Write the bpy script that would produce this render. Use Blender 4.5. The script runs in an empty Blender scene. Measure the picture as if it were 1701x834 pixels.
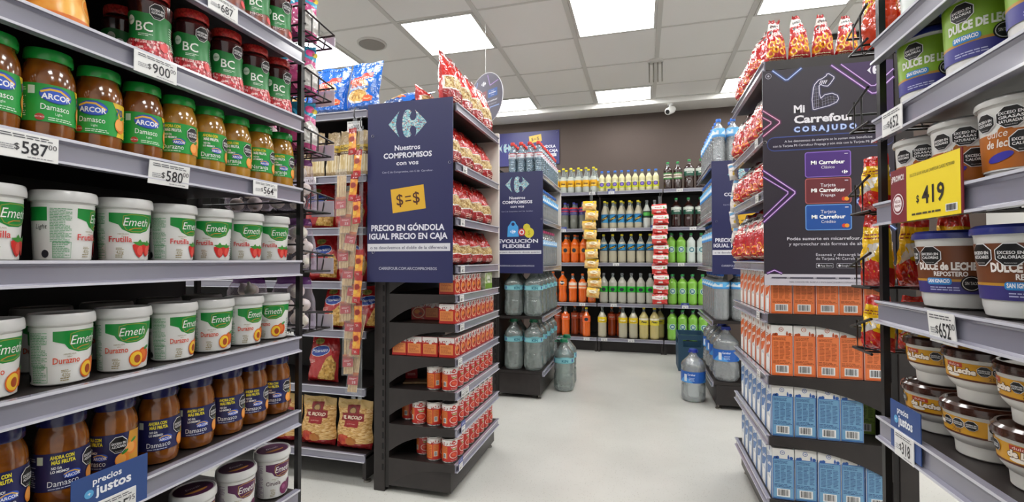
import bpy, bmesh, math, random
from mathutils import Vector, Matrix
random.seed(7)
PI = math.pi
sc = bpy.context.scene
C = sc.collection

# ------------------------------------------------------------------ camera, world, exposure
cam_d = bpy.data.cameras.new('camera')
cam_d.sensor_fit = 'HORIZONTAL'
cam_d.sensor_width = 36.0
cam_d.lens = 785.0 / 1701.0 * 36.0
cam_d.clip_start = 0.02
cam_d.clip_end = 60
cam = bpy.data.objects.new('camera', cam_d)
C.objects.link(cam)
cam.location = (0, 0, 1.1)
cam.rotation_euler = (math.radians(90 + 1.1), 0, math.radians(15.4))
sc.camera = cam

w = bpy.data.worlds.new('world')
sc.world = w
w.use_nodes = True
w.node_tree.nodes['Background'].inputs[0].default_value = (1.0, 0.98, 0.95, 1)
w.node_tree.nodes['Background'].inputs[1].default_value = 0.38  # ambient fill added for brightness, entering through the unbuilt end behind the camera
PANEL_STRENGTH = 10.5
sc.view_settings.view_transform = 'Standard'
sc.view_settings.look = 'None'
sc.view_settings.exposure = 0.76
sc.view_settings.gamma = 1.0
sc.view_settings.use_curve_mapping = False
sc.cycles.max_bounces = 10
sc.cycles.transparent_max_bounces = 40
sc.cycles.caustics_reflective = False
sc.cycles.caustics_refractive = False

# ------------------------------------------------------------------ materials
MATS = {}

def lin(h):
    h = h.lstrip('#')
    out = []
    for i in (0, 2, 4):
        c = int(h[i:i + 2], 16) / 255.0
        out.append(c / 12.92 if c <= 0.04045 else ((c + 0.055) / 1.055) ** 2.4)
    return (*out, 1.0)


def mat(key, hexc, rough=0.45, metal=0.0, bump=None, coat=0.0, spec=0.5, noise=None, trans=0.0):
    """principled material; noise=(scale, hex2, detail) mixes a second colour; bump=(scale, strength)"""
    if key in MATS:
        return MATS[key]
    m = bpy.data.materials.new(key)
    m.use_nodes = True
    nt = m.node_tree
    p = nt.nodes['Principled BSDF']
    p.inputs['Base Color'].default_value = lin(hexc)
    p.inputs['Roughness'].default_value = rough
    p.inputs['Metallic'].default_value = metal
    p.inputs['Coat Weight'].default_value = coat
    p.inputs['Coat Roughness'].default_value = 0.08
    p.inputs['Specular IOR Level'].default_value = spec
    p.inputs['Transmission Weight'].default_value = trans
    tc = nt.nodes.new('ShaderNodeTexCoord')
    if noise:
        n = nt.nodes.new('ShaderNodeTexNoise')
        n.inputs['Scale'].default_value = noise[0]
        n.inputs['Detail'].default_value = noise[2] if len(noise) > 2 else 3
        r = nt.nodes.new('ShaderNodeValToRGB')
        r.color_ramp.elements[0].position = 0.38
        r.color_ramp.elements[0].color = lin(hexc)
        r.color_ramp.elements[1].position = 0.62
        r.color_ramp.elements[1].color = lin(noise[1])
        nt.links.new(tc.outputs['Object'], n.inputs['Vector'])
        nt.links.new(n.outputs['Fac'], r.inputs['Fac'])
        nt.links.new(r.outputs['Color'], p.inputs['Base Color'])
    if bump:
        n2 = nt.nodes.new('ShaderNodeTexNoise')
        n2.inputs['Scale'].default_value = bump[0]
        n2.inputs['Detail'].default_value = 2
        b = nt.nodes.new('ShaderNodeBump')
        b.inputs['Strength'].default_value = bump[1]
        b.inputs['Distance'].default_value = bump[2] if len(bump) > 2 else 0.01
        nt.links.new(tc.outputs['Object'], n2.inputs['Vector'])
        nt.links.new(n2.outputs['Fac'], b.inputs['Height'])
        nt.links.new(b.outputs['Normal'], p.inputs['Normal'])
        if coat:
            nt.links.new(b.outputs['Normal'], p.inputs['Coat Normal'])
    MATS[key] = m
    return m


def film(key, tint, op=0.3, edge=0.75, rough=0.06, body='#dfeaf0', bump=None):
    """thin clear plastic: partly transparent, partly a glossy pale surface, denser at grazing angles"""
    if key in MATS:
        return MATS[key]
    m = bpy.data.materials.new(key)
    m.use_nodes = True
    nt = m.node_tree
    p = nt.nodes['Principled BSDF']
    p.inputs['Base Color'].default_value = lin(body)
    p.inputs['Roughness'].default_value = rough
    t = nt.nodes.new('ShaderNodeBsdfTransparent')
    t.inputs[0].default_value = lin(tint)
    lw = nt.nodes.new('ShaderNodeLayerWeight')
    lw.inputs['Blend'].default_value = 0.35
    mr = nt.nodes.new('ShaderNodeMapRange')
    mr.inputs['To Min'].default_value = op
    mr.inputs['To Max'].default_value = edge
    mx = nt.nodes.new('ShaderNodeMixShader')
    nt.links.new(lw.outputs['Facing'], mr.inputs['Value'])
    nt.links.new(mr.outputs[0], mx.inputs[0])
    nt.links.new(t.outputs[0], mx.inputs[1])
    nt.links.new(p.outputs[0], mx.inputs[2])
    nt.links.new(mx.outputs[0], nt.nodes['Material Output'].inputs[0])
    if bump:
        tc = nt.nodes.new('ShaderNodeTexCoord')
        n2 = nt.nodes.new('ShaderNodeTexNoise')
        n2.inputs['Scale'].default_value = bump[0]
        b = nt.nodes.new('ShaderNodeBump')
        b.inputs['Strength'].default_value = bump[1]
        b.inputs['Distance'].default_value = 0.01
        nt.links.new(tc.outputs['Object'], n2.inputs['Vector'])
        nt.links.new(n2.outputs['Fac'], b.inputs['Height'])
        nt.links.new(b.outputs['Normal'], p.inputs['Normal'])
    MATS[key] = m
    return m


def voro(key, cols, scale=60, rough=0.35, stretch=(1, 1, 1), bump=0.6, kind='F1'):
    """cells of several colours (pasta, pulses, printed pictures)"""
    if key in MATS:
        return MATS[key]
    m = bpy.data.materials.new(key)
    m.use_nodes = True
    nt = m.node_tree
    p = nt.nodes['Principled BSDF']
    p.inputs['Roughness'].default_value = rough
    tc = nt.nodes.new('ShaderNodeTexCoord')
    mp = nt.nodes.new('ShaderNodeMapping')
    mp.inputs['Scale'].default_value = stretch
    v = nt.nodes.new('ShaderNodeTexVoronoi')
    v.inputs['Scale'].default_value = scale
    r = nt.nodes.new('ShaderNodeValToRGB')
    r.color_ramp.interpolation = 'CONSTANT'
    e = r.color_ramp.elements
    while len(e) < len(cols):
        e.new(0.5)
    for i, c in enumerate(cols):
        e[i].position = i / len(cols)
        e[i].color = lin(c)
    sp = nt.nodes.new('ShaderNodeSeparateColor')
    nt.links.new(tc.outputs['Object'], mp.inputs[0])
    nt.links.new(mp.outputs[0], v.inputs['Vector'])
    nt.links.new(v.outputs['Color'], sp.inputs[0])
    nt.links.new(sp.outputs[0], r.inputs[0])
    nt.links.new(r.outputs[0], p.inputs['Base Color'])
    if bump:
        b = nt.nodes.new('ShaderNodeBump')
        b.inputs['Strength'].default_value = bump
        b.inputs['Distance'].default_value = 0.003
        b.invert = True
        nt.links.new(v.outputs['Distance'], b.inputs['Height'])
        nt.links.new(b.outputs['Normal'], p.inputs['Normal'])
    MATS[key] = m
    return m


def P(hexc):
    """glossy print in one colour"""
    return mat('print_' + hexc.lstrip('#'), hexc, 0.38)


# ------------------------------------------------------------------ object helpers
def link(name, me, parent=None, loc=(0, 0, 0), rot=(0, 0, 0)):
    o = bpy.data.objects.new(name, me)
    C.objects.link(o)
    if parent is not None:
        o.parent = parent
    o.location = loc
    o.rotation_euler = rot
    return o


def finish(bm, name, mats, smooth=True, angle=38):
    me = bpy.data.meshes.new(name)
    bm.to_mesh(me)
    bm.free()
    for m in (mats if isinstance(mats, (list, tuple)) else [mats]):
        me.materials.append(m)
    if smooth:
        me.polygons.foreach_set('use_smooth', [True] * len(me.polygons))
        try:
            me.set_sharp_from_angle(angle=math.radians(angle))
        except Exception:
            pass
    me.update()
    return me


def thing(name, label, cat, loc=(0, 0, 0), rz=0.0, group=None):
    o = bpy.data.objects.new(name, None)
    o.empty_display_size = 0.05
    C.objects.link(o)
    o.location = loc
    o.rotation_euler = (0, 0, rz)
    tag(o, label, cat, group)
    return o


def tag(o, label, cat, group=None):
    o['label'] = label
    o['category'] = cat
    if group:
        o['group'] = group
    return o


def dup(root, loc, rot, label, group=None):
    def cp(o, par):
        c = o.copy()
        C.objects.link(c)
        if par is not None:
            c.parent = par
        for ch in o.children:
            cp(ch, c)
        return c
    r = cp(root, None)
    r.location = loc
    r.rotation_euler = rot if isinstance(rot, tuple) else (0, 0, rot)
    r['label'] = label
    if group:
        r['group'] = group
    return r


USED = set()


def place(root, loc, rot, label, group=None):
    """first call moves the prototype itself, later calls copy it with its parts"""
    if root.name not in USED:
        USED.add(root.name)
        root.location = loc
        root.rotation_euler = rot if isinstance(rot, tuple) else (0, 0, rot)
        root['label'] = label
        if group:
            root['group'] = group
        return root
    return dup(root, loc, rot, label, group)


def structure(name, me, loc=(0, 0, 0)):
    o = link(name, me, None, loc)
    o['kind'] = 'structure'
    return o


ORD = ['first', 'second', 'third', 'fourth', 'fifth', 'sixth', 'seventh', 'eighth', 'ninth', 'tenth', 'eleventh', 'twelfth',
       'thirteenth', 'fourteenth', 'fifteenth', 'sixteenth']


def bm_box(bm, x0, y0, z0, x1, y1, z1, mi=0, bevel=0.0):
    vs = [bm.verts.new(p) for p in ((x0, y0, z0), (x1, y0, z0), (x1, y1, z0), (x0, y1, z0), (x0, y0, z1), (x1, y0, z1), (x1, y1, z1), (x0, y1, z1))]
    fs = []
    for q in ((3, 2, 1, 0), (4, 5, 6, 7), (0, 1, 5, 4), (1, 2, 6, 5), (2, 3, 7, 6), (3, 0, 4, 7)):
        f = bm.faces.new([vs[i] for i in q])
        f.material_index = mi
        fs.append(f)
    if bevel:
        es = list({e for f in fs for e in f.edges})
        bmesh.ops.bevel(bm, geom=es, offset=bevel, segments=2, affect='EDGES', profile=0.5)


def box_me(name, m, x0, y0, z0, x1, y1, z1, bevel=0.0):
    bm = bmesh.new()
    bm_box(bm, x0, y0, z0, x1, y1, z1, 0, bevel)
    return finish(bm, name, m, bool(bevel))


def lathe(bm, prof, seg=28, mi=0, cx=0, cy=0, z0=0, wob=None):
    """prof: list of (r, z[, material]); closes at r = 0. wob(theta, z) scales the radius"""
    rings = []
    for p in prof:
        r, z = p[0], p[1]
        if r < 1e-6:
            rings.append([bm.verts.new((cx, cy, z + z0))])
        else:
            rg = []
            for k in range(seg):
                t = 2 * PI * k / seg
                rr = r * (wob(t, z) if wob else 1)
                rg.append(bm.verts.new((cx + rr * math.sin(t), cy - rr * math.cos(t), z + z0)))
            rings.append(rg)
    for i in range(len(rings) - 1):
        a, b = rings[i], rings[i + 1]
        m_ = prof[i][2] if len(prof[i]) > 2 else mi
        for k in range(seg):
            k2 = (k + 1) % seg
            if len(a) == 1 and len(b) == 1:
                continue
            if len(a) == 1:
                f = bm.faces.new((a[0], b[k2], b[k]))
            elif len(b) == 1:
                f = bm.faces.new((a[k], a[k2], b[0]))
            else:
                f = bm.faces.new((a[k], a[k2], b[k2], b[k]))
            f.material_index = m_


def lathe_me(name, m, prof, seg=28, wob=None, angle=38):
    bm = bmesh.new()
    lathe(bm, prof, seg, 0, wob=wob)
    return finish(bm, name, m, True, angle)


def tube(bm, pts, r, seg=8, closed=False, mi=0):
    pts = [Vector(p) for p in pts]
    n = len(pts)
    rings = []
    up = None
    for i, p in enumerate(pts):
        a = pts[i - 1] if (i > 0 or closed) else p
        b = pts[(i + 1) % n] if (i < n - 1 or closed) else p
        t = (b - a).normalized()
        if up is None:
            up = t.orthogonal().normalized()
        up = (up - t * up.dot(t))
        up = up.normalized() if up.length > 1e-5 else t.orthogonal().normalized()
        sd = t.cross(up)
        rings.append([bm.verts.new(p + up * (r * math.cos(2 * PI * k / seg)) + sd * (r * math.sin(2 * PI * k / seg))) for k in range(seg)])
    for i in range(n if closed else n - 1):
        a, b = rings[i], rings[(i + 1) % n]
        for k in range(seg):
            f = bm.faces.new((a[k], a[(k + 1) % seg], b[(k + 1) % seg], b[k]))
            f.material_index = mi
    if not closed:
        bm.faces.new(rings[0][::-1]).material_index = mi
        bm.faces.new(rings[-1]).material_index = mi


def prism(bm, poly, fmap, s0, s1, mi=0):
    """extrude a (d, z) polygon along s; fmap(s, d, z) gives the point"""
    a = [bm.verts.new(fmap(s0, d, z)) for d, z in poly]
    b = [bm.verts.new(fmap(s1, d, z)) for d, z in poly]
    n = len(poly)
    for i in range(n):
        bm.faces.new((a[i], a[(i + 1) % n], b[(i + 1) % n], b[i])).material_index = mi
    bm.faces.new(a[::-1]).material_index = mi
    bm.faces.new(b).material_index = mi
    bmesh.ops.recalc_face_normals(bm, faces=bm.faces)


# ------------------------------------------------------------------ flat artwork: shapes and lettering laid on a surface
TXT = {}


def text_geo(s, bold=0.0, shear=0.0):
    k = (s, bold, shear)
    if k in TXT:
        return TXT[k]
    cu = bpy.data.curves.new('t', 'FONT')
    cu.body = s
    cu.size = 1.0
    cu.resolution_u = 2
    cu.offset = bold
    cu.shear = shear
    ob = bpy.data.objects.new('t', cu)
    C.objects.link(ob)
    me = bpy.data.meshes.new_from_object(ob)
    vs = [(v.co.x, v.co.y) for v in me.vertices]
    fs = [tuple(p.vertices) for p in me.polygons]
    bpy.data.objects.remove(ob)
    bpy.data.curves.remove(cu)
    bpy.data.meshes.remove(me)
    if vs:
        x0 = min(v[0] for v in vs)
        x1 = max(v[0] for v in vs)
    else:
        x0 = x1 = 0
    TXT[k] = (vs, fs, x0, x1)
    return TXT[k]


CAP = None


def cap_h():
    global CAP
    if CAP is None:
        vs = text_geo('H')[0]
        CAP = max(v[1] for v in vs)
    return CAP


class Art:
    def __init__(self):
        self.prims = []
        self.mats = []

    def mi(self, m):
        if isinstance(m, str):
            m = P(m)
        if m not in self.mats:
            self.mats.append(m)
        return self.mats.index(m)

    def poly(self, pts, m, l=1):
        self.prims.append((list(pts), [tuple(range(len(pts)))], self.mi(m), l))
        return self

    def rect(self, x0, y0, x1, y1, m, l=1, rot=0):
        pts = [(x0, y0), (x1, y0), (x1, y1), (x0, y1)]
        if rot:
            cx, cy = (x0 + x1) / 2, (y0 + y1) / 2
            c, s = math.cos(rot), math.sin(rot)
            pts = [(cx + (x - cx) * c - (y - cy) * s, cy + (x - cx) * s + (y - cy) * c) for x, y in pts]
        return self.poly(pts, m, l)

    def rrect(self, x0, y0, x1, y1, r, m, l=1):
        pts = []
        for cx, cy, a in ((x1 - r, y1 - r, 0), (x0 + r, y1 - r, 90), (x0 + r, y0 + r, 180), (x1 - r, y0 + r, 270)):
            for k in range(5):
                t = math.radians(a + k * 22.5)
                pts.append((cx + r * math.cos(t), cy + r * math.sin(t)))
        return self.poly(pts, m, l)

    def disc(self, cx, cy, rx, m, l=1, ry=None, n=20, rot=0, a0=0, a1=360):
        ry = rx if ry is None else ry
        c, s = math.cos(rot), math.sin(rot)
        pts = []
        full = abs(a1 - a0) >= 359
        for k in range(n if full else n + 1):
            t = math.radians(a0 + (a1 - a0) * k / n)
            x, y = rx * math.cos(t), ry * math.sin(t)
            pts.append((cx + x * c - y * s, cy + x * s + y * c))
        return self.poly(pts, m, l)

    def octagon(self, cx, cy, r, txt=('EXCESO EN', 'AZÚCARES'), l=3):
        o = lambda q: [(cx + q * math.cos(PI / 8 + k * PI / 4), cy + q * math.sin(PI / 8 + k * PI / 4)) for k in range(8)]
        self.poly(o(r), '#f2f2f2', l)
        self.poly(o(r * 0.93), '#0d0d0f', l + 1)
        for i, t in enumerate(txt):
            y = cy + r * (0.16 - 0.36 * (i - (len(txt) - 2) / 2)) - r * 0.12
            self.text(t, cx, y, r * 0.24, '#f5f5f5', l + 2, width=r * 1.45, bold=0.02)
        self.text('Ministerio de Salud', cx, cy - r * 0.72, r * 0.09, '#d8d8d8', l + 2, width=r * 0.7)
        return self

    def line(self, pts, wd, m, l=1, closed=False):
        n = len(pts)
        q = list(pts) + ([pts[0], pts[1]] if closed else [])
        i0 = 0
        for i in range(len(q) - 1 - (1 if closed else 0)):
            (x0, y0), (x1, y1) = q[i], q[i + 1]
            d = math.hypot(x1 - x0, y1 - y0)
            if d < 1e-9:
                continue
            ux, uy = (x1 - x0) / d, (y1 - y0) / d
            h = wd / 2
            e = h * 0.45
            ax, ay, bx, by = x0 - ux * e, y0 - uy * e, x1 + ux * e, y1 + uy * e
            self.poly([(ax + uy * h, ay - ux * h), (bx + uy * h, by - ux * h), (bx - uy * h, by + ux * h), (ax - uy * h, ay + ux * h)], m, l + (i % 2) * 0.1)
        return self

    def text(self, s, x, y, h, m, l=2, align='c', bold=0.0, rot=0.0, shear=0.0, width=None):
        vs, fs, x0, x1 = text_geo(s, bold, shear)
        if not vs:
            return self
        k = h / cap_h()
        kx = k
        if width:
            kx = width / max(1e-6, x1 - x0)
        ox = {'l': x0, 'c': (x0 + x1) / 2, 'r': x1}[align]
        c, sn = math.cos(rot), math.sin(rot)
        out = []
        for vx, vy in vs:
            px, py = (vx - ox) * kx, vy * k
            out.append((x + px * c - py * sn, y + px * sn + py * c))
        self.prims.append((out, fs, self.mi(m), l))
        return self

    def fine(self, x0, y0, x1, y1, n, m, l=2, seed=1):
        """rows of dashes: print too small to read"""
        rd = random.Random(seed)
        st = (y1 - y0) / n
        for i in range(n):
            y = y1 - (i + 0.7) * st
            x = x0
            lim = x1 - (x1 - x0) * rd.choice((0, 0, 0.08, 0.3))
            while x < lim - 1e-6:
                w_ = (x1 - x0) * rd.uniform(0.08, 0.25)
                self.rect(x, y, min(x + w_, lim), y + st * 0.42, m, l)
                x += w_ + (x1 - x0) * 0.03
        return self

    def logo(self, cx, cy, s, m, l=2, m2=None):
        """the wedge-and-C emblem, half width s"""
        f = lambda ps: [(cx + px * s, cy + py * s) for px, py in ps]
        left = [(-1, 0), (-0.72, 0.3), (-0.42, 0.62), (-0.5, 0.45), (-0.57, 0.22), (-0.6, 0), (-0.57, -0.22), (-0.5, -0.45), (-0.42, -0.62), (-0.72, -0.3)]
        up = [(-0.27, 0), (-0.26, 0.25), (-0.2, 0.48), (-0.12, 0.61), (0, 0.66), (0.12, 0.63), (0.21, 0.53), (0.15, 0.44), (0.12, 0.33), (0.14, 0.22),
              (0.2, 0.14), (0.3, 0.12), (0.39, 0.17), (0.44, 0.26), (0.46, 0.38), (0.44, 0.5), (0.38, 0.63), (0.68, 0.33), (1, 0)]
        full = up + [(x, -y) for x, y in up[-2:0:-1]]
        self.poly(f(left), m, l)
        self.poly(f(full), m2 or m, l)
        return self

    def barcode(self, x0, y0, x1, y1, l=2, seed=3):
        rd = random.Random(seed)
        self.rect(x0, y0, x1, y1, '#efefef', l)
        x = x0 + (x1 - x0) * 0.06
        while x < x1 - (x1 - x0) * 0.08:
            w_ = (x1 - x0) * rd.choice((0.02, 0.03, 0.05))
            self.rect(x, y0 + (y1 - y0) * 0.12, x + w_, y1 - (y1 - y0) * 0.08, '#1a1a1a', l + 1)
            x += w_ + (x1 - x0) * rd.choice((0.02, 0.03, 0.04))
        return self

    def build(self, name, fmap, du=None, dv=None, eps=0.0004, ubounds=None, vbounds=None, back=None, smooth=True):
        bm = bmesh.new()
        for vs, fs, mi_, l in self.prims:
            bv = [bm.verts.new((x, y, l)) for x, y in vs]
            for f in fs:
                try:
                    fc = bm.faces.new([bv[i] for i in f])
                    fc.material_index = mi_
                except ValueError:
                    pass
        for f in bm.faces:
            f.normal_update()
            if f.normal.z < 0:
                f.normal_flip()
        bad = [f for f in bm.faces if len(f.verts) > 4]
        if bad:
            bmesh.ops.triangulate(bm, faces=bad)
        for axis, d, bd in ((0, du, ubounds), (1, dv, vbounds)):
            if not d:
                continue
            lo = min(v.co[axis] for v in bm.verts)
            hi = max(v.co[axis] for v in bm.verts)
            no = Vector((1, 0, 0)) if axis == 0 else Vector((0, 1, 0))
            k = math.ceil(lo / d)
            while k * d < hi:
                c = k * d
                if c - lo > 1e-6 and hi - c > 1e-6:
                    near = [f for f in bm.faces if min(v.co[axis] for v in f.verts) < c - 1e-7 and max(v.co[axis] for v in f.verts) > c + 1e-7]
                    if near:
                        g = list({v for f in near for v in f.verts}) + list({e for f in near for e in f.edges}) + near
                        bmesh.ops.bisect_plane(bm, geom=g, plane_co=no * c, plane_no=no, dist=1e-7)
                k += 1
        if du and dv:
            # cut along the cell diagonals too, then map every point linearly inside its triangle: all layers follow one facetted surface
            no = Vector((1 / du, 1 / dv, 0))
            ks = [v.co.x / du + v.co.y / dv for v in bm.verts]
            for k in range(math.ceil(min(ks)), math.floor(max(ks)) + 1):
                fl = lambda v: v.co.x / du + v.co.y / dv - k
                near = [f for f in bm.faces if min(fl(v) for v in f.verts) < -1e-5 and max(fl(v) for v in f.verts) > 1e-5]
                if near:
                    g = list({v for f in near for v in f.verts}) + list({e for f in near for e in f.edges}) + near
                    bmesh.ops.bisect_plane(bm, geom=g, plane_co=Vector((k * du, 0, 0)), plane_no=no.normalized(), dist=1e-7)
            raw, corner = fmap, {}

            def node(i, j):
                if (i, j) not in corner:
                    p, n = raw(i * du, j * dv)
                    corner[(i, j)] = (Vector(p), Vector(n))
                return corner[(i, j)]

            def fmap(u, v):
                a, b = u / du, v / dv
                i, j = math.floor(a + 1e-6), math.floor(b + 1e-6)
                s, t = max(0.0, a - i), max(0.0, b - j)
                if s + t <= 1:
                    o, x, y = node(i, j), node(i + 1, j), node(i, j + 1)
                    return o[0] + (x[0] - o[0]) * s + (y[0] - o[0]) * t, o[1] + (x[1] - o[1]) * s + (y[1] - o[1]) * t
                o, x, y = node(i + 1, j + 1), node(i, j + 1), node(i + 1, j)
                return o[0] + (x[0] - o[0]) * (1 - s) + (y[0] - o[0]) * (1 - t), o[1] + (x[1] - o[1]) * (1 - s) + (y[1] - o[1]) * (1 - t)
        for v in bm.verts:
            p, n = fmap(v.co.x, v.co.y)
            v.co = Vector(p) + Vector(n) * (v.co.z * eps)
        if back:
            back(bm)
        return finish(bm, name, self.mats or [P('#ffffff')], smooth, 50)


def wrap(R, rf=None):
    """u is arc length on a cylinder of radius R facing -y, v is height"""
    def f(u, v):
        r = rf(v) if rf else R
        t = u / R
        n = (math.sin(t), -math.cos(t), 0.0)
        return (n[0] * r, n[1] * r, v), n
    return f


def flat(y=0.0):
    return lambda u, v: ((u, y, v), (0, -1, 0))
# ------------------------------------------------------------------ the room
M_WALL = mat('wall_brown', '#554943', 0.75, bump=(40, 0.15, 0.004))
M_CEIL = mat('ceiling_tile', '#f2f1ee', 0.85, bump=(180, 0.12, 0.002))
M_GRID = mat('ceiling_bar', '#d6d5d0', 0.6)
M_SOF = mat('soffit_white', '#e8e7e3', 0.7)


def floor_mat():
    m = bpy.data.materials.new('floor_vinyl')
    m.use_nodes = True
    nt = m.node_tree
    p = nt.nodes['Principled BSDF']
    p.inputs['Roughness'].default_value = 0.34
    tc = nt.nodes.new('ShaderNodeTexCoord')
    n = nt.nodes.new('ShaderNodeTexNoise')
    n.inputs['Scale'].default_value = 1.6
    n.inputs['Detail'].default_value = 4
    r = nt.nodes.new('ShaderNodeValToRGB')
    r.color_ramp.elements[0].position = 0.35
    r.color_ramp.elements[0].color = lin('#bfbeb8')
    r.color_ramp.elements[1].position = 0.65
    r.color_ramp.elements[1].color = lin('#cbcac4')
    v = nt.nodes.new('ShaderNodeTexVoronoi')
    v.inputs['Scale'].default_value = 90
    r2 = nt.nodes.new('ShaderNodeValToRGB')
    r2.color_ramp.elements[0].position = 0.10
    r2.color_ramp.elements[0].color = (0.62, 0.60, 0.56, 1)
    r2.color_ramp.elements[1].position = 0.2
    r2.color_ramp.elements[1].color = (1, 1, 1, 1)
    mx = nt.nodes.new('ShaderNodeMix')
    mx.data_type = 'RGBA'
    mx.blend_type = 'MULTIPLY'
    mx.inputs[0].default_value = 1.0
    nt.links.new(tc.outputs['Object'], n.inputs['Vector'])
    nt.links.new(tc.outputs['Object'], v.inputs['Vector'])
    nt.links.new(n.outputs['Fac'], r.inputs[0])
    nt.links.new(v.outputs['Distance'], r2.inputs[0])
    nt.links.new(r.outputs[0], mx.inputs[6])
    nt.links.new(r2.outputs[0], mx.inputs[7])
    nt.links.new(mx.outputs[2], p.inputs['Base Color'])
    return m


X0R, X1R, YBACK, ZC = -4.6, 3.6, 6.30, 3.06
structure('floor', box_me('floor', floor_mat(), X0R, -2.5, -0.1, X1R, YBACK + 0.1, 0))
structure('wall_back', box_me('wall_back', M_WALL, X0R, YBACK, 0, X1R, YBACK + 0.1, ZC))
structure('wall_left', box_me('wall_left', M_SOF, X0R - 0.1, -2.5, 0, X0R, YBACK, ZC))
structure('wall_right', box_me('wall_right', M_SOF, X1R, -2.5, 0, X1R + 0.1, YBACK, ZC))
structure('ceiling', box_me('ceiling', M_CEIL, X0R, -2.5, ZC, X1R, YBACK + 0.1, ZC + 0.1))
structure('trim_1', box_me('trim_1', M_SOF, X0R, 5.94, 2.993, X1R, YBACK, ZC, 0.004))
# suspended ceiling grid
GX, GY, TX, TY = -2.66, 3.46, 0.7014, 0.671
bm = bmesh.new()
for i in range(-2, 9):
    x = GX + TX * i
    if X0R < x < X1R:
        bm_box(bm, x - 0.02, -2.5, ZC - 0.006, x + 0.02, 5.94, ZC - 0.0005)
for j in range(-8, 4):
    y = GY + TY * j
    bm_box(bm, X0R, y - 0.009, ZC - 0.0055, X1R, y + 0.009, ZC - 0.0008)
bm_box(bm, X0R, 5.918, ZC - 0.007, X1R, 5.939, ZC - 0.0005)
structure('trim_2', finish(bm, 'trim_2', M_GRID, False))

# light panels
m = bpy.data.materials.new('panel_light')
m.use_nodes = True
nt = m.node_tree
nt.nodes.remove(nt.nodes['Principled BSDF'])
em = nt.nodes.new('ShaderNodeEmission')
em.inputs[0].default_value = (1.0, 0.995, 0.985, 1)
em.inputs[1].default_value = PANEL_STRENGTH
nt.links.new(em.outputs[0], nt.nodes['Material Output'].inputs[0])
M_PANEL = m
M_WHITE = mat('white_plastic', '#e9e9e6', 0.4)
names_col = {-1: 'far left', 1: 'left', 3: 'middle', 5: 'right', 7: 'far right'}
names_row = {3: 'against the brown back wall', 0: 'over the middle of the aisle', -3: 'over the near end of the aisle', -6: 'behind the viewer'}
for j in (3, 0, -3, -6):
    for i in (-1, 1, 3, 5, 7):
        x0, x1 = GX + TX * i + 0.045, GX + TX * (i + 1) - 0.045
        y0, y1 = GY + TY * j + 0.03, min(GY + TY * (j + 1) - 0.03, 5.91)
        if x0 < X0R or x1 > X1R:
            continue
        t = thing('ceiling_light', f'square white light panel, {names_col[i]} column, {names_row[j]}', 'light', ((x0 + x1) / 2, (y0 + y1) / 2, ZC - 0.012), 0, 'ceiling light panels')
        hx, hy = (x1 - x0) / 2, (y1 - y0) / 2
        bm = bmesh.new()
        for a in ((-hx - .018, -hy - .018, hx + .018, -hy), (-hx - .018, hy, hx + .018, hy + .018), (-hx - .018, -hy, -hx, hy), (hx, -hy, hx + .018, hy)):
            bm_box(bm, a[0], a[1], 0.0, a[2], a[3], 0.0115)
        link('frame', finish(bm, 'light_frame', M_GRID, False), t)
        link('diffuser', box_me('diffuser', M_PANEL, -hx, -hy, 0.002, hx, hy, 0.010), t)

# ceiling speaker
t = thing('ceiling_speaker', 'round grey ceiling speaker flush in a tile at upper left', 'speaker', (-2.346, 3.749, ZC - 0.012))
link('grille', lathe_me('grille', mat('grille', '#9b9791', 0.6, bump=(700, 0.6, 0.002)), [(0, -0.004), (0.105, -0.004), (0.112, 0.003)], 40), t)
link('rim', lathe_me('rim', M_GRID, [(0.112, 0.004), (0.114, -0.003), (0.128, 0.0), (0.13, 0.0115), (0.112, 0.0115)], 40), t)
# hook rack hanging from the ceiling
t = thing('ceiling_hook', 'small metal hanger with four prongs under a round ceiling plate', 'hanger', (0.137, 4.82, ZC))
link('plate', lathe_me('plate', M_GRID, [(0, -0.001), (0.075, -0.001), (0.075, -0.014), (0.06, -0.02), (0, -0.02)][::-1], 24), t)
M_CHROME = mat('brushed_steel', '#8c8880', 0.3, 0.9)
for k in range(4):
    bm = bmesh.new()
    x = -0.06 + 0.04 * k
    tube(bm, [(x, 0, -0.018), (x, 0, -0.2), (x, -0.02, -0.215), (x, -0.03, -0.19)], 0.006, 8)
    link('prong', finish(bm, 'prong', M_CHROME), t)
t = thing('ceiling_track', 'black track rail on the ceiling at upper right, behind the snack bags', 'track', (1.72, 4.66, ZC - 0.008))
link('rail', box_me('rail', mat('track_black', '#26231f', 0.5), -0.12, -0.02, -0.035, 0.35, 0.02, 0.0, 0.003), t)
link('end_cap', box_me('end_cap', mat('track_black', '#26231f', 0.5), -0.135, -0.022, -0.037, -0.121, 0.022, 0.0, 0.002), t)
# security camera on the soffit
t = thing('security_camera', 'white bullet security camera under the white soffit', 'camera', (0.335, 6.0, 2.993))
link('bracket', lathe_me('bracket', M_WHITE, [(0, -0.07), (0.014, -0.07), (0.016, -0.02), (0.035, -0.012), (0.035, -0.001), (0, -0.001)], 16), t)
bm = bmesh.new()
lathe(bm, [(0, -0.075), (0.026, -0.075), (0.034, -0.07), (0.042, -0.06), (0.045, 0.05), (0.036, 0.08), (0, 0.09)], 20)
ob = link('housing', finish(bm, 'housing', M_WHITE), t, (0, -0.02, -0.085), (math.radians(-70), 0, math.radians(-35)))
ob.rotation_euler = (math.radians(-65), 0, math.radians(-30))
bm = bmesh.new()
lathe(bm, [(0, -0.079), (0.026, -0.077), (0.027, -0.07), (0, -0.07)], 18)
link('lens', finish(bm, 'lens', mat('lens', '#141414', 0.1)), ob)

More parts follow.
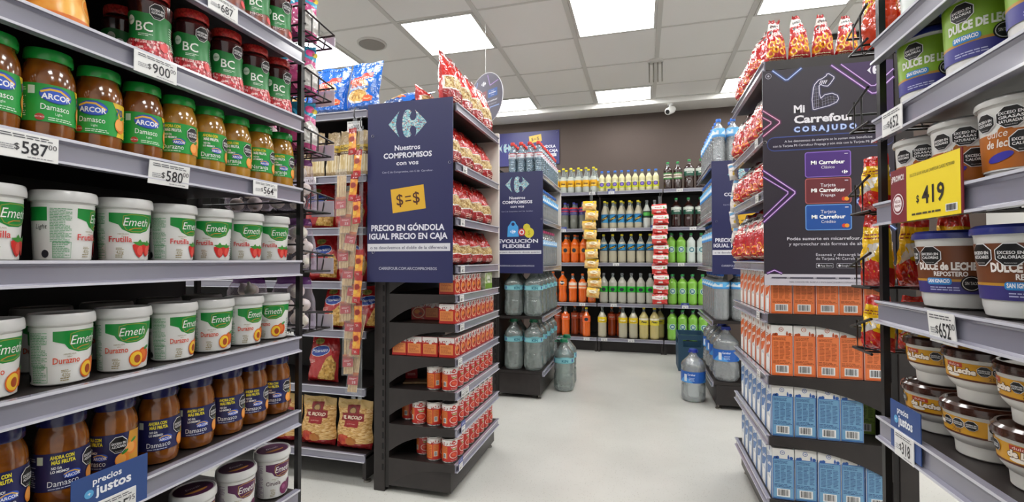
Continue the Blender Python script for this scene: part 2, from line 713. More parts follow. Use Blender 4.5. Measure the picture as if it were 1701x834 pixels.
# ------------------------------------------------------------------ shelving
M_DARK = mat('shelf_steel', '#241f1e', 0.42, noise=(14, '#2a2423'))
M_DARK2 = mat('back_panel', '#1a1716', 0.6)
M_STRIP = mat('price_rail', '#898896', 0.22, coat=0.6)
M_STRIPEDGE = mat('price_rail_edge', '#c8c8d2', 0.2, coat=0.5)
M_BEIGE = mat('end_panel', '#cbc5bd', 0.5)
RAIL = [(-0.004, -0.036), (0.011, -0.036), (0.011, -0.0325), (0.004, -0.030), (0.004, -0.006), (0.009, -0.003), (0.009, 0.002), (-0.004, 0.002)]


def rail_me(L, h=0.036):
    k = h / 0.036
    bm = bmesh.new()
    f = lambda s, d, z: (s, -d, z)
    prism(bm, [(d, z * k if z < 0 else z) for d, z in RAIL], f, 0, L, 0)
    bm_box(bm, 0, -0.0125, -0.036 * k, L, -0.0113, -0.0325 * k, 1)
    bm_box(bm, 0, -0.0112, -0.002, L, -0.0102, 0.0025, 1)
    return finish(bm, 'price_rail', [M_STRIP, M_STRIPEDGE], False)


def bracket_me(depth, side_t=0.004, arch=True):
    """curved shelf bracket plate seen from the shelf end, hanging from z = 0 at the shelf top"""
    bm = bmesh.new()
    poly = [(0, 0.0), (0, -0.034)]
    n = 8
    for k in range(n + 1):
        t = k / n
        d = 0.02 + (depth - 0.02) * t
        poly.append((-d, -0.036 - 0.095 * (t ** 2.6)))
    poly.append((-depth, 0.0))
    prism(bm, poly, lambda s, d, z: (s, -d, z), 0, side_t)
    return finish(bm, 'bracket', M_DARK, False)


class Unit:
    """a shelving unit: local x runs along the front, local -y is out of the front, z up"""
    def __init__(self, label, loc, rz, L, depth, levels, kick=0.0, rail_h=0.036, upright=True, back=True, top=2.0, base=True, feet=(), brackets=(0, 1), slab=0.02, zmin=0.0):
        self.t = thing('shelving_unit', label, 'shelf', loc, rz)
        t = self.t
        self.loc, self.rz, self.L, self.depth = loc, rz, L, depth
        for z in levels:
            s = link('shelf', box_me('shelf', M_DARK, 0.0, 0.004, -slab, L, depth, 0.0), t, (0, 0, z))
            link('price_rail', rail_me(L, rail_h), s)
            if 0 in brackets:
                link('bracket', bracket_me(depth), s, (-0.0045, 0, 0))
            if 1 in brackets:
                link('bracket', bracket_me(depth), s, (L + 0.0005, 0, 0))
        if back:
            link('back_panel', box_me('back_panel', M_DARK2, 0, depth + 0.001, zmin + 0.02, L, depth + 0.02, top), t)
        if upright:
            for x in upright if isinstance(upright, (list, tuple)) else (-0.0, L - 0.08):
                bm = bmesh.new()
                bm_box(bm, x, depth + 0.021, zmin, x + 0.08, depth + 0.08, top, 0, 0.003)
                for k in range(int((top - zmin - 0.1) / 0.05)):
                    bm_box(bm, x + 0.0 - 0.0006, depth + 0.026, zmin + 0.1 + 0.05 * k, x - 0.0001, depth + 0.036, zmin + 0.13 + 0.05 * k, 1)
                link('upright', finish(bm, 'upright', [M_DARK, mat('slot_black', '#070707', 0.8)], False), t)
        if base:
            zb = levels[-1] if kick == 0 else kick
            bm = bmesh.new()
            bm_box(bm, 0.0, 0.02, 0.03, L, depth - 0.001, zb - 0.022, 0, 0.003)
            link('plinth', finish(bm, 'plinth', M_DARK), t)
        for fx, fy in feet:
            link('foot', lathe_me('foot', M_CHROME, [(0, 0), (0.022, 0), (0.02, 0.008), (0.006, 0.012), (0.006, 0.16), (0, 0.16)], 14), t, (fx, fy, 0))


R90 = PI / 2
LEV_L = [1.63, 1.456, 1.277, 1.097, 0.908, 0.726, 0.53]
unit_jam = Unit('dark shelving unit of jams and tubs along the left of the aisle', (-0.83, -0.15, 0), R90, 1.15, 0.36, LEV_L, upright=False, top=2.0, brackets=(), slab=0.012, feet=())
LEV_R = [1.551, 1.388, 1.214, 1.015, 0.778, 0.56]
unit_dulce = Unit('dark shelving unit of milk caramel tubs along the right of the aisle', (0.474, 1.145, 0), -R90, 1.3, 0.36, LEV_R, upright=False, top=2.0, brackets=(), rail_h=0.044, slab=0.008)
LEV_A = [1.828, 1.551, 1.295, 1.074, 0.939, 0.803, 0.646, 0.491, 0.323, 0.162]
unit_tomato = Unit('gondola of pasta bags, red cartons and tins left of the aisle', (-0.83, 2.03, 0), R90, 0.66, 0.335, LEV_A, kick=0.162, upright=(-0.005, 0.585), top=1.86, feet=((0.64, 0.05),), brackets=(0,))
LEV_B = [1.885, 1.603, 1.373, 1.091, 0.889, 0.648, 0.413, 0.17]
unit_milk = Unit('gondola of red snack bags and milk cartons right of the aisle', (0.474, 2.72, 0), -R90, 0.66, 0.41, LEV_B, kick=0.17, upright=(0.0, 0.585), top=1.9, feet=((0.03, 0.05),), brackets=(1,))
LEV_C = [1.78, 1.424, 1.048, 0.65, 0.217]
unit_water = Unit('gondola of bottled water on the left, farther down the aisle', (-0.76, 3.67, 0), R90, 0.84, 0.36, LEV_C, kick=0.217, upright=(-0.005, 0.765), top=1.84, feet=((0.03, 0.04),), brackets=())
LEV_D = [1.82, 1.424, 1.048, 0.65, 0.2]
unit_water2 = Unit('gondola of bottled water on the right, farther down the aisle', (0.5, 4.66, 0), -R90, 0.88, 0.42, LEV_D, kick=0.2, upright=(-0.005, 0.805), top=1.84, feet=((0.85, 0.04),), brackets=())
LEV_P = [1.837, 1.519, 1.259, 0.992, 0.752, 0.473, 0.154]
unit_pasta = Unit('pasta shelving unit facing the viewer, behind the jam shelves', (-3.3, 2.04, 0), 0, 2.0, 0.36, LEV_P, upright=False, top=1.86, brackets=(), slab=0.012, base=False)
LEV_S = [1.922, 1.478, 1.065, 0.582, 0.17]
xs = [-1.29, -0.525, 0.237, 1.0]
soda = []
for k, nm in enumerate(('left', 'middle', 'right')):
    soda.append(Unit(f'soft drink shelving against the back wall, {nm} bay', (xs[k] + 0.006, 5.75, 0), 0, xs[k + 1] - xs[k] - 0.012, 0.45, LEV_S, upright=False, top=1.95, brackets=(), base=False))
    bm = bmesh.new()
    bm_box(bm, 0.0, 0.1, 0.0, xs[k + 1] - xs[k] - 0.012, 0.45, 0.145)
    link('plinth', finish(bm, 'plinth', M_DARK), soda[-1].t)
    for x in (-0.002, xs[k + 1] - xs[k] - 0.038):
        link('bracket', box_me('base_bracket', M_DARK, x, 0.03, 0.0, x + 0.028, 0.099, 0.145), soda[-1].t)
# pale end panels behind the first and third gondolas, dark ends elsewhere
link('end_panel', box_me('end_panel', M_BEIGE, 0.664, -0.004, 0.995, 0.69, 0.36, 1.86, 0.002), unit_tomato.t)
link('end_panel', box_me('end_panel', M_BEIGE, 0.844, -0.006, 0.995, 0.866, 0.38, 1.76, 0.002), unit_water.t)
# legs of the pasta unit
bm = bmesh.new()
bm_box(bm, 1.965, 0.03, 0.02, 1.985, 0.34, 0.118)
link('leg', finish(bm, 'leg', M_DARK), unit_pasta.t)
link('foot', lathe_me('foot', M_CHROME, [(0, 0), (0.02, 0), (0.018, 0.008), (0.006, 0.012), (0.006, 0.1), (0, 0.1)], 14), unit_pasta.t, (1.975, 0.06, 0))
bm = bmesh.new()
bm_box(bm, 0, 0.2, 0.02, 1.96, 0.36, 0.118)
link('plinth', finish(bm, 'plinth', M_DARK), unit_pasta.t)
# dark end columns of the two front gondolas
# ------------------------------------------------------------------ price tags
M_CARD = mat('card_white', '#e4e4e2', 0.5)
INK = '#25262b'


def price_card(label, loc, rz, price, cents='', w=0.07, h=0.034, tilt=0.0, sign=None, group=None):
    """white printed price card; sign='justos' puts it on a blue promotional plate"""
    t = thing('price_tag', label, 'price tag', loc, rz, group)
    t.rotation_euler = (tilt, 0, rz)
    a = Art()
    z0 = -h / 2
    a.rect(-w / 2, z0, w / 2, z0 + h, M_CARD, 0)
    a.fine(-w * 0.42, z0 + h * 0.76, w * 0.4, z0 + h * 0.93, 2, '#55565c', 1, 5)
    a.fine(-w * 0.42, z0 + h * 0.28, -w * 0.2, z0 + h * 0.5, 3, '#8a8a90', 1, 6)
    a.text('$', -w * 0.16, z0 + h * 0.32, h * 0.24, INK, 1)
    a.text(price, w * 0.12, z0 + h * 0.2, h * 0.46, INK, 1, width=w * 0.42, bold=0.012)
    if cents:
        a.text(cents, w * 0.4, z0 + h * 0.5, h * 0.2, INK, 1)
    a.fine(w * 0.0, z0 + h * 0.05, w * 0.42, z0 + h * 0.13, 1, '#8a8a90', 1, 8)
    bk = lambda bm: bm_box(bm, -w / 2, 0.0003, z0, w / 2, 0.0014, z0 + h)
    link('card', a.build('price_card', flat(), back=bk, smooth=False), t, (0, -0.0, 0))
    if sign == 'justos':
        W2, z1, z2 = w * 0.78, z0 + h * 0.2, z0 + h * 2.15
        b = Art()
        b.rect(-W2, z1, W2, z2, '#2b4a86', 0)
        b.text('precios', -W2 * 0.12, z2 - h * 0.42, h * 0.24, '#eef2f8', 1, bold=0.02, width=W2 * 0.75)
        b.text('justos', W2 * 0.05, z2 - h * 0.86, h * 0.36, '#eef2f8', 1, bold=0.03, width=W2 * 0.95)
        b.disc(-W2 * 0.58, z2 - h * 0.72, h * 0.16, '#5aa7d8', 1)
        b.text('+', -W2 * 0.58, z2 - h * 0.8, h * 0.16, '#ffffff', 2)
        bk2 = lambda bm: bm_box(bm, -W2, 0.0003, z1, W2, 0.0016, z2)
        link('promo_plate', b.build('promo_plate', flat(), back=bk2, smooth=False), t, (0, 0.0022, 0))
    return t


def mini_card(label, loc, rz, w=0.05, h=0.032, blue=False, group=None):
    t = thing('price_tag', label, 'price tag', loc, rz, group)
    a = Art()
    if blue:
        a.rect(-w * 0.62, -h * 0.35, w * 0.62, h * 1.25, '#3b4a8c', 0)
        a.text('justos', 0, h * 0.75, h * 0.26, '#e8ebf5', 1)
    a.rect(-w / 2, -h / 2, w / 2, h / 2, M_CARD, 1)
    a.fine(-w * 0.42, h * 0.18, w * 0.4, h * 0.4, 2, '#66666c', 2, 5)
    a.barcode(-w * 0.38, -h * 0.4, w * 0.05, h * 0.08, 1.5)
    a.fine(w * 0.1, -h * 0.35, w * 0.42, h * 0.1, 2, INK, 2, 9)
    bk = lambda bm: bm_box(bm, -w / 2, 0.0003, -h / 2, w / 2, 0.0012, h / 2)
    link('card', a.build('tag_card', flat(), back=bk, smooth=False), t)
    return t


def facing(x, y, dx=0.0):
    """turn so that the printed front faces the viewer's end of the aisle, dx degrees further to the right"""
    return math.atan2(-x, y) + math.radians(dx)


# ------------------------------------------------------------------ jam jars with paper labels
M_JAM = mat('apricot_jam', '#6a380c', 0.12, coat=1.0, noise=(26, '#8f5216', 2))
M_JAM2 = mat('orange_jam', '#9a6a1c', 0.12, coat=1.0, noise=(26, '#b9872c', 2))
M_GRN_LID = mat('green_lid', '#1c9a3a', 0.25, coat=0.4)
M_NAVY_LID = mat('navy_lid', '#1c1d55', 0.25, coat=0.4)
JAR_R = 0.039
JAR_PROF = [(0, 0.0), (0.030, 0.0), (0.0355, 0.003), (0.038, 0.012), (0.0385, 0.022), (JAR_R, 0.03), (JAR_R, 0.085), (0.0388, 0.094), (0.037, 0.104), (0.0335, 0.113), (0.031, 0.118), (0.031, 0.134), (0, 0.134)]
LID_PROF = [(0.0318, 0.1205), (0.0345, 0.1205), (0.0352, 0.123), (0.0352, 0.134), (0.034, 0.1375), (0.030, 0.138), (0.028, 0.1372), (0, 0.1372)]
jar_body = {}


def logo_oval(a, cx, cy, s, word, l=4):
    a.disc(cx, cy, s, '#2340a0', l, ry=s * 0.52, n=24)
    a.disc(cx, cy, s * 0.96, '#3157c0', l + 0.3, ry=s * 0.46, n=24)
    a.line([(cx - s * 0.9, cy + s * 0.12), (cx - s * 0.4, cy + s * 0.32), (cx + s * 0.2, cy + s * 0.32), (cx + s * 0.85, cy - s * 0.02)], s * 0.13, '#e6b53a', l + 0.6)
    a.text(word, cx, cy - s * 0.3, s * 0.34, '#f4f5fa', l + 1.2, width=s * 1.75, bold=0.03)


def fruit(a, cx, cy, r, col='#e8862c', col2='#f3a850', l=4):
    a.disc(cx, cy, r, col, l, ry=r * 0.98)
    a.disc(cx - r * 0.2, cy + r * 0.1, r * 0.72, col2, l + 0.3, ry=r * 0.75)
    a.disc(cx + r * 0.35, cy + r * 1.05, r * 0.55, '#3f8f33', l + 0.4, ry=r * 0.2, rot=0.5)


def arcor_label(bg, name, style):
    a = Art()
    v0, v1, hw = 0.027, 0.083, 0.096
    a.rect(-hw, v0, hw, v1, bg, 1)
    light = '#d6f0d8' if bg == '#1f9a3d' else '#c6cbe6'
    a.fine(-0.092, v0 + 0.006, -0.047, v1 - 0.006, 14, light, 2, 3)
    a.rect(-0.044, v1 - 0.016, -0.034, v1 - 0.004, '#cfe0cf', 2)
    if style == 'light':
        logo_oval(a, -0.005, v1 - 0.015, 0.023, 'ARCOR')
        a.text(name, -0.006, v0 + 0.018, 0.0085, '#f5faf5', 3, width=0.04)
        a.text('Light', -0.002, v0 + 0.0115, 0.0035, '#e8f4e8', 3)
        a.disc(-0.027, v0 + 0.0065, 0.0065, '#b33a2a', 3, ry=0.005)
        a.text('SIN TACC', -0.027, v0 + 0.0055, 0.002, '#ffffff', 4)
        a.fine(-0.016, v0 + 0.002, 0.02, v0 + 0.008, 2, light, 3, 7)
        a.poly([(0.034, v0), (0.07, v0), (0.07, v1), (0.026, v1), (0.038, v1 - 0.02), (0.041, v0 + 0.02)], '#e6c22c', 2)
        a.text('70', 0.040, v1 - 0.02, 0.011, '#28457f', 4, bold=0.03)
        fruit(a, 0.043, v0 + 0.02, 0.013)
    else:
        a.text('AHORA CON', -0.008, v1 - 0.009, 0.0052, '#f0e13a', 3, width=0.032, bold=0.04)
        a.text('MÁS FRUTA', -0.006, v1 - 0.0165, 0.0052, '#f0e13a' if bg != '#1f9a3d' else '#f4f7f2', 3, width=0.032, bold=0.04)
        a.text('NO DA', -0.015, v1 - 0.024, 0.0036, '#f2f4f8', 3, width=0.014, bold=0.03)
        a.text('LO MISMO!', -0.011, v1 - 0.0295, 0.0036, '#f2f4f8', 3, width=0.024, bold=0.03)
        logo_oval(a, 0.006, v0 + 0.021, 0.0125, 'ARCOR')
        a.text(name, -0.006, v0 + 0.0065, 0.0085, '#f5f7fa', 3, width=0.042)
        a.fine(-0.026, v0 + 0.0015, 0.012, v0 + 0.0045, 1, light, 3, 7)
        a.octagon(0.034, v1 - 0.018, 0.0145, l=5)
        a.poly([(0.034, v0), (0.075, v0), (0.075, v1), (0.052, v1), (0.046, v0 + 0.02)], '#d99a2b', 2)
        fruit(a, 0.040, v0 + 0.012, 0.0115)
        fruit(a, 0.056, v0 + 0.028, 0.0115)
    return a.build('jar_label', wrap(JAR_R + 0.0005), du=0.004)


def jam_jar(key, bg, name, style, lid, jam):
    if key in jar_body:
        return jar_body[key]
    t = thing('jam_jar', 'jar', 'jar')
    link('glass_body', lathe_me('glass_body', jam, JAR_PROF, 40), t)
    link('lid', lathe_me('lid', lid, LID_PROF, 40, lambda th, z: 1 + 0.006 * math.sin(40 * th) if 0.122 < z < 0.135 else 1), t)
    link('paper_label', arcor_label(bg, name, style), t)
    jar_body[key] = t
    return t


GREEN, NAVY = '#1f9a3d', '#1f2256'
XJ = -0.876
ZL = {k: z + 0.0006 for k, z in enumerate(LEV_L)}
row2 = [('Damasco', 'light', 0.446, 25), ('Damasco', 'light', 0.520, 25), ('Damasco', 'light', 0.592, -5), ('Damasco', 'light', 0.661, 22),
        ('Durazno', 'new', 0.728, -4), ('Durazno', 'new', 0.795, 18), ('Naranja', 'new', 0.862, 0), ('Naranja', 'new', 0.929, 14), ('Naranja', 'new', 0.985, 8)]
near = lambda i, n: 'nearest to the viewer' if i == 0 else ('at the far end' if i == n - 1 else f'{ORD[i]} from the near end')
ys2 = [0.436, 0.504, 0.574, 0.645, 0.714, 0.782, 0.849, 0.917, 0.984]
SC = 0.82
for i, (nm, st, yy, dx) in enumerate(row2):
    y = ys2[i]
    p = jam_jar('green' + nm, GREEN, nm, st, M_GRN_LID, M_JAM if st == 'light' else M_JAM2)
    o = place(p, (XJ, y, ZL[2]), facing(XJ, y, dx), f'green-lidded jam jar reading {nm}, {near(i, 9)} of its row', 'green-lidded jam jars')
    o.scale = (SC, SC, 1.0)
ys5 = [0.452, 0.53, 0.606, 0.684, 0.760, 0.835, 0.903, 0.976]
for i, dx in enumerate([15, 14, -38, 10, 12, 12, 14, 0]):
    y = ys5[i]
    p = jam_jar('navy', NAVY, 'Damasco', 'new', M_NAVY_LID, M_JAM)
    o = place(p, (XJ, y, ZL[5]), facing(XJ, y, dx), f'navy-lidded apricot jam jar, {near(i, 8)} of the row under the peach tubs', 'navy-lidded jam jars')
    o.scale = (SC * 1.03, SC * 1.03, 1.0)

# ------------------------------------------------------------------ sleeve-printed jars on the two upper shelves
M_DARKJAM = mat('berry_jam', '#2b0f12', 0.12, coat=1.0, noise=(30, '#431a1a', 2))
M_BERRY = voro('berry_print', ['#b3202a', '#c93038', '#8e1820', '#d9606a', '#a31c26', '#e8c4c0'], 260, 0.3, bump=0)
M_GING = voro('gingham_red', ['#c22a2c', '#d23a36', '#a8201f', '#c94a3a'], 300, 0.3, bump=0)
BCR = lambda v: 0.0395 + 0.0035 * math.cos((v - 0.01) / 0.11 * 2 * PI)


def sleeve_jar(name, kind):
    t = thing('jam_jar', 'jar', 'jar')
    prof = [(0, 0), (0.034, 0)] + [(BCR(v) - 0.0006, v) for v in [0.004 + 0.0075 * k for k in range(15)]] + [(0.034, 0.117), (0.031, 0.12), (0.031, 0.136), (0, 0.136)]
    link('glass_body', lathe_me('glass_body', M_DARKJAM if kind != 'orange' else mat('orange_print', '#d07a1e', 0.2, coat=1.0, noise=(40, '#e8a040', 2)), prof, 36), t)
    link('lid', lathe_me('lid', M_GING if kind != 'orange' else mat('orange_lid', '#d9822a', 0.3), [(r * 1.03, z + 0.001) for r, z in LID_PROF[:-1]] + [(0, 0.1385)], 36), t)
    a = Art()
    hw = PI * 0.0385
    if kind == 'orange':
        a.rect(-hw, 0.004, hw, 0.095, mat('orange_sleeve', '#e0912f', 0.25, noise=(30, '#f0b455', 2)), 1)
        for cx, cy in ((-0.03, 0.045), (0.012, 0.06), (0.05, 0.04), (-0.065, 0.06), (0.085, 0.06)):
            a.disc(cx, cy, 0.017, '#f2c069', 2)
            a.disc(cx, cy, 0.0145, '#e58a1f', 3)
            for k in range(6):
                t_ = k * PI / 3
                a.line([(cx, cy), (cx + 0.014 * math.cos(t_), cy + 0.014 * math.sin(t_))], 0.0008, '#f2c069', 4)
        a.rect(-hw, 0.004, hw, 0.016, '#d9701a', 2)
    else:
        dark = kind == 'grape'
        a.rect(-hw, 0.005, hw, 0.043, mat('fig_print', '#5b2a33', 0.3, noise=(60, '#8a4a3a', 2)) if dark else M_BERRY, 1)
        a.rect(-hw, 0.003, hw, 0.009, '#c01f2a', 2)
        a.poly([(-hw, 0.036), (-0.03, 0.041), (0.0, 0.036), (0.035, 0.043), (hw, 0.037), (hw, 0.08), (0.03, 0.088), (0, 0.086), (-0.03, 0.09), (-hw, 0.083)], '#1d7a37', 3)
        a.text('BC', -0.002, 0.054, 0.017, '#f2f5ee', 5, width=0.032, bold=0.01)
        a.fine(-0.012, 0.044, 0.014, 0.05, 2, '#cfe5cf', 5)
        a.text('FRUTILLA' if not dark else 'HIGO', 0.0, 0.031, 0.006, '#f5d9d6', 5, width=0.03)
        a.octagon(0.021, 0.092, 0.0145, l=6)
        a.disc(-0.03, 0.074, 0.0085, '#e6efe0', 5)
        a.text('LIGHT', -0.03, 0.072, 0.0035, '#1d7a37', 6)
        a.disc(0.034, 0.03, 0.008, '#d43a3a', 4)
        a.disc(-0.04, 0.022, 0.008, '#d43a3a', 4)
        a.fine(0.05, 0.03, 0.09, 0.075, 10, '#cfe5cf', 5)
    link('sleeve', a.build('sleeve', wrap(0.0385, BCR), du=0.004, dv=0.008), t)
    return t


jbc = sleeve_jar('BC', 'berry')
ys1 = [0.658, 0.741, 0.823, 0.900, 0.972]
for i, dx in enumerate([-14, 0, 10, 16, 14]):
    o = place(jbc, (XJ, ys1[i], ZL[1]), facing(XJ, ys1[i], dx), f'strawberry jam jar with red checked lid, {near(i, 5)} of the front row', 'strawberry jam jars')
    o.scale = (0.82, 0.82, 1.0)
for i, (x, y) in enumerate([(-0.99, 0.69), (-1.0, 0.775)]):
    o = place(jbc, (x, y, ZL[1]), facing(x, y, 12), f'strawberry jam jar in shadow behind the front row, {["nearer", "farther"][i]} of two', 'strawberry jam jars behind the front row')
    o.scale = (0.84, 0.84, 0.98)
jor = sleeve_jar('BC', 'orange')
for i, y in enumerate([0.432, 0.513]):
    o = place(jor, (XJ, y, ZL[1]), facing(XJ, y, 5), f'orange marmalade jar on the berry jam shelf, {["nearest", "second"][i]} of two', 'orange marmalade jars')
    o.scale = (0.9, 0.9, 1.0)
jfig = sleeve_jar('BC', 'grape')
ysf = [0.60, 0.675, 0.75, 0.825, 0.90, 0.972]
for i, y in enumerate(ysf):
    o = place(jfig, (XJ, y, ZL[0]), facing(XJ, y, 8), f'dark jam jar on the topmost shelf of the left unit, {near(i, 6)}', 'dark jam jars on the topmost shelf')
    o.scale = (0.82, 0.82, 1.0)

# ------------------------------------------------------------------ white plastic tubs
M_TUB = mat('tub_white', '#e2e2de', 0.3, coat=0.3)
M_TUBLID = mat('tub_lid', '#dcdcda', 0.28, coat=0.3)
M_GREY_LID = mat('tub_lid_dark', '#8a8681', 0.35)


def frustum(r0, r1, h):
    return lambda v: r0 + (r1 - r0) * v / h


def strawberry(a, cx, cy, s, l=5):
    a.poly([(cx - s, cy + s * 0.6), (cx - s * 0.9, cy + s * 0.1), (cx - s * 0.45, cy - s * 0.7), (cx, cy - s * 1.0), (cx + s * 0.45, cy - s * 0.7), (cx + s * 0.9, cy + s * 0.1), (cx + s, cy + s * 0.6), (cx + s * 0.4, cy + s * 0.8), (cx - s * 0.4, cy + s * 0.8)], '#cf2a25', l)
    a.disc(cx + s * 0.1, cy - s * 0.1, s * 0.45, '#e2574a', l + 0.3, ry=s * 0.6)
    a.poly([(cx - s * 1.0, cy + s * 0.95), (cx - s * 0.45, cy + s * 0.6), (cx, cy + s * 0.5), (cx + s * 0.5, cy + s * 0.6), (cx + s * 1.0, cy + s * 1.0), (cx + s * 0.3, cy + s * 1.0), (cx, cy + s * 1.35), (cx - s * 0.3, cy + s)], '#3c8a32', l + 0.6)


def peach(a, cx, cy, s, l=5):
    a.disc(cx + s * 0.75, cy + s * 0.3, s * 0.95, '#d4541f', l)
    a.disc(cx + s * 0.6, cy + s * 0.4, s * 0.6, '#e5792f', l + 0.2)
    a.disc(cx + s * 1.2, cy + s * 1.2, s * 0.45, '#3c8a42', l + 0.3, ry=s * 0.2, rot=0.4)
    a.disc(cx - s * 0.3, cy, s * 1.0, '#e0611f', l + 0.5)
    a.disc(cx - s * 0.3, cy, s * 0.86, '#f2c637', l + 0.8, ry=s * 0.84)
    a.disc(cx - s * 0.2, cy - s * 0.05, s * 0.45, '#a8461d', l + 1.1, ry=s * 0.5)


def plum(a, cx, cy, s, l=5):
    a.disc(cx + s * 0.8, cy + s * 0.25, s, '#5d1a44', l)
    a.disc(cx - s * 0.5, cy - s * 0.05, s, '#7a2758', l + 0.4)
    a.disc(cx - s * 0.7, cy + s * 0.2, s * 0.4, '#a0527e', l + 0.8)


def tub(kind):
    t = thing('jam_tub', 'tub', 'tub')
    H, r0, r1 = 0.098, 0.041, 0.0465
    rf = frustum(r0, r1, H)
    link('tub_body', lathe_me('tub_body', M_TUB, [(0, 0.0), (0.037, 0.0), (r0 - 0.001, 0.002), (r0, 0.006), (rf(0.09), 0.09), (r1 + 0.001, 0.0925), (r1 + 0.001, 0.098), (0, 0.098)], 40), t)
    lid = [(0.0476, 0.0925), (0.0505, 0.0925), (0.0512, 0.094), (0.0512, 0.099), (0.0500, 0.1065), (0.0482, 0.109), (0.0462, 0.109), (0.045, 0.1065), (0, 0.1065)]
    link('lid', lathe_me('lid', M_TUBLID, lid, 48, lambda th, z: 1 + 0.004 * math.sin(48 * th) if 0.095 < z < 0.107 else 1), t)
    a = Art()
    R = 0.044
    hw = PI * R * 0.99
    band, name, tcol, pic = {'frutilla': ('#168a38', 'Frutilla', '#d23b36', strawberry), 'durazno': ('#168a38', 'Durazno', '#d8502f', peach), 'ciruela': ('#5b1f52', 'Ciruela', '#4a2a3a', plum)}[kind]
    a.rect(-hw, 0.003, hw, 0.089, mat('tub_print_white', '#e4e4e0', 0.35, coat=0.2), 1)
    # swooping band with a drop behind the logo
    for sg, (ua, ub) in enumerate(((-0.036, hw), (-hw, -0.078))):
        if sg == 0:
            pts = [(ua, 0.083), (ua, 0.068), (-0.02, 0.063), (-0.014, 0.055), (0.0, 0.049), (0.018, 0.049), (0.034, 0.054), (0.042, 0.064), (0.046, 0.069), (0.064, 0.067), (hw, 0.062), (hw, 0.083)]
        else:
            pts = [(-hw, 0.083), (-hw, 0.062), (-0.1, 0.062), (-0.078, 0.062), (-0.078, 0.083)]
        a.poly(pts, band, 2)
    rim = [(-0.02 + 0.003, 0.0665)]
    a.line([(-0.012, 0.078), (-0.013, 0.064), (-0.007, 0.0545), (0.004, 0.0515), (0.018, 0.052), (0.032, 0.057), (0.038, 0.068), (0.038, 0.078), (0.02, 0.081), (0.0, 0.081)], 0.0012, '#8f9a3c' if kind != 'ciruela' else '#c9a24a', 3, closed=True)
    a.text('Emeth', 0.0105, 0.0615, 0.0135, '#f3f6f0', 4, width=0.046, shear=0.25)
    a.line([(-0.002, 0.0545), (0.006, 0.0575), (0.02, 0.058)], 0.0016, '#b98a3a', 4)
    a.text('MERMELADA', -0.012, 0.046, 0.0022, '#8a7a48', 3, width=0.018)
    a.text('sabor', -0.012, 0.0425, 0.0022, '#8a7a48', 3)
    a.text(name, -0.0165, 0.0335, 0.0092, tcol, 6.5, width=0.038, bold=0.015)
    if kind == 'frutilla':
        strawberry(a, 0.0175, 0.0205, 0.0138)
        strawberry(a, 0.0345, 0.021, 0.0125, 5.8)
    else:
        pic(a, 0.0225, 0.0205, 0.0142)
    a.text('420g', -0.017, 0.013, 0.006, '#9a8a55', 3, width=0.012)
    a.fine(-0.025, 0.006, -0.008, 0.0125, 2, '#9a8a55', 3, 11)
    a.fine(-0.024, 0.0195, -0.009, 0.024, 2, '#9a8a55', 3, 12)
    pl = '#5aa56f' if kind != 'ciruela' else '#8a6a92'
    for k, (u0, u1) in enumerate(((-0.074, -0.044),)):
        a.fine(u0, 0.03, u1, 0.082, 22, pl, 3, 21)
        a.fine(u0 + 0.004, 0.006, u1 - 0.002, 0.03, 9, pl, 3, 22)
        a.line([(u0 + 0.004, 0.006), (u1, 0.006), (u1, 0.03), (u0 + 0.004, 0.03)], 0.0006, pl, 3, closed=True)
    a.disc(-0.082, 0.012, 0.006, '#23232b', 3)
    a.text('Light', -0.088, 0.05, 0.007, '#2f3a33', 3, shear=0.2)
    a.fine(0.052, 0.01, 0.075, 0.05, 8, '#7d8f84', 3, 31)
    link('printed_wrap', a.build('printed_wrap', wrap(R, lambda v: rf(v) + 0.0004), du=0.0046), t)
    if kind == 'ciruela':
        b = Art()
        b.disc(0, 0, 0.043, '#4e1b44', 1, n=36)
        b.disc(0.0, -0.012, 0.026, '#c98a3a', 2, ry=0.012, a0=180, a1=360)
        b.text('Emeth', 0.0, 0.0, 0.010, '#efe6ef', 3, width=0.034, shear=0.25)
        link('lid_print', b.build('lid_print', lambda u, v: ((u, v, 0.1068), (0, 0, 1))), t)
    return t


TS = (0.805, 0.805, 1.0)
tf = tub('frutilla')
ys3 = [0.440, 0.533, 0.624, 0.713, 0.800, 0.886, 0.970]
for i, dx in enumerate([38, 72, 14, 42, 2, 14, 16]):
    o = place(tf, (-0.885, ys3[i], ZL[3]), facing(-0.885, ys3[i], dx), f'white tub reading Frutilla with strawberries, {near(i, 7)} of its row', 'strawberry jam tubs')
    o.scale = TS
td = tub('durazno')
ys4 = [0.441, 0.533, 0.625, 0.717, 0.805, 0.888, 0.973]
for i, dx in enumerate([30, 32, 8, 40, 14, 28, -8]):
    o = place(td, (-0.885, ys4[i], ZL[4]), facing(-0.885, ys4[i], dx), f'white tub reading Durazno with cut peaches, {near(i, 7)} of its row', 'peach jam tubs')
    o.scale = TS
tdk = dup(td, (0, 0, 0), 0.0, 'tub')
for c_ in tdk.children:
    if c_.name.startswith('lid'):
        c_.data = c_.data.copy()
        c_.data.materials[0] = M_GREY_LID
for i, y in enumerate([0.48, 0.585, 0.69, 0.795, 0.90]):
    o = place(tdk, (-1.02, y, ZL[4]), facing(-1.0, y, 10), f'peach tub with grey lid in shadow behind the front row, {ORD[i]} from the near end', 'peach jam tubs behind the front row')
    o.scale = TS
tc_ = tub('ciruela')
for i, (y, dx) in enumerate([(0.655, 25), (0.757, 25), (0.862, 22), (0.968, 26)]):
    o = place(tc_, (-0.875, y, ZL[6]), facing(-0.875, y, dx), f'white tub reading Ciruela with plums, {near(i, 4)} of the bottom row', 'plum jam tubs')
    o.scale = TS

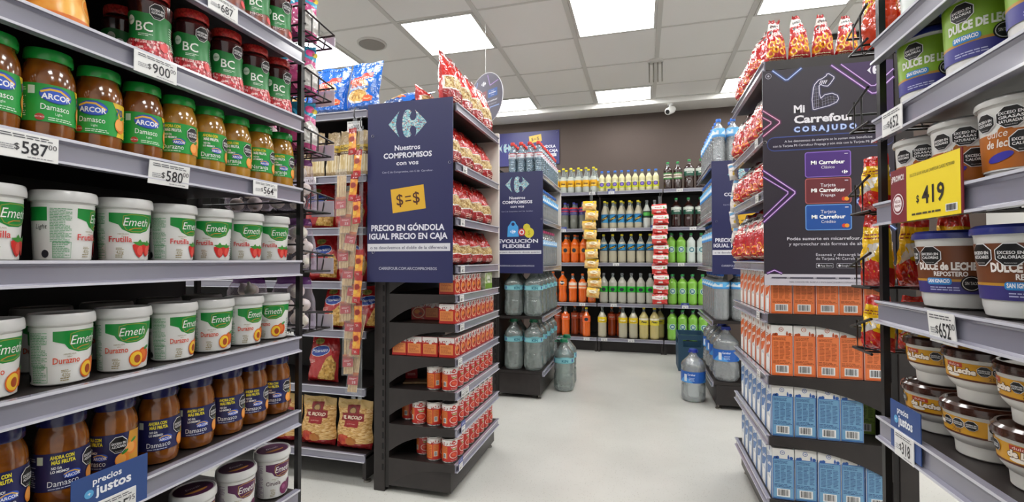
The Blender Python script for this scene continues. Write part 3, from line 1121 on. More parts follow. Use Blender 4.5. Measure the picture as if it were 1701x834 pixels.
# price cards on the left rails
xr = -0.8165
price_card('faded price card reading 687 on the topmost left rail', (xr, 0.76, LEV_L[0] - 0.018), R90, '687')
price_card('price card reading 900 under the marmalade jars', (xr, 0.625, LEV_L[1] - 0.02), R90, '900', '00', 0.075, 0.036)
price_card('price card reading 587 under the nearest green-lidded jars', (xr, 0.448, LEV_L[2] - 0.02), R90, '587', '00', 0.072, 0.036)
price_card('price card reading 580 under the middle green-lidded jars', (xr, 0.652, LEV_L[2] - 0.024), R90, '580', '00', 0.075, 0.04, 0.1)
price_card('price card reading 564 near the far end of the green-lidded row', (xr, 0.876, LEV_L[2] - 0.018), R90, '564', '00', 0.07, 0.032)
price_card('price card reading 405 on a blue plate under the navy jars', (xr, 0.565, LEV_L[5] - 0.022), R90, '405', '95', 0.072, 0.04, sign='justos')
# ------------------------------------------------------------------ pouches
def pouch_map(w, h, T, seed, top=0.8, lean=0.0, sag=0.0, wr=0.004):
    ph = [random.Random(seed * 17 + k).uniform(0, 6.28) for k in range(6)]

    def th(u, v):
        x = min(1.0, abs(2 * u / w))
        q = v / h
        g = (min(1.0, q / 0.10) ** 0.5) * (max(0.0, 1 - max(0.0, (q - 0.45) / 0.55) ** 1.5)) ** 0.9 if q > 0 else 0.0
        b = T * g * max(0.0, 1 - x ** 3.0) ** 0.6
        b += wr * (math.sin(38 / w * 0.12 * u * 9 + ph[0] + 5 * math.sin(6 * q + ph[1])) * math.sin(15 * q + ph[2]) + 0.7 * math.sin(60 * u / w * 0.5 + 22 * q + ph[3])) * min(1, 4 * (1 - x)) * min(1, 8 * q) * (0.3 + min(1, 5 * (1 - q)) * 0.7)
        return b

    def pos(u, v, sg):
        q = max(0.0, min(1.0, v / h))
        sx = 1 - (1 - top) * q ** 1.6 + 0.03 * math.sin(9 * q + ph[4])
        x = u * sx + 0.012 * w * math.sin(14 * q + ph[5])
        y = -sg * th(u, v) + lean * q * q + sag * math.sin(PI * q)
        z = v * (1 - 0.0) + 0.012 * h * math.sin(9 * u / w + ph[2]) * q ** 4
        return Vector((x, y, z))

    def f(u, v, sg=1):
        p = pos(u, v, sg)
        e = w * 0.01
        a = pos(u + e, v, sg) - pos(u - e, v, sg)
        b = pos(u, min(h, v + e), sg) - pos(u, max(0, v - e), sg)
        n = a.cross(b) * sg
        n = n.normalized() if n.length > 1e-9 else Vector((0, -sg, 0))
        return p, n
    return f


def pouch(name, cat, art, w, h, T, seed, backm, back_art=None, seal=None, nu=9, nv=12, part='pouch', **kw):
    """a filled pillow pouch, printed front, plain back; seal = colour of the crimped top strip"""
    t = thing(name, 'pouch', cat)
    f = pouch_map(w, h, T, seed, **kw)

    nu, nv = 2 * round(nu * 0.7), round(nv * 1.3)
    me = art.build(part, lambda u, v: f(u, v, 1), du=w / nu, dv=h / nv, eps=0.0003)
    b = back_art or Art().rect(-w / 2, 0, w / 2, h, backm, 0)
    me2 = b.build('pouch_back', lambda u, v: f(u, v, -1), du=w / nu, dv=h / nv, eps=0.0003)
    # join the two faces into one mesh
    bm = bmesh.new()
    bm.from_mesh(me)
    n0 = len(me.materials)
    nf = len(bm.faces)
    bm.from_mesh(me2)
    bm.faces.ensure_lookup_table()
    for k in range(nf, len(bm.faces)):
        bm.faces[k].material_index += n0
        if not back_art:
            bm.faces[k].normal_flip()
    mats = list(me.materials) + list(me2.materials)
    out = finish(bm, part, mats, True, 60)
    bpy.data.meshes.remove(me)
    bpy.data.meshes.remove(me2)
    link(part, out, t)
    if seal:
        a = Art().rect(-w / 2, h * 0.955, w / 2, h * 1.02, seal, 0.4)
        me3 = a.build('top_seal', lambda u, v: (f(u, min(v, h), 1)[0] + Vector((0, -0.001, max(0, v - h) + 0.001)), Vector((0, -1, 0))), du=w / nu)
        link('top_seal', me3, t)
    return t


def gloss(key, hexc, **k):
    return mat(key, hexc, k.pop('rough', 0.18), coat=0.7, bump=k.pop('bump', (45, 0.5, 0.012)), **k)


F_RED = gloss('foil_red', '#c4261f')
F_RED2 = gloss('foil_darkred', '#93181c')
F_ORG = gloss('foil_orange', '#dc8a26')
F_BLUE = gloss('foil_blue', '#0f63c4')
F_NAVY = gloss('foil_navy', '#2a4f8e')
F_WHITE = gloss('foil_white', '#d8d4cf')
F_YEL = gloss('foil_yellow', '#e8bd1e')
F_PINK = gloss('foil_pink', '#d0578e')
F_CYAN = gloss('foil_cyan', '#3aa6cf')
F_MATAR = gloss('foil_pasta_red', '#b01f22')
F_TAN = gloss('foil_tan', '#c9b187')
F_GOLD = gloss('foil_gold', '#d6b066')
PASTA = voro('pasta_shapes', ['#cdb47c', '#bd9f62', '#d9c390', '#a98545', '#d1ba84', '#94703a'], 120, 0.3, (1, 1, 1.5))
PASTA2 = voro('pasta_shells', ['#d8ad5c', '#c59443', '#e3bd74', '#a97a33', '#d4a552'], 95, 0.3, (1, 1, 1))
NOODLE = voro('noodle_nest', ['#e2b978', '#d3a35c', '#eccb92', '#b9833f', '#dfb26b'], 70, 0.3, (1, 1, 5))

# ------------------------------------------------------------------ pasta unit: bags facing the viewer
def blue_bag(seed):
    w, h = 0.185, 0.26
    a = Art()
    a.rect(-w / 2, 0, w / 2, h, F_BLUE, 0)
    a.rect(-w / 2, 0, w / 2, 0.035, F_NAVY, 1)
    a.fine(-0.05, 0.012, 0.0, 0.026, 3, '#c8d4e8', 2, 5)
    a.disc(-0.015, 0.125, 0.058, F_TAN, 1, ry=0.05)
    a.disc(-0.015, 0.085, 0.062, F_WHITE, 1.5, ry=0.036)
    a.disc(-0.015, 0.088, 0.055, PASTA2, 2, ry=0.03)
    a.disc(-0.03, 0.135, 0.034, mat('sauce_red', '#a8401f', 0.3), 2, ry=0.022)
    a.poly([(-0.075, 0.105), (-0.02, 0.117), (0.048, 0.12), (0.05, 0.132), (-0.02, 0.132), (-0.075, 0.12)], '#1f5fa8', 3)
    a.text('TALLARÍN N°50', -0.012, 0.1195, 0.0085, '#eef4fa', 4, width=0.085, rot=0.06, bold=0.02)
    a.poly([(-0.078, 0.148), (0.055, 0.178), (0.058, 0.205), (0.0, 0.205), (-0.01, 0.185), (-0.075, 0.175)], '#cf3322', 3)
    a.text('Favorita', -0.012, 0.164, 0.017, '#f4e8da', 4, width=0.105, rot=0.16, shear=0.1)
    a.poly([(0.018, 0.055), (0.066, 0.058), (0.07, 0.08), (0.05, 0.088), (0.022, 0.078)], '#dd5320', 3)
    a.fine(0.025, 0.064, 0.06, 0.074, 1, '#f6d9a0', 4, 2)
    a.fine(0.062, 0.1, 0.076, 0.16, 12, '#bcd6f2', 3, 4)
    return pouch('pasta_bag', 'bag', a, w, h, 0.036, seed, F_BLUE, seal=F_BLUE, top=0.97, lean=0.03)


PX = lambda i: i
YP = 2.115
bb = blue_bag(3)
for i, (x, dy, rx, rz) in enumerate([(-1.575, 0.01, -0.08, 0.06), (-1.375, 0.0, -0.06, -0.03), (-1.30, 0.13, -0.95, -0.35), (-1.77, 0.03, -0.06, 0.05)]):
    lb = ['blue pasta bag with red ribbon, upright, left of the two standing above the pasta shelves', 'blue pasta bag with red ribbon, upright, right of the two standing above the pasta shelves',
          'blue pasta bag leaning back behind the big blue sign', 'blue pasta bag partly hidden behind the wire rack of pink bags'][i]
    z = LEV_P[0] + 0.001 + (0.07 if i == 2 else 0)
    o = place(bb, (x, YP + dy, z), (rx, 0, rz), lb, 'blue pasta bags')
    o.scale = (1, 1, 1.1)

# spaghetti packets
def spaghetti(seed):
    w, h = 0.082, 0.235
    a = Art()
    sticks = voro('spaghetti_sticks', ['#e6d5ae', '#d9c391', '#efe2c2', '#cfb57d'], 160, 0.3, (1, 1, 0.03))
    a.rect(-w / 2, 0, w / 2, h, sticks, 0)
    a.rect(-w / 2, 0.0, w / 2, 0.028, mat('spag_foot', '#b09468', 0.3, noise=(60, '#d0b78e')), 1)
    a.rect(-w / 2, 0.115, w / 2, 0.132, '#5a3a22', 1)
    a.text('TALLARÍN', 0, 0.12, 0.0072, '#e8d9b8', 2, width=w * 0.7, bold=0.02)
    a.rect(-w / 2, 0.132, w / 2, 0.166, '#e2be3a', 1)
    a.text('VICENTE', 0, 0.138, 0.013, '#3b2412', 2, width=w * 0.86, bold=0.04)
    a.text('SAN', -w * 0.2, 0.156, 0.007, '#3b2412', 2, bold=0.03)
    a.rect(-w / 2, 0.166, w / 2, h, F_TAN, 1)
    a.disc(0, 0.193, 0.017, '#b8976a', 2)
    a.disc(0, 0.193, 0.013, '#d6bf98', 3)
    return pouch('spaghetti_packet', 'packet', a, w, h, 0.018, seed, F_TAN, seal=F_TAN, nu=7, nv=9, top=0.85, wr=0.002)


sp = spaghetti(5)
for i, x in enumerate([-1.62, -1.535, -1.45, -1.365, -1.285 - 0.08 + 0.08]):
    place(sp, (x if i < 4 else -1.705, 2.085 + 0.01 * (i % 2), LEV_P[1] + 0.001), (-0.05, 0, 0.04 * ((i % 3) - 1)), f'cream spaghetti packet with yellow band, ' + ['second', 'third', 'fourth', 'rightmost', 'leftmost'][i] + ' of the packets standing side by side' if i not in (3, 4) else f'cream spaghetti packet with yellow band, {["", "", "", "rightmost", "leftmost"][i]} of its shelf', 'spaghetti packets')


def matarazzo(seed, win):
    w, h = 0.175, 0.235
    a = Art()
    a.rect(-w / 2, 0, w / 2, h, F_MATAR, 0)
    a.poly(win, PASTA2, 1)
    a.disc(-0.012, 0.158, 0.056, '#e8e8ee', 2, ry=0.027, rot=0.1)
    a.disc(-0.012, 0.158, 0.053, '#1d3f96', 2.6, ry=0.0245, rot=0.1)
    a.text('Matarazzo', -0.012, 0.152, 0.0155, '#f2f4f8', 3.4, width=0.088, rot=0.1, shear=0.2)
    a.fine(-0.075, 0.095, -0.03, 0.115, 3, '#e8c0b8', 2, 3)
    a.disc(-0.03, 0.205, 0.03, mat('basil_print', '#52602c', 0.3, noise=(80, '#a8924a')), 1.5, ry=0.016)
    return pouch('pasta_bag', 'bag', a, w, h, 0.036, seed, F_MATAR, seal=F_MATAR, top=0.9, lean=0.02)


wins = [[(0.0, 0.03), (0.035, 0.02), (0.075, 0.03), (0.08, 0.09), (0.07, 0.125), (0.03, 0.13), (0.005, 0.1)],
        [(-0.01, 0.02), (0.075, 0.015), (0.08, 0.1), (0.06, 0.14), (0.04, 0.13), (0.01, 0.08)],
        [(-0.05, 0.02), (0.06, 0.015), (0.08, 0.07), (0.075, 0.14), (0.05, 0.19), (0.035, 0.13), (-0.03, 0.07)]]
mb = [matarazzo(11, wins[0]), matarazzo(12, wins[1]), matarazzo(14, wins[2])]
pl = [(0, -1.435, LEV_P[2], 'red pasta bag with blue oval in the upper red row, right'), (1, -1.63, LEV_P[2], 'red pasta bag with blue oval in the upper red row, behind the garlic'),
      (0, -1.415, LEV_P[3], 'red pasta bag with blue oval beside the hanging skewers, below the upper red row'), (1, -1.60, LEV_P[3], 'red pasta bag in the row below the upper red row, behind the garlic bag'),
      (2, -1.515, LEV_P[4], 'red bag of short yellow pasta, alone on its shelf above the bow-shaped bag'), (1, -1.325, LEV_P[4], 'red pasta bag half hidden behind the hanging skewers'),
      (1, -1.59, LEV_P[5], 'red pasta bag with blue oval standing alone above the noodle bags')]
for i, (k, x, z, lb) in enumerate(pl):
    o = place(mb[k], (x, 2.105 + (0.02 if i in (1, 3, 5) else 0), z + 0.001), (-0.04, 0, [0.05, 0.2, 0.0, 0.1, -0.1, 0.1, 0.02][i]), lb, 'red pasta bags')
    o.scale = (1, 1, 0.9 if i in (4, 5) else 1.0)


def record(seed):
    w, h = 0.2, 0.235
    a = Art()
    a.rect(-w / 2, 0, w / 2, h, NOODLE, 0)
    a.rect(-w / 2, 0, w / 2, 0.035, F_RED2, 1)
    a.rect(-w * 0.5, 0.2, w * 0.5, h, F_GOLD, 1)
    a.disc(-0.045, 0.05, 0.04, mat('tomato_print', '#a8281e', 0.3, noise=(50, '#c8502c')), 1.5, ry=0.024)
    a.disc(0.0, 0.045, 0.03, '#b3702f', 1.8, ry=0.02)
    a.rect(-0.035, 0.15, 0.035, 0.215, '#8c1f22', 2)
    a.disc(0.0, 0.188, 0.022, '#6b3a24', 2.5, ry=0.017)
    a.disc(0.0, 0.188, 0.016, '#b3925a', 2.8, ry=0.012)
    a.rect(-0.065, 0.142, 0.065, 0.177, '#8c1f22', 3)
    a.text('EL RECORD', 0, 0.151, 0.0135, '#f0dfc8', 4, width=0.105, bold=0.05)
    a.rect(-0.04, 0.112, 0.04, 0.142, '#a3262a', 2.6)
    a.fine(-0.025, 0.123, 0.025, 0.131, 1, '#d99a8c', 3.4)
    return pouch('noodle_bag', 'bag', a, w, h, 0.04, seed, F_GOLD, seal=F_GOLD, top=0.96)


rb = record(21)
for i, x in enumerate([-1.61, -1.40, -1.815]):
    place(rb, (x, 2.10, LEV_P[6] + 0.001), (-0.05, 0, 0), ['clear noodle bag with red label, bottom pasta shelf, left of the two in full view', 'clear noodle bag with red label, bottom pasta shelf, beside the dark column', 'noodle bag mostly hidden behind the bottom plum tub'][i], 'noodle bags')

price_card('price card reading 438 under the spaghetti packets', (-1.625, 2.026, LEV_P[1] - 0.017), 0, '438', '', 0.085, 0.034)
price_card('price card reading 234 below the short yellow pasta', (-1.75, 2.026, LEV_P[4] - 0.016), 0, '234', '', 0.085, 0.036)
t = price_card('price card reading 300 on a hook at the top of the skewer strip', (-1.335, 1.985, 1.745), 0, '300', '', 0.08, 0.05)

# ------------------------------------------------------------------ strips of hanging packets beside the blue sign
M_CLEAR = film('clear_strip', '#f8f9fa', 0.08, 0.5, 0.05, '#e8ecef')
M_WOOD = mat('skewer_wood', '#d8b98a', 0.5, noise=(90, '#c9a672'))


def hang_strip(label, x, y, z0, z1, w=0.03):
    t = thing('display_strip', label, 'display strip', (x, y, 0))
    link('strip', box_me('strip', M_CLEAR, -w / 2, 0, z0, w / 2, 0.0012, z1), t)
    bm = bmesh.new()
    tube(bm, [(0, 0.002, z1 - 0.01), (0, -0.008, z1), (0, -0.006, z1 + 0.03), (0, 0.006, z1 + 0.045)], 0.003, 6)
    link('hook', finish(bm, 'hook', mat('black_plastic', '#17171a', 0.4)), t)
    return t


hang_strip('clear hanging strip of skewer packets left of the big blue sign', -1.328, 1.978, 0.44, 1.79, 0.022)
hang_strip('second clear hanging strip, close to the edge of the big blue sign', -1.288, 1.972, 0.44, 1.74, 0.02)


def skewers(seed):
    t = thing('skewer_packet', 'p', 'packet')
    bm = bmesh.new()
    rd = random.Random(seed)
    for k in range(7):
        x = -0.0135 + 0.0045 * k
        r_ = 0.0021
        lathe(bm, [(0, 0), (r_, 0.002), (r_, 0.17 + rd.uniform(-.004, .004)), (0, 0.178)], 6, 0, x, rd.uniform(-.001, .001))
    link('sticks', finish(bm, 'sticks', M_WOOD), t)
    a = Art()
    a.rect(-0.017, 0.03, 0.017, 0.062, '#b32026', 0)
    a.rect(-0.017, 0.062, 0.017, 0.08, mat('kebab_print', '#c86a20', 0.3, noise=(90, '#8a2a18')), 0)
    a.text('25', 0.004, 0.036, 0.009, '#f5e8e4', 1)
    a.fine(-0.012, 0.05, 0.012, 0.058, 2, '#f0c8c0', 1)
    link('card_label', a.build('card_label', flat(-0.0042)), t)
    b = Art().rect(-0.019, -0.004, 0.019, 0.20, M_CLEAR, 0)
    link('film', b.build('film', flat(-0.0065)), t)
    return t


def kebab(seed):
    a = Art()
    w, h = 0.04, 0.13
    a.rect(-w / 2, 0, w / 2, h, mat('kebab_foil', '#c9622a', 0.25, coat=0.5, noise=(60, '#e0a03a')), 0)
    a.rect(-w / 2, 0.0, w / 2, 0.028, F_MATAR, 1)
    a.rect(-w / 2, 0.105, w / 2, h, F_RED2, 1)
    a.disc(0, 0.075, 0.014, '#8a2418', 1)
    a.disc(-0.006, 0.05, 0.01, '#e0b040', 1)
    a.text('25', 0, 0.008, 0.01, '#f4e6e0', 2)
    return pouch('skewer_packet', 'packet', a, w, h, 0.006, seed, F_RED2, nu=4, nv=6, top=1.0, wr=0.001)


sk = skewers(2)
kb = kebab(4)
zz = 1.52
for i in range(11):
    z = 1.36 - 0.083 * i
    o = place(sk, (-1.365 + 0.005 * i + 0.016 * ((i * 7) % 3 - 1), 1.948, z - 0.05), (-0.135, 0.1 * ((i % 3) - 1) + 0.04, 0.1), f'packet of wooden skewers on the hanging strip, {ORD[i]} from the top', 'packets of wooden skewers')
    o.scale = (1.55, 1.2, 1.15)
for i in range(8):
    z = [1.60, 1.49, 1.38, 1.27, 1.02, 0.90, 0.78, 0.66][i]
    o = place(kb, (-1.288 - (0.035 if i in (0, 2) else 0), 1.95 - 0.016 * (i % 2), z), (-0.09, 0.06 * ((i % 3) - 1), -0.1), f'orange and red skewer packet on the hanging strip, {ORD[i]} from the top', 'orange skewer packets')
    o.scale = (1.1, 1, 1.0)

# ------------------------------------------------------------------ wire rack of pink bags and garlic at the far end of the jam shelves
M_WIRE = mat('wire_black', '#1c1a1b', 0.35, 0.2)
BASK = [1.735, 1.585, 1.43, 1.272, 1.112, 0.955]
rack = thing('wire_rack', 'black wire basket rack fixed to the far end of the jam shelves', 'rack', (-0.845, 1.021, 0))
bm = bmesh.new()
bm_box(bm, -0.006, -0.006, 0.42, 0.006, 0.006, 2.0)
link('post', finish(bm, 'post', M_WIRE, False), rack)
bm = bmesh.new()
bm_box(bm, -0.336, -0.006, 0.42, -0.324, 0.006, 2.0)
link('post', finish(bm, 'post', M_WIRE, False), rack)
for k, zb in enumerate(BASK):
    bm = bmesh.new()
    x0, x1, y0, y1 = -0.32, 0.008, 0.006, 0.124
    r = 0.0026
    tube(bm, [(x1, y0, zb + 0.012), (x1, y1, zb), (x0, y1, zb), (x0, y0, zb + 0.012)], r, 6)
    zf = zb - 0.042
    tube(bm, [(x1, y0, zf), (x1, y1 - 0.012, zf), (x0, y1 - 0.012, zf), (x0, y0, zf)], r, 6)
    for yy in (0.03, 0.058):
        tube(bm, [(x1, yy, zb + 0.004), (x1, yy, zf), (x0, yy, zf), (x0, yy, zb + 0.004)], r * 0.8, 6)
    for kx in range(6):
        xx = x0 + (x1 - x0) * (kx + 0.5) / 6
        tube(bm, [(xx, y1, zb), (xx, y1 - 0.012, zf), (xx, y0, zf)], r * 0.8, 6)
    for kx in range(2):
        tube(bm, [(x0, y0, zf + 0.02 + kx * 0.05), (x1, y0, zf + 0.02 + kx * 0.05)], r, 6)
    b_ = link('basket', finish(bm, 'basket', M_WIRE), rack)
    me = box_me('label_holder', film('label_holder', '#e8e6ee', 0.55, 0.8, 0.1, '#d5d2dc'), -0.06, y1 - 0.004, zb - 0.05, 0.012, y1 - 0.002, zb - 0.006)
    link('label_holder', me, b_)


def pink_bag(seed):
    w, h = 0.104, 0.156
    a = Art()
    a.rect(-w / 2, 0, w / 2, h, F_PINK, 0)
    a.poly([(-w / 2, 0.115), (-0.03, 0.105), (0.02, 0.12), (w / 2, 0.108), (w / 2, h), (-w / 2, h)], F_CYAN, 1)
    a.poly([(0.01, 0.03), (0.055, 0.025), (0.057, 0.08), (0.04, 0.1), (0.0, 0.07)], F_WHITE, 1)
    a.disc(0.035, 0.138, 0.013, '#d8458a', 2)
    a.disc(0.048, 0.132, 0.008, '#e8d23a', 2)
    a.fine(-0.06, 0.07, -0.01, 0.1, 4, '#7a2a55', 2, 4)
    a.disc(-0.04, 0.03, 0.012, '#1b1b1f', 2)
    return pouch('marshmallow_bag', 'bag', a, w, h, 0.030, seed, F_PINK, seal=F_CYAN, nu=7, nv=8, top=0.92)


pk = pink_bag(8)
pk.scale = (0.92, 0.9, 0.875)
n = 0
for k in (0, 1, 2):
    for x in (-0.902, -1.03):
        z = BASK[k] - 0.039
        place(pk, (x, 1.08, z), (0, 0, 0.5), f'pink and light blue bag in the {["top", "second", "third"][k]} wire basket, {"nearer the aisle" if x > -1 else "deeper in the rack"}', 'pink bags in the wire rack')
pkt = place(pk, (-0.902, 1.08, BASK[0] + 0.125), (0, 0, 0.6), 'pink bag above the top wire basket, at the very top edge of the photo', 'pink bags in the wire rack')

M_NET = film('net_bag', '#f6f2f8', 0.05, 0.4, 0.1, '#e8e0ee', bump=(60, 0.6))
M_GARLIC = mat('garlic_skin', '#eeeae0', 0.45, noise=(60, '#ddd4c2', 3))


def garlic():
    t = thing('garlic_bulb', 'b', 'garlic')
    link('bulb', lathe_me('bulb', M_GARLIC, [(0, 0.0), (0.01, -0.001), (0.018, 0.005), (0.0225, 0.015), (0.0215, 0.025), (0.014, 0.034), (0.0065, 0.039), (0.004, 0.048), (0, 0.049)], 24, lambda th, z: 1 + 0.06 * abs(math.cos(4 * th)) - 0.04), t)
    link('root', lathe_me('root', mat('garlic_root', '#a08a68', 0.8), [(0, -0.003), (0.005, -0.003), (0.006, 0.001), (0, 0.001)], 10), t)
    return t


def netbag(seed):
    w, h = 0.135, 0.15
    a = Art().rect(-w / 2, 0, w / 2, h, M_NET, 0)
    a.rect(-w / 2, h * 0.86, w / 2, h, film('net_purple', '#8a5a98', 0.5, 0.8, 0.15, '#7b4a8a'), 1)
    return pouch('net_bag', 'net bag', a, w, h, 0.050, seed, M_NET, back_art=None, nu=7, nv=8, top=0.8, part='net')


gb = garlic()
gb.scale = (0.84, 0.84, 0.84)
nb = netbag(5)
nb.scale = (0.98, 0.9, 0.93)
rd = random.Random(4)
for k in (3, 4, 5):
    for jx, x in enumerate((-0.914, -1.064)):
        z = BASK[k] - 0.039
        place(nb, (x, 1.081, z), (0, 0, 0.0), f'clear net bag of white garlic in the {["fourth", "fifth", "lowest"][k - 3]} wire basket, {"nearer the aisle" if jx == 0 else "deeper in the rack"}', 'net bags of garlic')
        q = 0
        for (gx, gz, gy) in ((-0.034, 0.006, -0.018), (0.0, 0.004, 0.02), (0.036, 0.006, -0.016), (-0.024, 0.042, 0.016), (0.026, 0.043, 0.018), (0.002, 0.045, -0.026), (0.0, 0.084, 0.0), (0.03, 0.082, -0.012)):
            place(gb, (x + gx, 1.081 + gy, z + gz + 0.004), (rd.uniform(-.5, .5), rd.uniform(-.5, .5), rd.uniform(0, 6)), 'white garlic bulb inside a net bag in the wire rack', 'garlic bulbs in net bags')
# ------------------------------------------------------------------ the two big signs at the gondola ends
M_SIGN = mat('sign_navy', '#262955', 0.42)
M_CITY = voro('emblem_city_print', ['#6fb3bf', '#8cc8cc', '#5a9aa8', '#b8c8cc', '#a86a5a', '#5c5a86', '#7fc0c8', '#d8dcd8', '#6fb3bf'], 150, 0.4, (1, 1, 2.2), bump=0)
PW = '#dfe0ea'


def sign_board(t, a, w, h, part='board', th=0.006):
    bk = lambda bm: bm_box(bm, 0, 0.0002, 0, w, th, h)
    return link(part, a.build(part, flat(), back=bk, smooth=False), t)


def screws(t, pts):
    for x, z in pts:
        bm = bmesh.new()
        lathe(bm, [(0, -0.004), (0.005, -0.003), (0.0065, 0.0), (0.0065, 0.002)], 12)
        o = link('screw', finish(bm, 'screw', M_WHITE), t, (x, -0.001, z), (R90, 0, 0))
        o.rotation_euler = (R90, 0, 0)


def commit_head(a, w, h, top, cx, cw):
    """emblem and the three heading lines shared by the navy signs"""
    s = w * 0.228
    a.logo(cx, top - h * 0.125, s, M_CITY, 1)
    a.text('Nuestros', cx, top - h * 0.27, h * 0.027, PW, 1, width=w * 0.30, bold=0.02)
    a.text('COMPROMISOS', cx, top - h * 0.313, h * 0.028, PW, 1, width=w * 0.57, bold=0.03)
    a.text('con vos', cx, top - h * 0.353, h * 0.024, PW, 1, width=w * 0.26, bold=0.02)
    a.text('Con C de Compromiso, con C de  Carrefour.', cx, top - h * 0.395, h * 0.0105, '#b9bbd0', 1, width=w * 0.6)


def sign_price(w, h):
    a = Art()
    a.rect(0, 0, w, h, M_SIGN, 0)
    cx = w * 0.48
    commit_head(a, w, h, h, cx, w)
    r = 0.11
    c, sn = math.cos(r), math.sin(r)
    q = lambda x, y: (w * 0.49 + (x * c - y * sn), h * 0.458 + (x * sn + y * c))
    W2, H2 = w * 0.195, h * 0.066
    a.poly([q(-W2, -H2), q(W2, -H2), q(W2, H2), q(-W2, H2)], '#d8a92c', 1)
    for ch, x in (('$', -W2 * 0.5), ('$', W2 * 0.5)):
        p = q(x, -H2 * 0.42)
        a.text(ch, p[0], p[1], H2 * 0.9, '#4a2114', 2, rot=r, bold=0.01)
    for yy in (-H2 * 0.15, H2 * 0.2):
        a.line([q(-W2 * 0.15, yy), q(W2 * 0.17, yy)], h * 0.007, '#4a2114', 2)
    a.text('PRECIO EN GÓNDOLA', cx + w * 0.0, h * 0.285, h * 0.031, PW, 1, width=w * 0.86, bold=0.03)
    a.text('IGUAL PRECIO EN CAJA', cx + w * 0.005, h * 0.238, h * 0.031, PW, 1, width=w * 0.92, bold=0.03)
    a.rect(w * 0.005, h * 0.171, w * 0.975, h * 0.213, '#d2d2d8', 1)
    a.text('o te devolvemos el doble de la diferencia', w * 0.49, h * 0.183, h * 0.0165, '#3a3a5c', 2, width=w * 0.9, bold=0.01)
    a.text('CARREFOUR.COM.AR/COMPROMISOS', w * 0.485, h * 0.068, h * 0.0155, '#c6c8d8', 1, width=w * 0.68)
    return a


t = thing('hanging_board', 'big navy sign with yellow dollar card on the near left gondola end', 'sign', (-1.256, 1.976, 0.997))
sign_board(t, sign_price(0.434, 0.843), 0.434, 0.843)
screws(t, [(0.027, 0.69), (0.42, 0.545), (0.033, 0.14)])

# neon sign of the right gondola
def neon(a, pts, col, glow, wd=0.0022, l=3):
    a.line(pts, wd * 6.5, glow[0], l - 1.6)
    a.line(pts, wd * 3.2, glow[1], l - 0.8)
    a.line(pts, wd, col, l + 0.4)


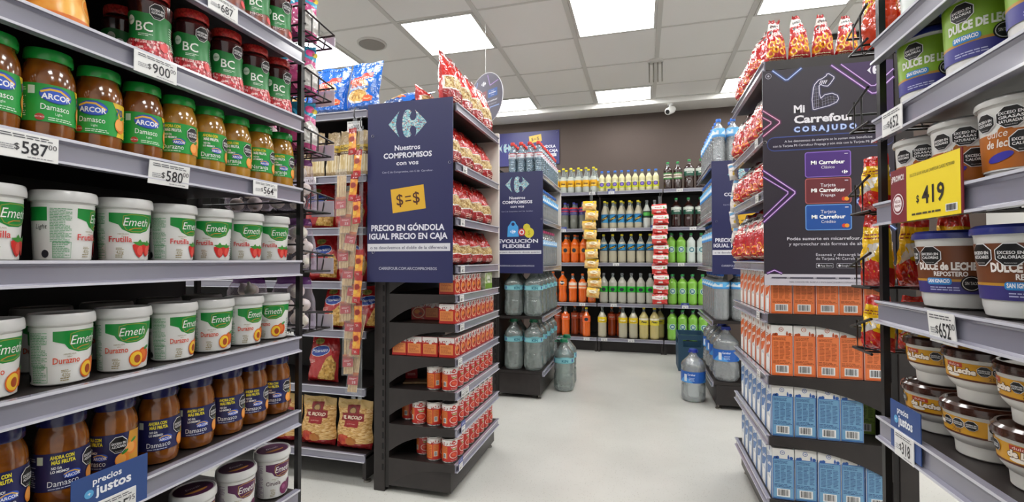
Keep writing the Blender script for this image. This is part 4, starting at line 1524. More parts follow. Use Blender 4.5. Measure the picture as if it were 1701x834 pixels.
def sign_neon(w, h):
    a = Art()
    a.rect(0, 0.043, w, h, mat('sign_black', '#2b2530', 0.42), 0)
    a.rect(0, 0, w, 0.043, '#c3bfc9', 0)
    a.fine(w * 0.06, 0.022, w * 0.95, 0.036, 1, '#5a5766', 1, 4)
    a.text('¡A ACCEDÉ A MICARREFOUR.COM.AR PARA MÁS INFORMACIÓN. SE TARJETA EMITIDA POR BANCO DE SERVICIOS FINANCIEROS', w * 0.5, 0.025, 0.006, '#4a4756', 1, width=w * 0.9)
    a.text('PARA CONOCER MÁS INGRESÁ A WWW.BANCODESERVICIOSFINANCIEROS.COM.AR', w * 0.5, 0.010, 0.006, '#4a4756', 1, width=w * 0.6)
    bl, pu = ('#2f3860', '#4a66a8'), ('#3c2450', '#7a3f9c')
    B, V = '#cfe0ff', '#e8d2f6'
    a.poly([(w * 0.62, h), (w, h), (w, h - 0.25), (w * 0.9, h - 0.14)], '#3a2450', 0.3)
    T = lambda *p: [(x, h - y) for x, y in p]
    neon(a, T((0.036, 0.002), (0.080, 0.042), (0.088, 0.042), (0.135, 0.002)), B, bl)
    neon(a, T((0.236, 0.002), (0.366, 0.12), (0.378, 0.12), (w, 0.065)), V, pu)
    neon(a, T((0.268, 0.002), (0.364, 0.092), (0.376, 0.092), (w, 0.036)), V, pu, 0.0018)
    pk = ('#4a2440', '#8a3a6c')
    neon(a, T((0.0, 0.155), (0.058, 0.2), (0.058, 0.208), (0.0, 0.256)), '#f4c8e0', pk)
    neon(a, T((0.0, 0.182), (0.028, 0.201), (0.028, 0.208), (0.0, 0.23)), '#f4c8e0', pk, 0.0018)
    neon(a, T((0.0, 0.39), (0.108, 0.475), (0.108, 0.483), (0.0, 0.59)), V, pu)
    neon(a, T((0.0, 0.415), (0.084, 0.475), (0.084, 0.483), (0.0, 0.57)), V, pu, 0.0018)
    neon(a, T((w, 0.415), (0.314, 0.515), (0.314, 0.523), (w, 0.625)), B, bl)
    neon(a, T((w, 0.465), (0.370, 0.515), (0.370, 0.523), (w, 0.575)), B, bl, 0.0018)
    neon(a, [(0.01, 0.046), (0.035, 0.058), (0.06, 0.046)], V, pu, 0.0018)
    neon(a, [(w * 0.75, 0.046), (w * 0.81, 0.06), (w * 0.87, 0.046)], B, bl, 0.0018)
    # flexed arm holding a phone
    cx, cy, s = 0.208, h - 0.122, 0.00105
    arm = [(-33, -40), (-36, -5), (-31, 38), (-27, 50), (-14, 65), (-3, 69), (10, 78), (12, 84), (18, 85), (34, 72), (34, 66), (22, 48), (14, 40), (3, 42), (-8, 48), (-13, 44), (-12, 15), (-8, -2), (5, 10), (28, 13), (44, 4), (48, -8), (42, -20), (20, -30), (-5, -36), (-28, -41)]
    q = lambda x, y: (cx + x * s, cy + y * s)
    arm = [q(*p) for p in arm]
    neon(a, arm + arm[:1], '#eceaf4', ('#33304a', '#4c4a70'), 0.002)
    g_ = '#a8a6bc'
    for k in range(6):
        y = -34 + 13 * k
        a.line([q(-34, y), q(-12, y + 3)], 0.0006, g_, 3)
    for k in range(3):
        a.line([q(-28 + 6 * k, -36), q(-25 + 5 * k, 45)], 0.0006, g_, 3)
    for k in range(5):
        a.line([q(-4 + 9 * k, 2 + 2.0 * k - 0.45 * k * k), q(-2 + 9 * k, -33 + 3 * k)], 0.0006, g_, 3)
    for k in range(3):
        a.line([q(-6, -8 - 9 * k), q(20, 2 - 10 * k), q(44, -4 - 7 * k)], 0.0006, g_, 3)
    for k in range(4):
        a.line([q(-12 + 6 * k, 50), q(-6 + 6 * k, 62)], 0.003, '#d8d6e4', 3.6)
    a.text('Mi', 0.108, h - 0.172, 0.027, '#e2e0e6', 3, 'l', bold=0.035)
    a.text('Carrefour', 0.108, h - 0.213, 0.028, '#e2e0e6', 3, 'l', bold=0.035, width=0.204)
    a.text('C O R A J U D O', 0.2115, h - 0.2465, 0.0185, '#b9cdf4', 3, width=0.207, bold=0.04)
    a.text('C O R A J U D O', 0.2115, h - 0.2470, 0.0195, '#3f4f8c', 2.2, width=0.212, bold=0.10)
    y0 = h - 0.313
    a.rrect(0.014, y0 - 0.004, w - 0.001, y0 + 0.052, 0.026, '#3b4a86', 1)
    a.rrect(0.016, y0, w - 0.001, y0 + 0.048, 0.023, '#241d33', 1.6)
    a.text('A los descuentos de siempre se le suman más beneficios', 0.22, y0 + 0.028, 0.0085, '#d8d6e0', 3, width=0.29)
    a.text('con la Tarjeta Mi Carrefour Prepaga y aún más con la Tarjeta Mi Tarjeta', 0.215, y0 + 0.011, 0.0085, '#d8d6e0', 3, width=0.36)
    for k, (c0, c1, l1, l2, l3, br) in enumerate((('#4a2a78', '#8f6cc8', None, 'Mi Carrefour', 'Clásico', None), ('#6a2a30', '#b06060', 'Tarjeta', 'Mi Carrefour', 'Prepaga', 1), ('#1f4f9a', '#6fa0e0', 'Tarjeta', 'Mi Carrefour', 'Crédito', 1))):
        y1 = h - 0.330 - 0.1005 * k
        x0, x1 = 0.146, 0.293
        y2 = y1 - 0.091
        a.rrect(x0 - 0.003, y2 - 0.003, x1 + 0.003, y1 + 0.003, 0.009, c1, 3)
        a.rrect(x0, y2, x1, y1, 0.007, c0, 3.8)
        xm = (x0 + x1) / 2
        if l1:
            a.text(l1, xm, y1 - 0.030, 0.012, '#ece8f0', 5)
            a.text(l2, xm, y1 - 0.050, 0.0135, '#ffffff', 5, width=0.112, bold=0.03)
            a.text(l3, xm, y1 - 0.067, 0.0105, '#ece8f0', 5)
            a.disc(x1 - 0.022, y2 + 0.013, 0.0075, '#d8402a', 5)
            a.disc(x1 - 0.013, y2 + 0.013, 0.0075, '#e89a2a', 5.4)
        else:
            a.text(l2, xm, y1 - 0.045, 0.0135, '#ffffff', 5, width=0.112, bold=0.03)
            a.text(l3, xm, y1 - 0.062, 0.0105, '#ece8f0', 5)
            a.logo(x1 - 0.018, y2 + 0.014, 0.0105, '#ffffff', 5)
        a.line([(x1 - 0.018, y1 - 0.009), (x1 - 0.008, y1 - 0.009)], 0.003, '#d8d0e0', 5)
    a.text('Podés sumarte en micarrefour.com.ar', 0.080, h - 0.662, 0.0115, '#dcdae4', 3, 'l', width=0.30, bold=0.01)
    a.text('y aprovechar más formas de ahorrar', 0.086, h - 0.682, 0.0115, '#dcdae4', 3, 'l', width=0.285)
    a.text('Escaneá y descargá la app', 0.177, h - 0.722, 0.0095, '#dcdae4', 3, 'l', width=0.175)
    a.text('de Tarjeta Mi Carrefour', 0.177, h - 0.737, 0.0095, '#dcdae4', 3, 'l', width=0.145)
    for x0, tx in ((0.177, 'App Store'), (0.245, 'Google Play')):
        a.rrect(x0, h - 0.768, x0 + 0.057, h - 0.750, 0.003, '#bdbac8', 3)
        a.rrect(x0 + 0.0012, h - 0.7668, x0 + 0.0558, h - 0.7512, 0.003, '#141218', 3.6)
        a.text(tx, x0 + 0.034, h - 0.762, 0.0065, '#e8e6ee', 4.2, width=0.038)
        a.disc(x0 + 0.009, h - 0.759, 0.0042, '#e8e6ee', 4.2)
    a.logo(0.375, h - 0.034, 0.0235, '#dedbe6', 4)
    a.disc(0.021, h - 0.022, 0.011, '#a8a4b4', 3)
    a.disc(0.021, h - 0.022, 0.009, '#2b2530', 3.6)
    a.disc(0.021, h - 0.022, 0.004, '#a8a4b4', 4.2)
    return a


t = thing('hanging_board', 'dark neon-line sign with flexed arm on the near right gondola end', 'sign', (0.457, 2.03, 1.003))
sign_board(t, sign_neon(0.434, 0.835), 0.434, 0.835)
screws(t, [(0.006, 0.555)])

# ------------------------------------------------------------------ red pasta bags of the left gondola
def red_bag(seed, w=0.155, h=0.215):
    a = Art()
    a.rect(-w / 2, 0, w / 2, h, F_RED, 0)
    a.rect(-w / 2, 0, w / 2, h * 0.30, F_RED2, 1)
    a.poly([(-w / 2, h * 0.28), (0, h * 0.32), (w / 2, h * 0.28), (w / 2, h * 0.56), (w * 0.1, h * 0.60), (-w / 2, h * 0.54)], F_WHITE, 1.4)
    a.poly([(-w * 0.47, h * 0.31), (0, h * 0.345), (w * 0.47, h * 0.31), (w * 0.47, h * 0.54), (w * 0.1, h * 0.58), (-w * 0.47, h * 0.52)], PASTA, 2)
    a.rect(w * 0.33, 0, w / 2, h * 0.34, F_ORG, 2.4)
    a.line([(-w * 0.3, h * 0.7), (-w * 0.1, h * 0.85), (0.0, h * 0.93)], 0.002, '#ecd8d0', 2)
    a.line([(w * 0.1, h * 0.68), (w * 0.3, h * 0.78), (w * 0.38, h * 0.9)], 0.002, '#ecd8d0', 2)
    a.fine(-w * 0.28, h * 0.08, w * 0.2, h * 0.2, 3, '#e8c8b8', 2, seed)
    return pouch('pasta_bag', 'bag', a, w, h, 0.042, seed, F_RED, seal=F_RED2, top=0.9, lean=0.03)


rbs = [red_bag(31), red_bag(47)]
rows = ['topmost', 'second', 'third', 'fourth']
for k in range(4):
    n_ = 4
    for i in range(n_):
        y = 2.105 + 0.163 * i
        tall = k == 0
        o = place(rbs[(i + k) % 2], (-0.886, y, LEV_A[k] + 0.001), (-0.0, 0, R90 + (0.12 * ((i * 5 + k) % 3 - 1)) * 0.6), f'red pasta bag, {rows[k]} shelf of the left gondola, {["nearest", "second", "third", "farthest"][i]} of its row', 'red pasta bags on the left gondola')
        o.scale = (1.0, 1.0, [1.2, 0.98, 0.95, 0.82][k])
for k in (0,):
    for i in range(3):
        o = place(rbs[i % 2], (-1.02 - 0.0, 2.14 + 0.17 * i, LEV_A[k] + 0.001), (-0.1, 0, R90), f'red pasta bag behind the topmost front row, {["nearest", "second", "farthest"][i]}', 'red pasta bags behind the topmost row')
        o.scale = (1.0, 1.0, 0.6)

# ------------------------------------------------------------------ cartons and tins of tomato
M_CAN = mat('tin_metal', '#b9b7b4', 0.25, 0.85)
M_CANRED = '#c02a22'


def speckle(a, x0, x1, y0, y1, n, l, seed, r=0.003):
    rd = random.Random(seed)
    for _ in range(n):
        a.disc(rd.uniform(x0, x1), rd.uniform(y0, y1), r * rd.uniform(0.4, 1.1), rd.choice(['#c02a22', '#a81f1f', '#7a1a1a']), l, n=8)


def tin():
    t = thing('tomato_tin', 'tin', 'tin')
    prof = [(0, 0.002), (0.034, 0.002), (0.0355, 0), (0.0365, 0.001), (0.0365, 0.003), (0.0355, 0.005), (0.0355, 0.105), (0.0365, 0.107), (0.0365, 0.1095), (0.0355, 0.11), (0.034, 0.108), (0, 0.1075)]
    link('tin_body', lathe_me('tin_body', M_CAN, prof, 36), t)
    a = Art()
    R = 0.0357
    hw = PI * R * 0.998
    a.rect(-hw, 0.006, hw, 0.104, M_CANRED, 1)
    a.rect(-hw, 0.079, hw, 0.104, '#e6e0dc', 2)
    speckle(a, -hw, hw, 0.079, 0.092, 46, 3, 3)
    a.disc(0.004, 0.092, 0.0095, '#c02a22', 3.4)
    a.logo(0.004, 0.092, 0.0055, '#ffffff', 4.2)
    a.text('TOMATES', 0.006, 0.066, 0.007, '#f3e6e0', 3, width=0.034, bold=0.03)
    a.rect(-0.005, 0.058, 0.02, 0.0635, '#7aa64a', 3)
    a.text('enteros', 0.0075, 0.0592, 0.0035, '#ffffff', 4)
    a.disc(0.006, 0.036, 0.023, '#e8dcd0', 3, ry=0.0165)
    a.disc(0.006, 0.0365, 0.0205, '#c23a24', 3.6, ry=0.014)
    a.disc(0.002, 0.038, 0.009, '#dc5a3a', 4.2, ry=0.006)
    a.disc(0.012, 0.034, 0.008, '#d84c30', 4.2, ry=0.005)
    a.text('Peso neto 400g', 0.004, 0.0105, 0.0042, '#f3e6e0', 3, width=0.03)
    a.rect(-0.052, 0.02, -0.027, 0.075, '#dd7a32', 2.4)
    a.fine(-0.05, 0.045, -0.029, 0.073, 8, '#9c3a20', 3, 4)
    a.barcode(-0.047, 0.022, -0.033, 0.044, 3)
    a.rect(-0.1, 0.012, -0.056, 0.075, '#dd7a32', 2.4)
    a.fine(-0.097, 0.018, -0.06, 0.07, 14, '#9c3a20', 3, 5)
    link('paper_label', a.build('tin_label', wrap(R), du=0.0045), t)
    return t


tn = tin()
XA = -0.8745
for k, (li, cols) in enumerate(((7, 2), (8, 4), (9, 3))):
    rn = ['upper', 'middle', 'lowest'][k]
    for i in range(8):
        y = 2.075 + 0.0765 * i
        place(tn, (XA, y, LEV_A[li] + 0.001), 0.85 if i == 0 else R90 - 0.35 + 0.06 * ((i * 3 + k) % 3), f'red tomato tin, {rn} tin shelf, aisle edge, {near(i, 8)}' if i else f'red tomato tin at the near aisle corner of the {rn} tin shelf', f'tomato tins of the {rn} row')
    for c in range(1, cols):
        x = XA - 0.079 * c
        place(tn, (x, 2.08 + (0.05 if c == cols - 1 and k else 0), LEV_A[li] + 0.001), [0.2, 1.7, 0.5, 1.1][c] if k else 1.9, f'red tomato tin facing the viewer, {rn} tin shelf, {["", "second", "third", "fourth"][c]} from aisle', f'tomato tins of the {rn} row')


def tomato_carton():
    t = thing('tomato_carton', 'c', 'carton')
    wx, dy, h = 0.07, 0.078, 0.092      # local: front (-y) faces the aisle
    link('carton', box_me('carton', mat('carton_red', '#bb2822', 0.4), -wx / 2, -dy / 2, 0, wx / 2, dy / 2, h, 0.001), t)
    a = Art()
    a.rect(-wx / 2 + .001, 0.001, wx / 2 - .001, h - .001, '#c02a22', 1)
    a.rect(-wx / 2 + .001, h * 0.72, wx / 2 - .001, h - .001, '#e2dcd8', 2)
    speckle(a, -wx * 0.46, wx * 0.46, h * 0.72, h * 0.86, 16, 3, 8, 0.0035)
    a.disc(-wx * 0.1, h * 0.86, 0.0085, '#c02a22', 3.4)
    a.octagon(wx * 0.28, h * 0.84, 0.0085, l=4)
    a.disc(0, h * 0.38, wx * 0.44, '#e9c9a0', 3, ry=h * 0.3)
    a.disc(0, h * 0.38, wx * 0.38, '#c2451f', 3.6, ry=h * 0.25)
    a.disc(-wx * 0.1, h * 0.43, wx * 0.2, '#e08a3a', 4.2, ry=h * 0.11)
    a.disc(wx * 0.14, h * 0.32, wx * 0.14, '#7a2415', 4.2, ry=h * 0.08)
    a.text('PURÉ DE TOMATE', 0, h * 0.66, 0.0052, '#f5e6dc', 5, width=wx * 0.8, bold=0.03)
    a.text('520g', wx * 0.3, h * 0.05, 0.005, '#f5e6dc', 3)
    link('front_print', a.build('front_print', flat(-dy / 2 - 0.0002), smooth=False), t)
    # the side that looks at the viewer
    b = Art()
    b.rect(-dy / 2 + .001, 0.001, dy / 2 - .001, h - .001, '#bb2822', 1)
    b.rect(-dy / 2 + .001, h * 0.72, dy / 2 - .001, h - .001, '#dcd6d2', 2)
    b.poly([(-0.006, h * 0.72), (0.012, h * 0.72), (0.006, h * 0.6), (0.0, h * 0.6)], '#dcd6d2', 2)
    speckle(b, -dy * 0.46, dy * 0.46, h * 0.72, h * 0.82, 14, 3, 9, 0.003)
    b.rect(-dy * 0.42, h * 0.14, dy * 0.42, h * 0.64, '#dc8a48', 3)
    b.fine(-dy * 0.36, h * 0.2, dy * 0.3, h * 0.58, 7, '#b04a28', 4, 6)
    f = lambda u, v: ((-wx / 2 - 0.0002, -u, v), (-1, 0, 0))
    link('side_print', b.build('side_print', f, smooth=False), t)
    tp = Art().rect(-wx / 2 + .001, -dy / 2 + .001, wx / 2 - .001, dy / 2 - .001, '#d8d2ce', 1)
    tp.rect(-wx / 2 + .001, -0.002, wx / 2 - .001, 0.002, '#b8b0aa', 2)
    link('folded_top', tp.build('folded_top', lambda u, v: ((u, v, h + 0.0002), (0, 0, 1)), smooth=False), t)
    return t


tcart = tomato_carton()
for k, (li, n_, hs) in enumerate(((4, 5, 1.0), (5, 8, 1.0), (6, 8, 1.0))):
    rn = ['upper', 'middle', 'lower'][k]
    for i in range(n_):
        place(tcart, (XA - 0.003, 2.077 + 0.0745 * i, LEV_A[li] + 0.001), R90, f'red tomato carton, {rn} carton shelf, aisle edge, {near(i, n_)}', f'tomato cartons of the {rn} shelf')
for c in range(3):
    place(tcart, (XA - 0.0875 - 0.0795 * c, 2.077, LEV_A[6] + 0.001), R90, f'red tomato carton facing the viewer on the lower carton shelf, {["second", "third", "fourth"][c]} from the aisle', 'tomato cartons facing the viewer')
for c, x in enumerate((-1.005, -1.09)):
    place(tcart, (x, 2.19, LEV_A[5] + 0.001), R90 if c == 0 else 0.35, f'red tomato carton set back on the middle carton shelf, {["nearer the aisle", "beside the dark column"][c]}', 'tomato cartons set back')
# pack of green and white boxes at the far end of the upper carton shelf
t = thing('green_carton', 'small green and white carton at the far end of the upper carton shelf', 'carton', (XA, 2.55, LEV_A[4] + 0.001), R90)
link('carton', box_me('carton', mat('carton_green', '#86a83c', 0.4, noise=(30, '#d8dcc8', 2)), -0.06, -0.035, 0, 0.06, 0.035, 0.09, 0.001), t)
a = Art().rect(-0.059, 0.001, 0.059, 0.03, '#6f9a2c', 1).disc(0, 0.05, 0.03, '#e4e8d8', 1, ry=0.018).text('arvejas', 0, 0.045, 0.012, '#2f6a2c', 2, bold=0.03)
link('front_print', a.build('front_print', flat(-0.0353), smooth=False), t)
# flat leaflet lying on the upper tin shelf
t = thing('snack_sachet', 'small red and brown sachet lying on the upper tin shelf by the column', 'sachet', (-1.09, 2.16, LEV_A[7] + 0.001), 0.3)
bm = bmesh.new()
bm_box(bm, -0.06, -0.04, 0, 0.06, 0.04, 0.008, 0, 0.003)
link('sachet_body', finish(bm, 'sachet_body', mat('sachet_brown', '#8a6a48', 0.35, noise=(50, '#a88a60'))), t)
a = Art().rect(-0.03, 0.0, 0.03, 0.05, '#9c2026', 1).fine(-0.02, 0.015, 0.02, 0.03, 2, '#e0b8b0', 2, 3)
link('header_card', a.build('header_card', lambda u, v: ((u - 0.03, 0.035 - 0.2 * v, v + 0.009), (0, -1, 0.2)), back=None, smooth=False), t)

for k, (li, y) in enumerate(((3, 2.09), (4, 2.08), (5, 2.085), (6, 2.06), (1, 2.12), (2, 2.09))):
    mini_card(f'price label near end of the left gondola, {["fourth", "fifth", "sixth", "seventh", "second", "third"][k]} rail from the top', (-0.8165, y, LEV_A[li] - 0.019), R90, group='rail labels on the left gondola')
for k, (li, y) in enumerate(((7, 2.10), (7, 2.15), (8, 2.10), (9, 2.07))):
    mini_card(f'price label on the rail of the {["upper tin shelf, nearer", "upper tin shelf, farther", "middle tin shelf", "lowest tin shelf"][k]}', (-0.8165, y, LEV_A[li] - 0.019), R90, blue=k >= 2, w=0.045, group='rail labels on the left gondola')
# ------------------------------------------------------------------ bottles
def pet(key, tint, body, clear=0.62, milk=0.15):
    """bottle wall and the water in it: part straight see-through, part refracting, a trace of milky scatter, sharp reflections"""
    m = bpy.data.materials.new(key)
    m.use_nodes = True
    nt = m.node_tree
    p = nt.nodes['Principled BSDF']
    p.inputs['Base Color'].default_value = lin(body)
    p.inputs['Roughness'].default_value = 0.12
    p.inputs['Coat Weight'].default_value = 1.0
    p.inputs['Coat Roughness'].default_value = 0.03
    g = nt.nodes.new('ShaderNodeBsdfGlass')
    g.inputs['Color'].default_value = lin(tint)
    g.inputs['Roughness'].default_value = 0.02
    g.inputs['IOR'].default_value = 1.33
    t = nt.nodes.new('ShaderNodeBsdfTransparent')
    t.inputs[0].default_value = lin(tint)
    tc = nt.nodes.new('ShaderNodeTexCoord')
    n = nt.nodes.new('ShaderNodeTexNoise')
    n.inputs['Scale'].default_value = 38
    b = nt.nodes.new('ShaderNodeBump')
    b.inputs['Strength'].default_value = 0.8
    b.inputs['Distance'].default_value = 0.008
    nt.links.new(tc.outputs['Object'], n.inputs['Vector'])
    nt.links.new(n.outputs['Fac'], b.inputs['Height'])
    for nd in (p, g):
        nt.links.new(b.outputs['Normal'], nd.inputs['Normal'])
    m1 = nt.nodes.new('ShaderNodeMixShader')
    m1.inputs[0].default_value = 1 - clear
    nt.links.new(t.outputs[0], m1.inputs[1])
    nt.links.new(g.outputs[0], m1.inputs[2])
    m2 = nt.nodes.new('ShaderNodeMixShader')
    m2.inputs[0].default_value = milk
    nt.links.new(m1.outputs[0], m2.inputs[1])
    nt.links.new(p.outputs[0], m2.inputs[2])
    gl = nt.nodes.new('ShaderNodeBsdfGlossy')
    gl.inputs['Roughness'].default_value = 0.06
    fr = nt.nodes.new('ShaderNodeFresnel')
    fr.inputs['IOR'].default_value = 1.75
    nt.links.new(b.outputs['Normal'], gl.inputs['Normal'])
    nt.links.new(b.outputs['Normal'], fr.inputs['Normal'])
    m3 = nt.nodes.new('ShaderNodeMixShader')
    nt.links.new(fr.outputs[0], m3.inputs[0])
    nt.links.new(m2.outputs[0], m3.inputs[1])
    nt.links.new(gl.outputs[0], m3.inputs[2])
    nt.links.new(m3.outputs[0], nt.nodes['Material Output'].inputs[0])
    return m


PET = pet('pet_clear', '#f3f8fa', '#eef4f7', 0.56, 0.28)
PET_BLUE = pet('pet_blue', '#dff0fa', '#b9dcf0', 0.5, 0.26)
PET_GREEN = pet('pet_greenish', '#e9f3f0', '#d9e6e3', 0.58, 0.24)


def bottle_profile(r, h, neck=0.0135, shoulder=0.36, waist=0.0, ribs=0, rib_d=0.0012, z_rib=(0.05, 0.5)):
    """(r, z) outline up to the neck ring of a drinks bottle with a five-lobed foot below"""
    p = [(0, 0.006), (r * 0.55, 0.0), (r * 0.86, 0.002), (r * 0.97, 0.014)]
    zs = h * (1 - shoulder)
    n = 26
    for k in range(n + 1):
        t = k / n
        z = 0.02 + (zs - 0.02) * t
        rr = r
        if waist:
            rr *= 1 - waist * math.exp(-((z / h - 0.36) / 0.07) ** 2)
        if ribs and z_rib[0] * h < z < z_rib[1] * h:
            rr -= rib_d * (1 + math.sin(2 * PI * ribs * (z / h - z_rib[0]) / (z_rib[1] - z_rib[0])))
        p.append((rr, z))
    zn = h - 0.030
    for k in range(1, 9):
        t = k / 8
        c = 0.5 + 0.5 * math.cos(PI * (t ** 0.85))
        p.append((neck + (r - neck) * c, zs + (zn - zs) * t))
    p += [(neck, zn + 0.002), (neck + 0.003, zn + 0.003), (neck + 0.003, zn + 0.006), (neck, zn + 0.007), (neck, h - 0.002)]
    return p


def lobes(th, z):
    return 1 + (0.05 * math.cos(5 * th) - 0.02) * max(0.0, 1 - z / 0.03) if z < 0.03 else 1


def cap_me(m, r, h0, hh=0.016):
    return lathe_me('cap', m, [(r, h0), (r + 0.0006, h0 + 0.001), (r + 0.0006, h0 + hh * 0.85), (r - 0.001, h0 + hh), (0, h0 + hh)], 20, lambda th, z: 1 + 0.03 * math.sin(20 * th))


def bottle(name, cat, r, h, body, capm, label=None, liquid=None, fill=0.86, neck=0.0135, seg=24, cap_hh=0.016, part='bottle_body', **kw):
    """label: (art function(art, R, z0, z1), z0, z1); liquid: colour material for the filled part"""
    t = thing(name, 'b', cat)
    prof = bottle_profile(r, h, neck, **kw)
    bm = bmesh.new()
    if liquid:
        # bottle wall reads as the drink's colour up to the fill line, clear above
        zf = h * fill
        pr = [(p[0], p[1], 0 if p[1] < zf else 1) for p in prof]
        lathe(bm, pr, seg, 0, wob=lobes)
        link(part, finish(bm, part, [liquid, body]), t)
    else:
        lathe(bm, prof, seg, 0, wob=lobes)
        link(part, finish(bm, part, body), t)
    link('cap', cap_me(capm, neck + 0.0028, h - 0.022, cap_hh + 0.006), t)
    if label:
        fn, z0, z1 = label
        a = Art()
        rr = max(p[0] for p in prof if z0 <= p[1] <= z1) if any(z0 <= p[1] <= z1 for p in prof) else r
        hw = PI * rr * 0.999
        fn(a, rr, z0, z1, hw)
        link('paper_label', a.build('bottle_label', wrap(rr + 0.0006), du=rr * 2 * PI / 24), t)
    return t


CAPS = {k: mat('cap_' + k, v, 0.35) for k, v in dict(red='#d0352c', blue='#2f6fd0', navy='#2438a0', green='#12734f', yellow='#e3d21f', lime='#2fa84a', orange='#d8641e', white='#d8d8d8', purple='#3c3f9e', grey='#77797c', lightgreen='#2f9a50').items()}


# ---- left water gondola
def lab_redcap(a, R, z0, z1, hw):
    a.rect(-hw, z0, hw, z1, '#dfe4ea', 1)
    a.rect(-hw, z1 - 0.006, hw, z1, '#c84a50', 2)
    for c in (-R * PI * 0.66, 0, R * PI * 0.66):
        a.text('Aquarel', c, (z0 + z1) / 2 - 0.006, 0.012, '#c23a44', 3, width=R * 1.3, shear=0.3, bold=0.02)
        a.fine(c - R * 0.5, z0 + 0.003, c + R * 0.5, z0 + 0.01, 1, '#5a7fb0', 3, 3)


WX = [-0.803, -0.875, -0.947, -1.019]
b_red = bottle('water_bottle', 'bottle', 0.0335, 0.275, PET_BLUE, CAPS['red'], (lab_redcap, 0.145, 0.185), cap_hh=0.02, neck=0.014, ribs=7, z_rib=(0.06, 0.48))
for iy in range(11):
    for ix in range(4):
        if ix > 1 and iy > 3:
            continue
        place(b_red, (WX[ix], 3.72 + 0.0725 * iy, LEV_C[0] + 0.001), R90 + 0.6 * ix - 1.2 * (iy == 0), f'red-capped water bottle, top shelf, {ORD[iy]} row back, {["aisle edge", "second in", "third in", "fourth in"][ix]}', 'red-capped water bottles')


def lab_blue(word, base='#5aa9dc', dark='#2f78bd'):
    def fn(a, R, z0, z1, hw):
        a.rect(-hw, z0, hw, z1, base, 1)
        a.rect(-hw, z0, hw, z0 + (z1 - z0) * 0.22, dark, 2)
        for c in (-R * PI * 0.66, 0, R * PI * 0.66):
            a.poly([(c - R * 0.9, z0 + (z1 - z0) * 0.3), (c - R * 0.1, z0 + (z1 - z0) * 0.85), (c + R * 0.3, z0 + (z1 - z0) * 0.55), (c + R * 0.8, z0 + (z1 - z0) * 0.3)], '#d5e6f2', 2)
            if word:
                a.text(word, c, z0 + (z1 - z0) * 0.38, (z1 - z0) * 0.26, '#f2f7fb', 3, width=R * 1.4, bold=0.03)
            a.rect(c + R * 0.5, z0 + (z1 - z0) * 0.3, c + R * 0.85, z0 + (z1 - z0) * 0.75, '#d8dfe8', 3)
    return fn


b_half = bottle('water_bottle', 'bottle', 0.034, 0.262, PET, CAPS['blue'], (lab_blue('agua'), 0.14, 0.20), neck=0.013, ribs=9, z_rib=(0.05, 0.5))
for iy in range(11):
    for ix in range(2):
        if ix == 1 and iy > 2:
            continue
        place(b_half, (WX[ix], 3.715 + 0.0725 * iy, LEV_C[1] + 0.001), R90, f'blue-labelled water bottle on the second shelf of the left water gondola, {ORD[iy]} back{"" if ix == 0 else ", inner row"}'.replace(' on the second shelf of the left water gondola', ', left gondola, second shelf'), 'blue-labelled water bottles, left gondola')
b_pink = bottle('water_bottle', 'bottle', 0.044, 0.30, PET, mat('cap_pink', '#c84a78', 0.35), (lab_blue('', '#9cc3e6', '#6a9fd0'), 0.17, 0.215), neck=0.018, ribs=8, z_rib=(0.05, 0.5))
for iy in range(8):
    place(b_pink, (-0.815, 3.73 + 0.093 * iy, LEV_C[2] + 0.001), R90, f'pink-capped water bottle, left gondola, third shelf, {ORD[iy]} back', 'pink-capped water bottles')


def lab_kin(a, R, z0, z1, hw):
    a.rect(-hw, z0, hw, z1, '#8fcfd6', 1)
    n = 24
    for k in range(-1, 2):
        c = k * R * PI * 0.66
        pts = [(c - R * 0.95, z1), (c - R * 0.5, z1 + 0.003), (c - R * 0.25, z1 + 0.009), (c + R * 0.25, z1 + 0.009), (c + R * 0.5, z1 + 0.003), (c + R * 0.95, z1), (c, z1 - 0.012)]
        a.poly(pts, '#8fcfd6', 1)
        a.text('KIN', c, z0 + (z1 - z0) * 0.22, (z1 - z0) * 0.5, '#1f6f86', 3, width=R * 0.62, bold=0.03)
        a.rect(c + R * 0.72, z0 + (z1 - z0) * 0.25, c + R * 0.9, z0 + (z1 - z0) * 0.8, '#3a4fa0', 3)
        a.line([(c - R * 0.95, z1 - 0.004), (c - R * 0.45, z1 + 0.0), (c - R * 0.25, z1 + 0.005), (c + R * 0.25, z1 + 0.005), (c + R * 0.45, z1), (c + R * 0.95, z1 - 0.004)], 0.002, '#3f95a6', 3)
    a.line([(-hw, z0 + 0.004), (hw, z0 + 0.004)], 0.002, '#3f95a6', 3)


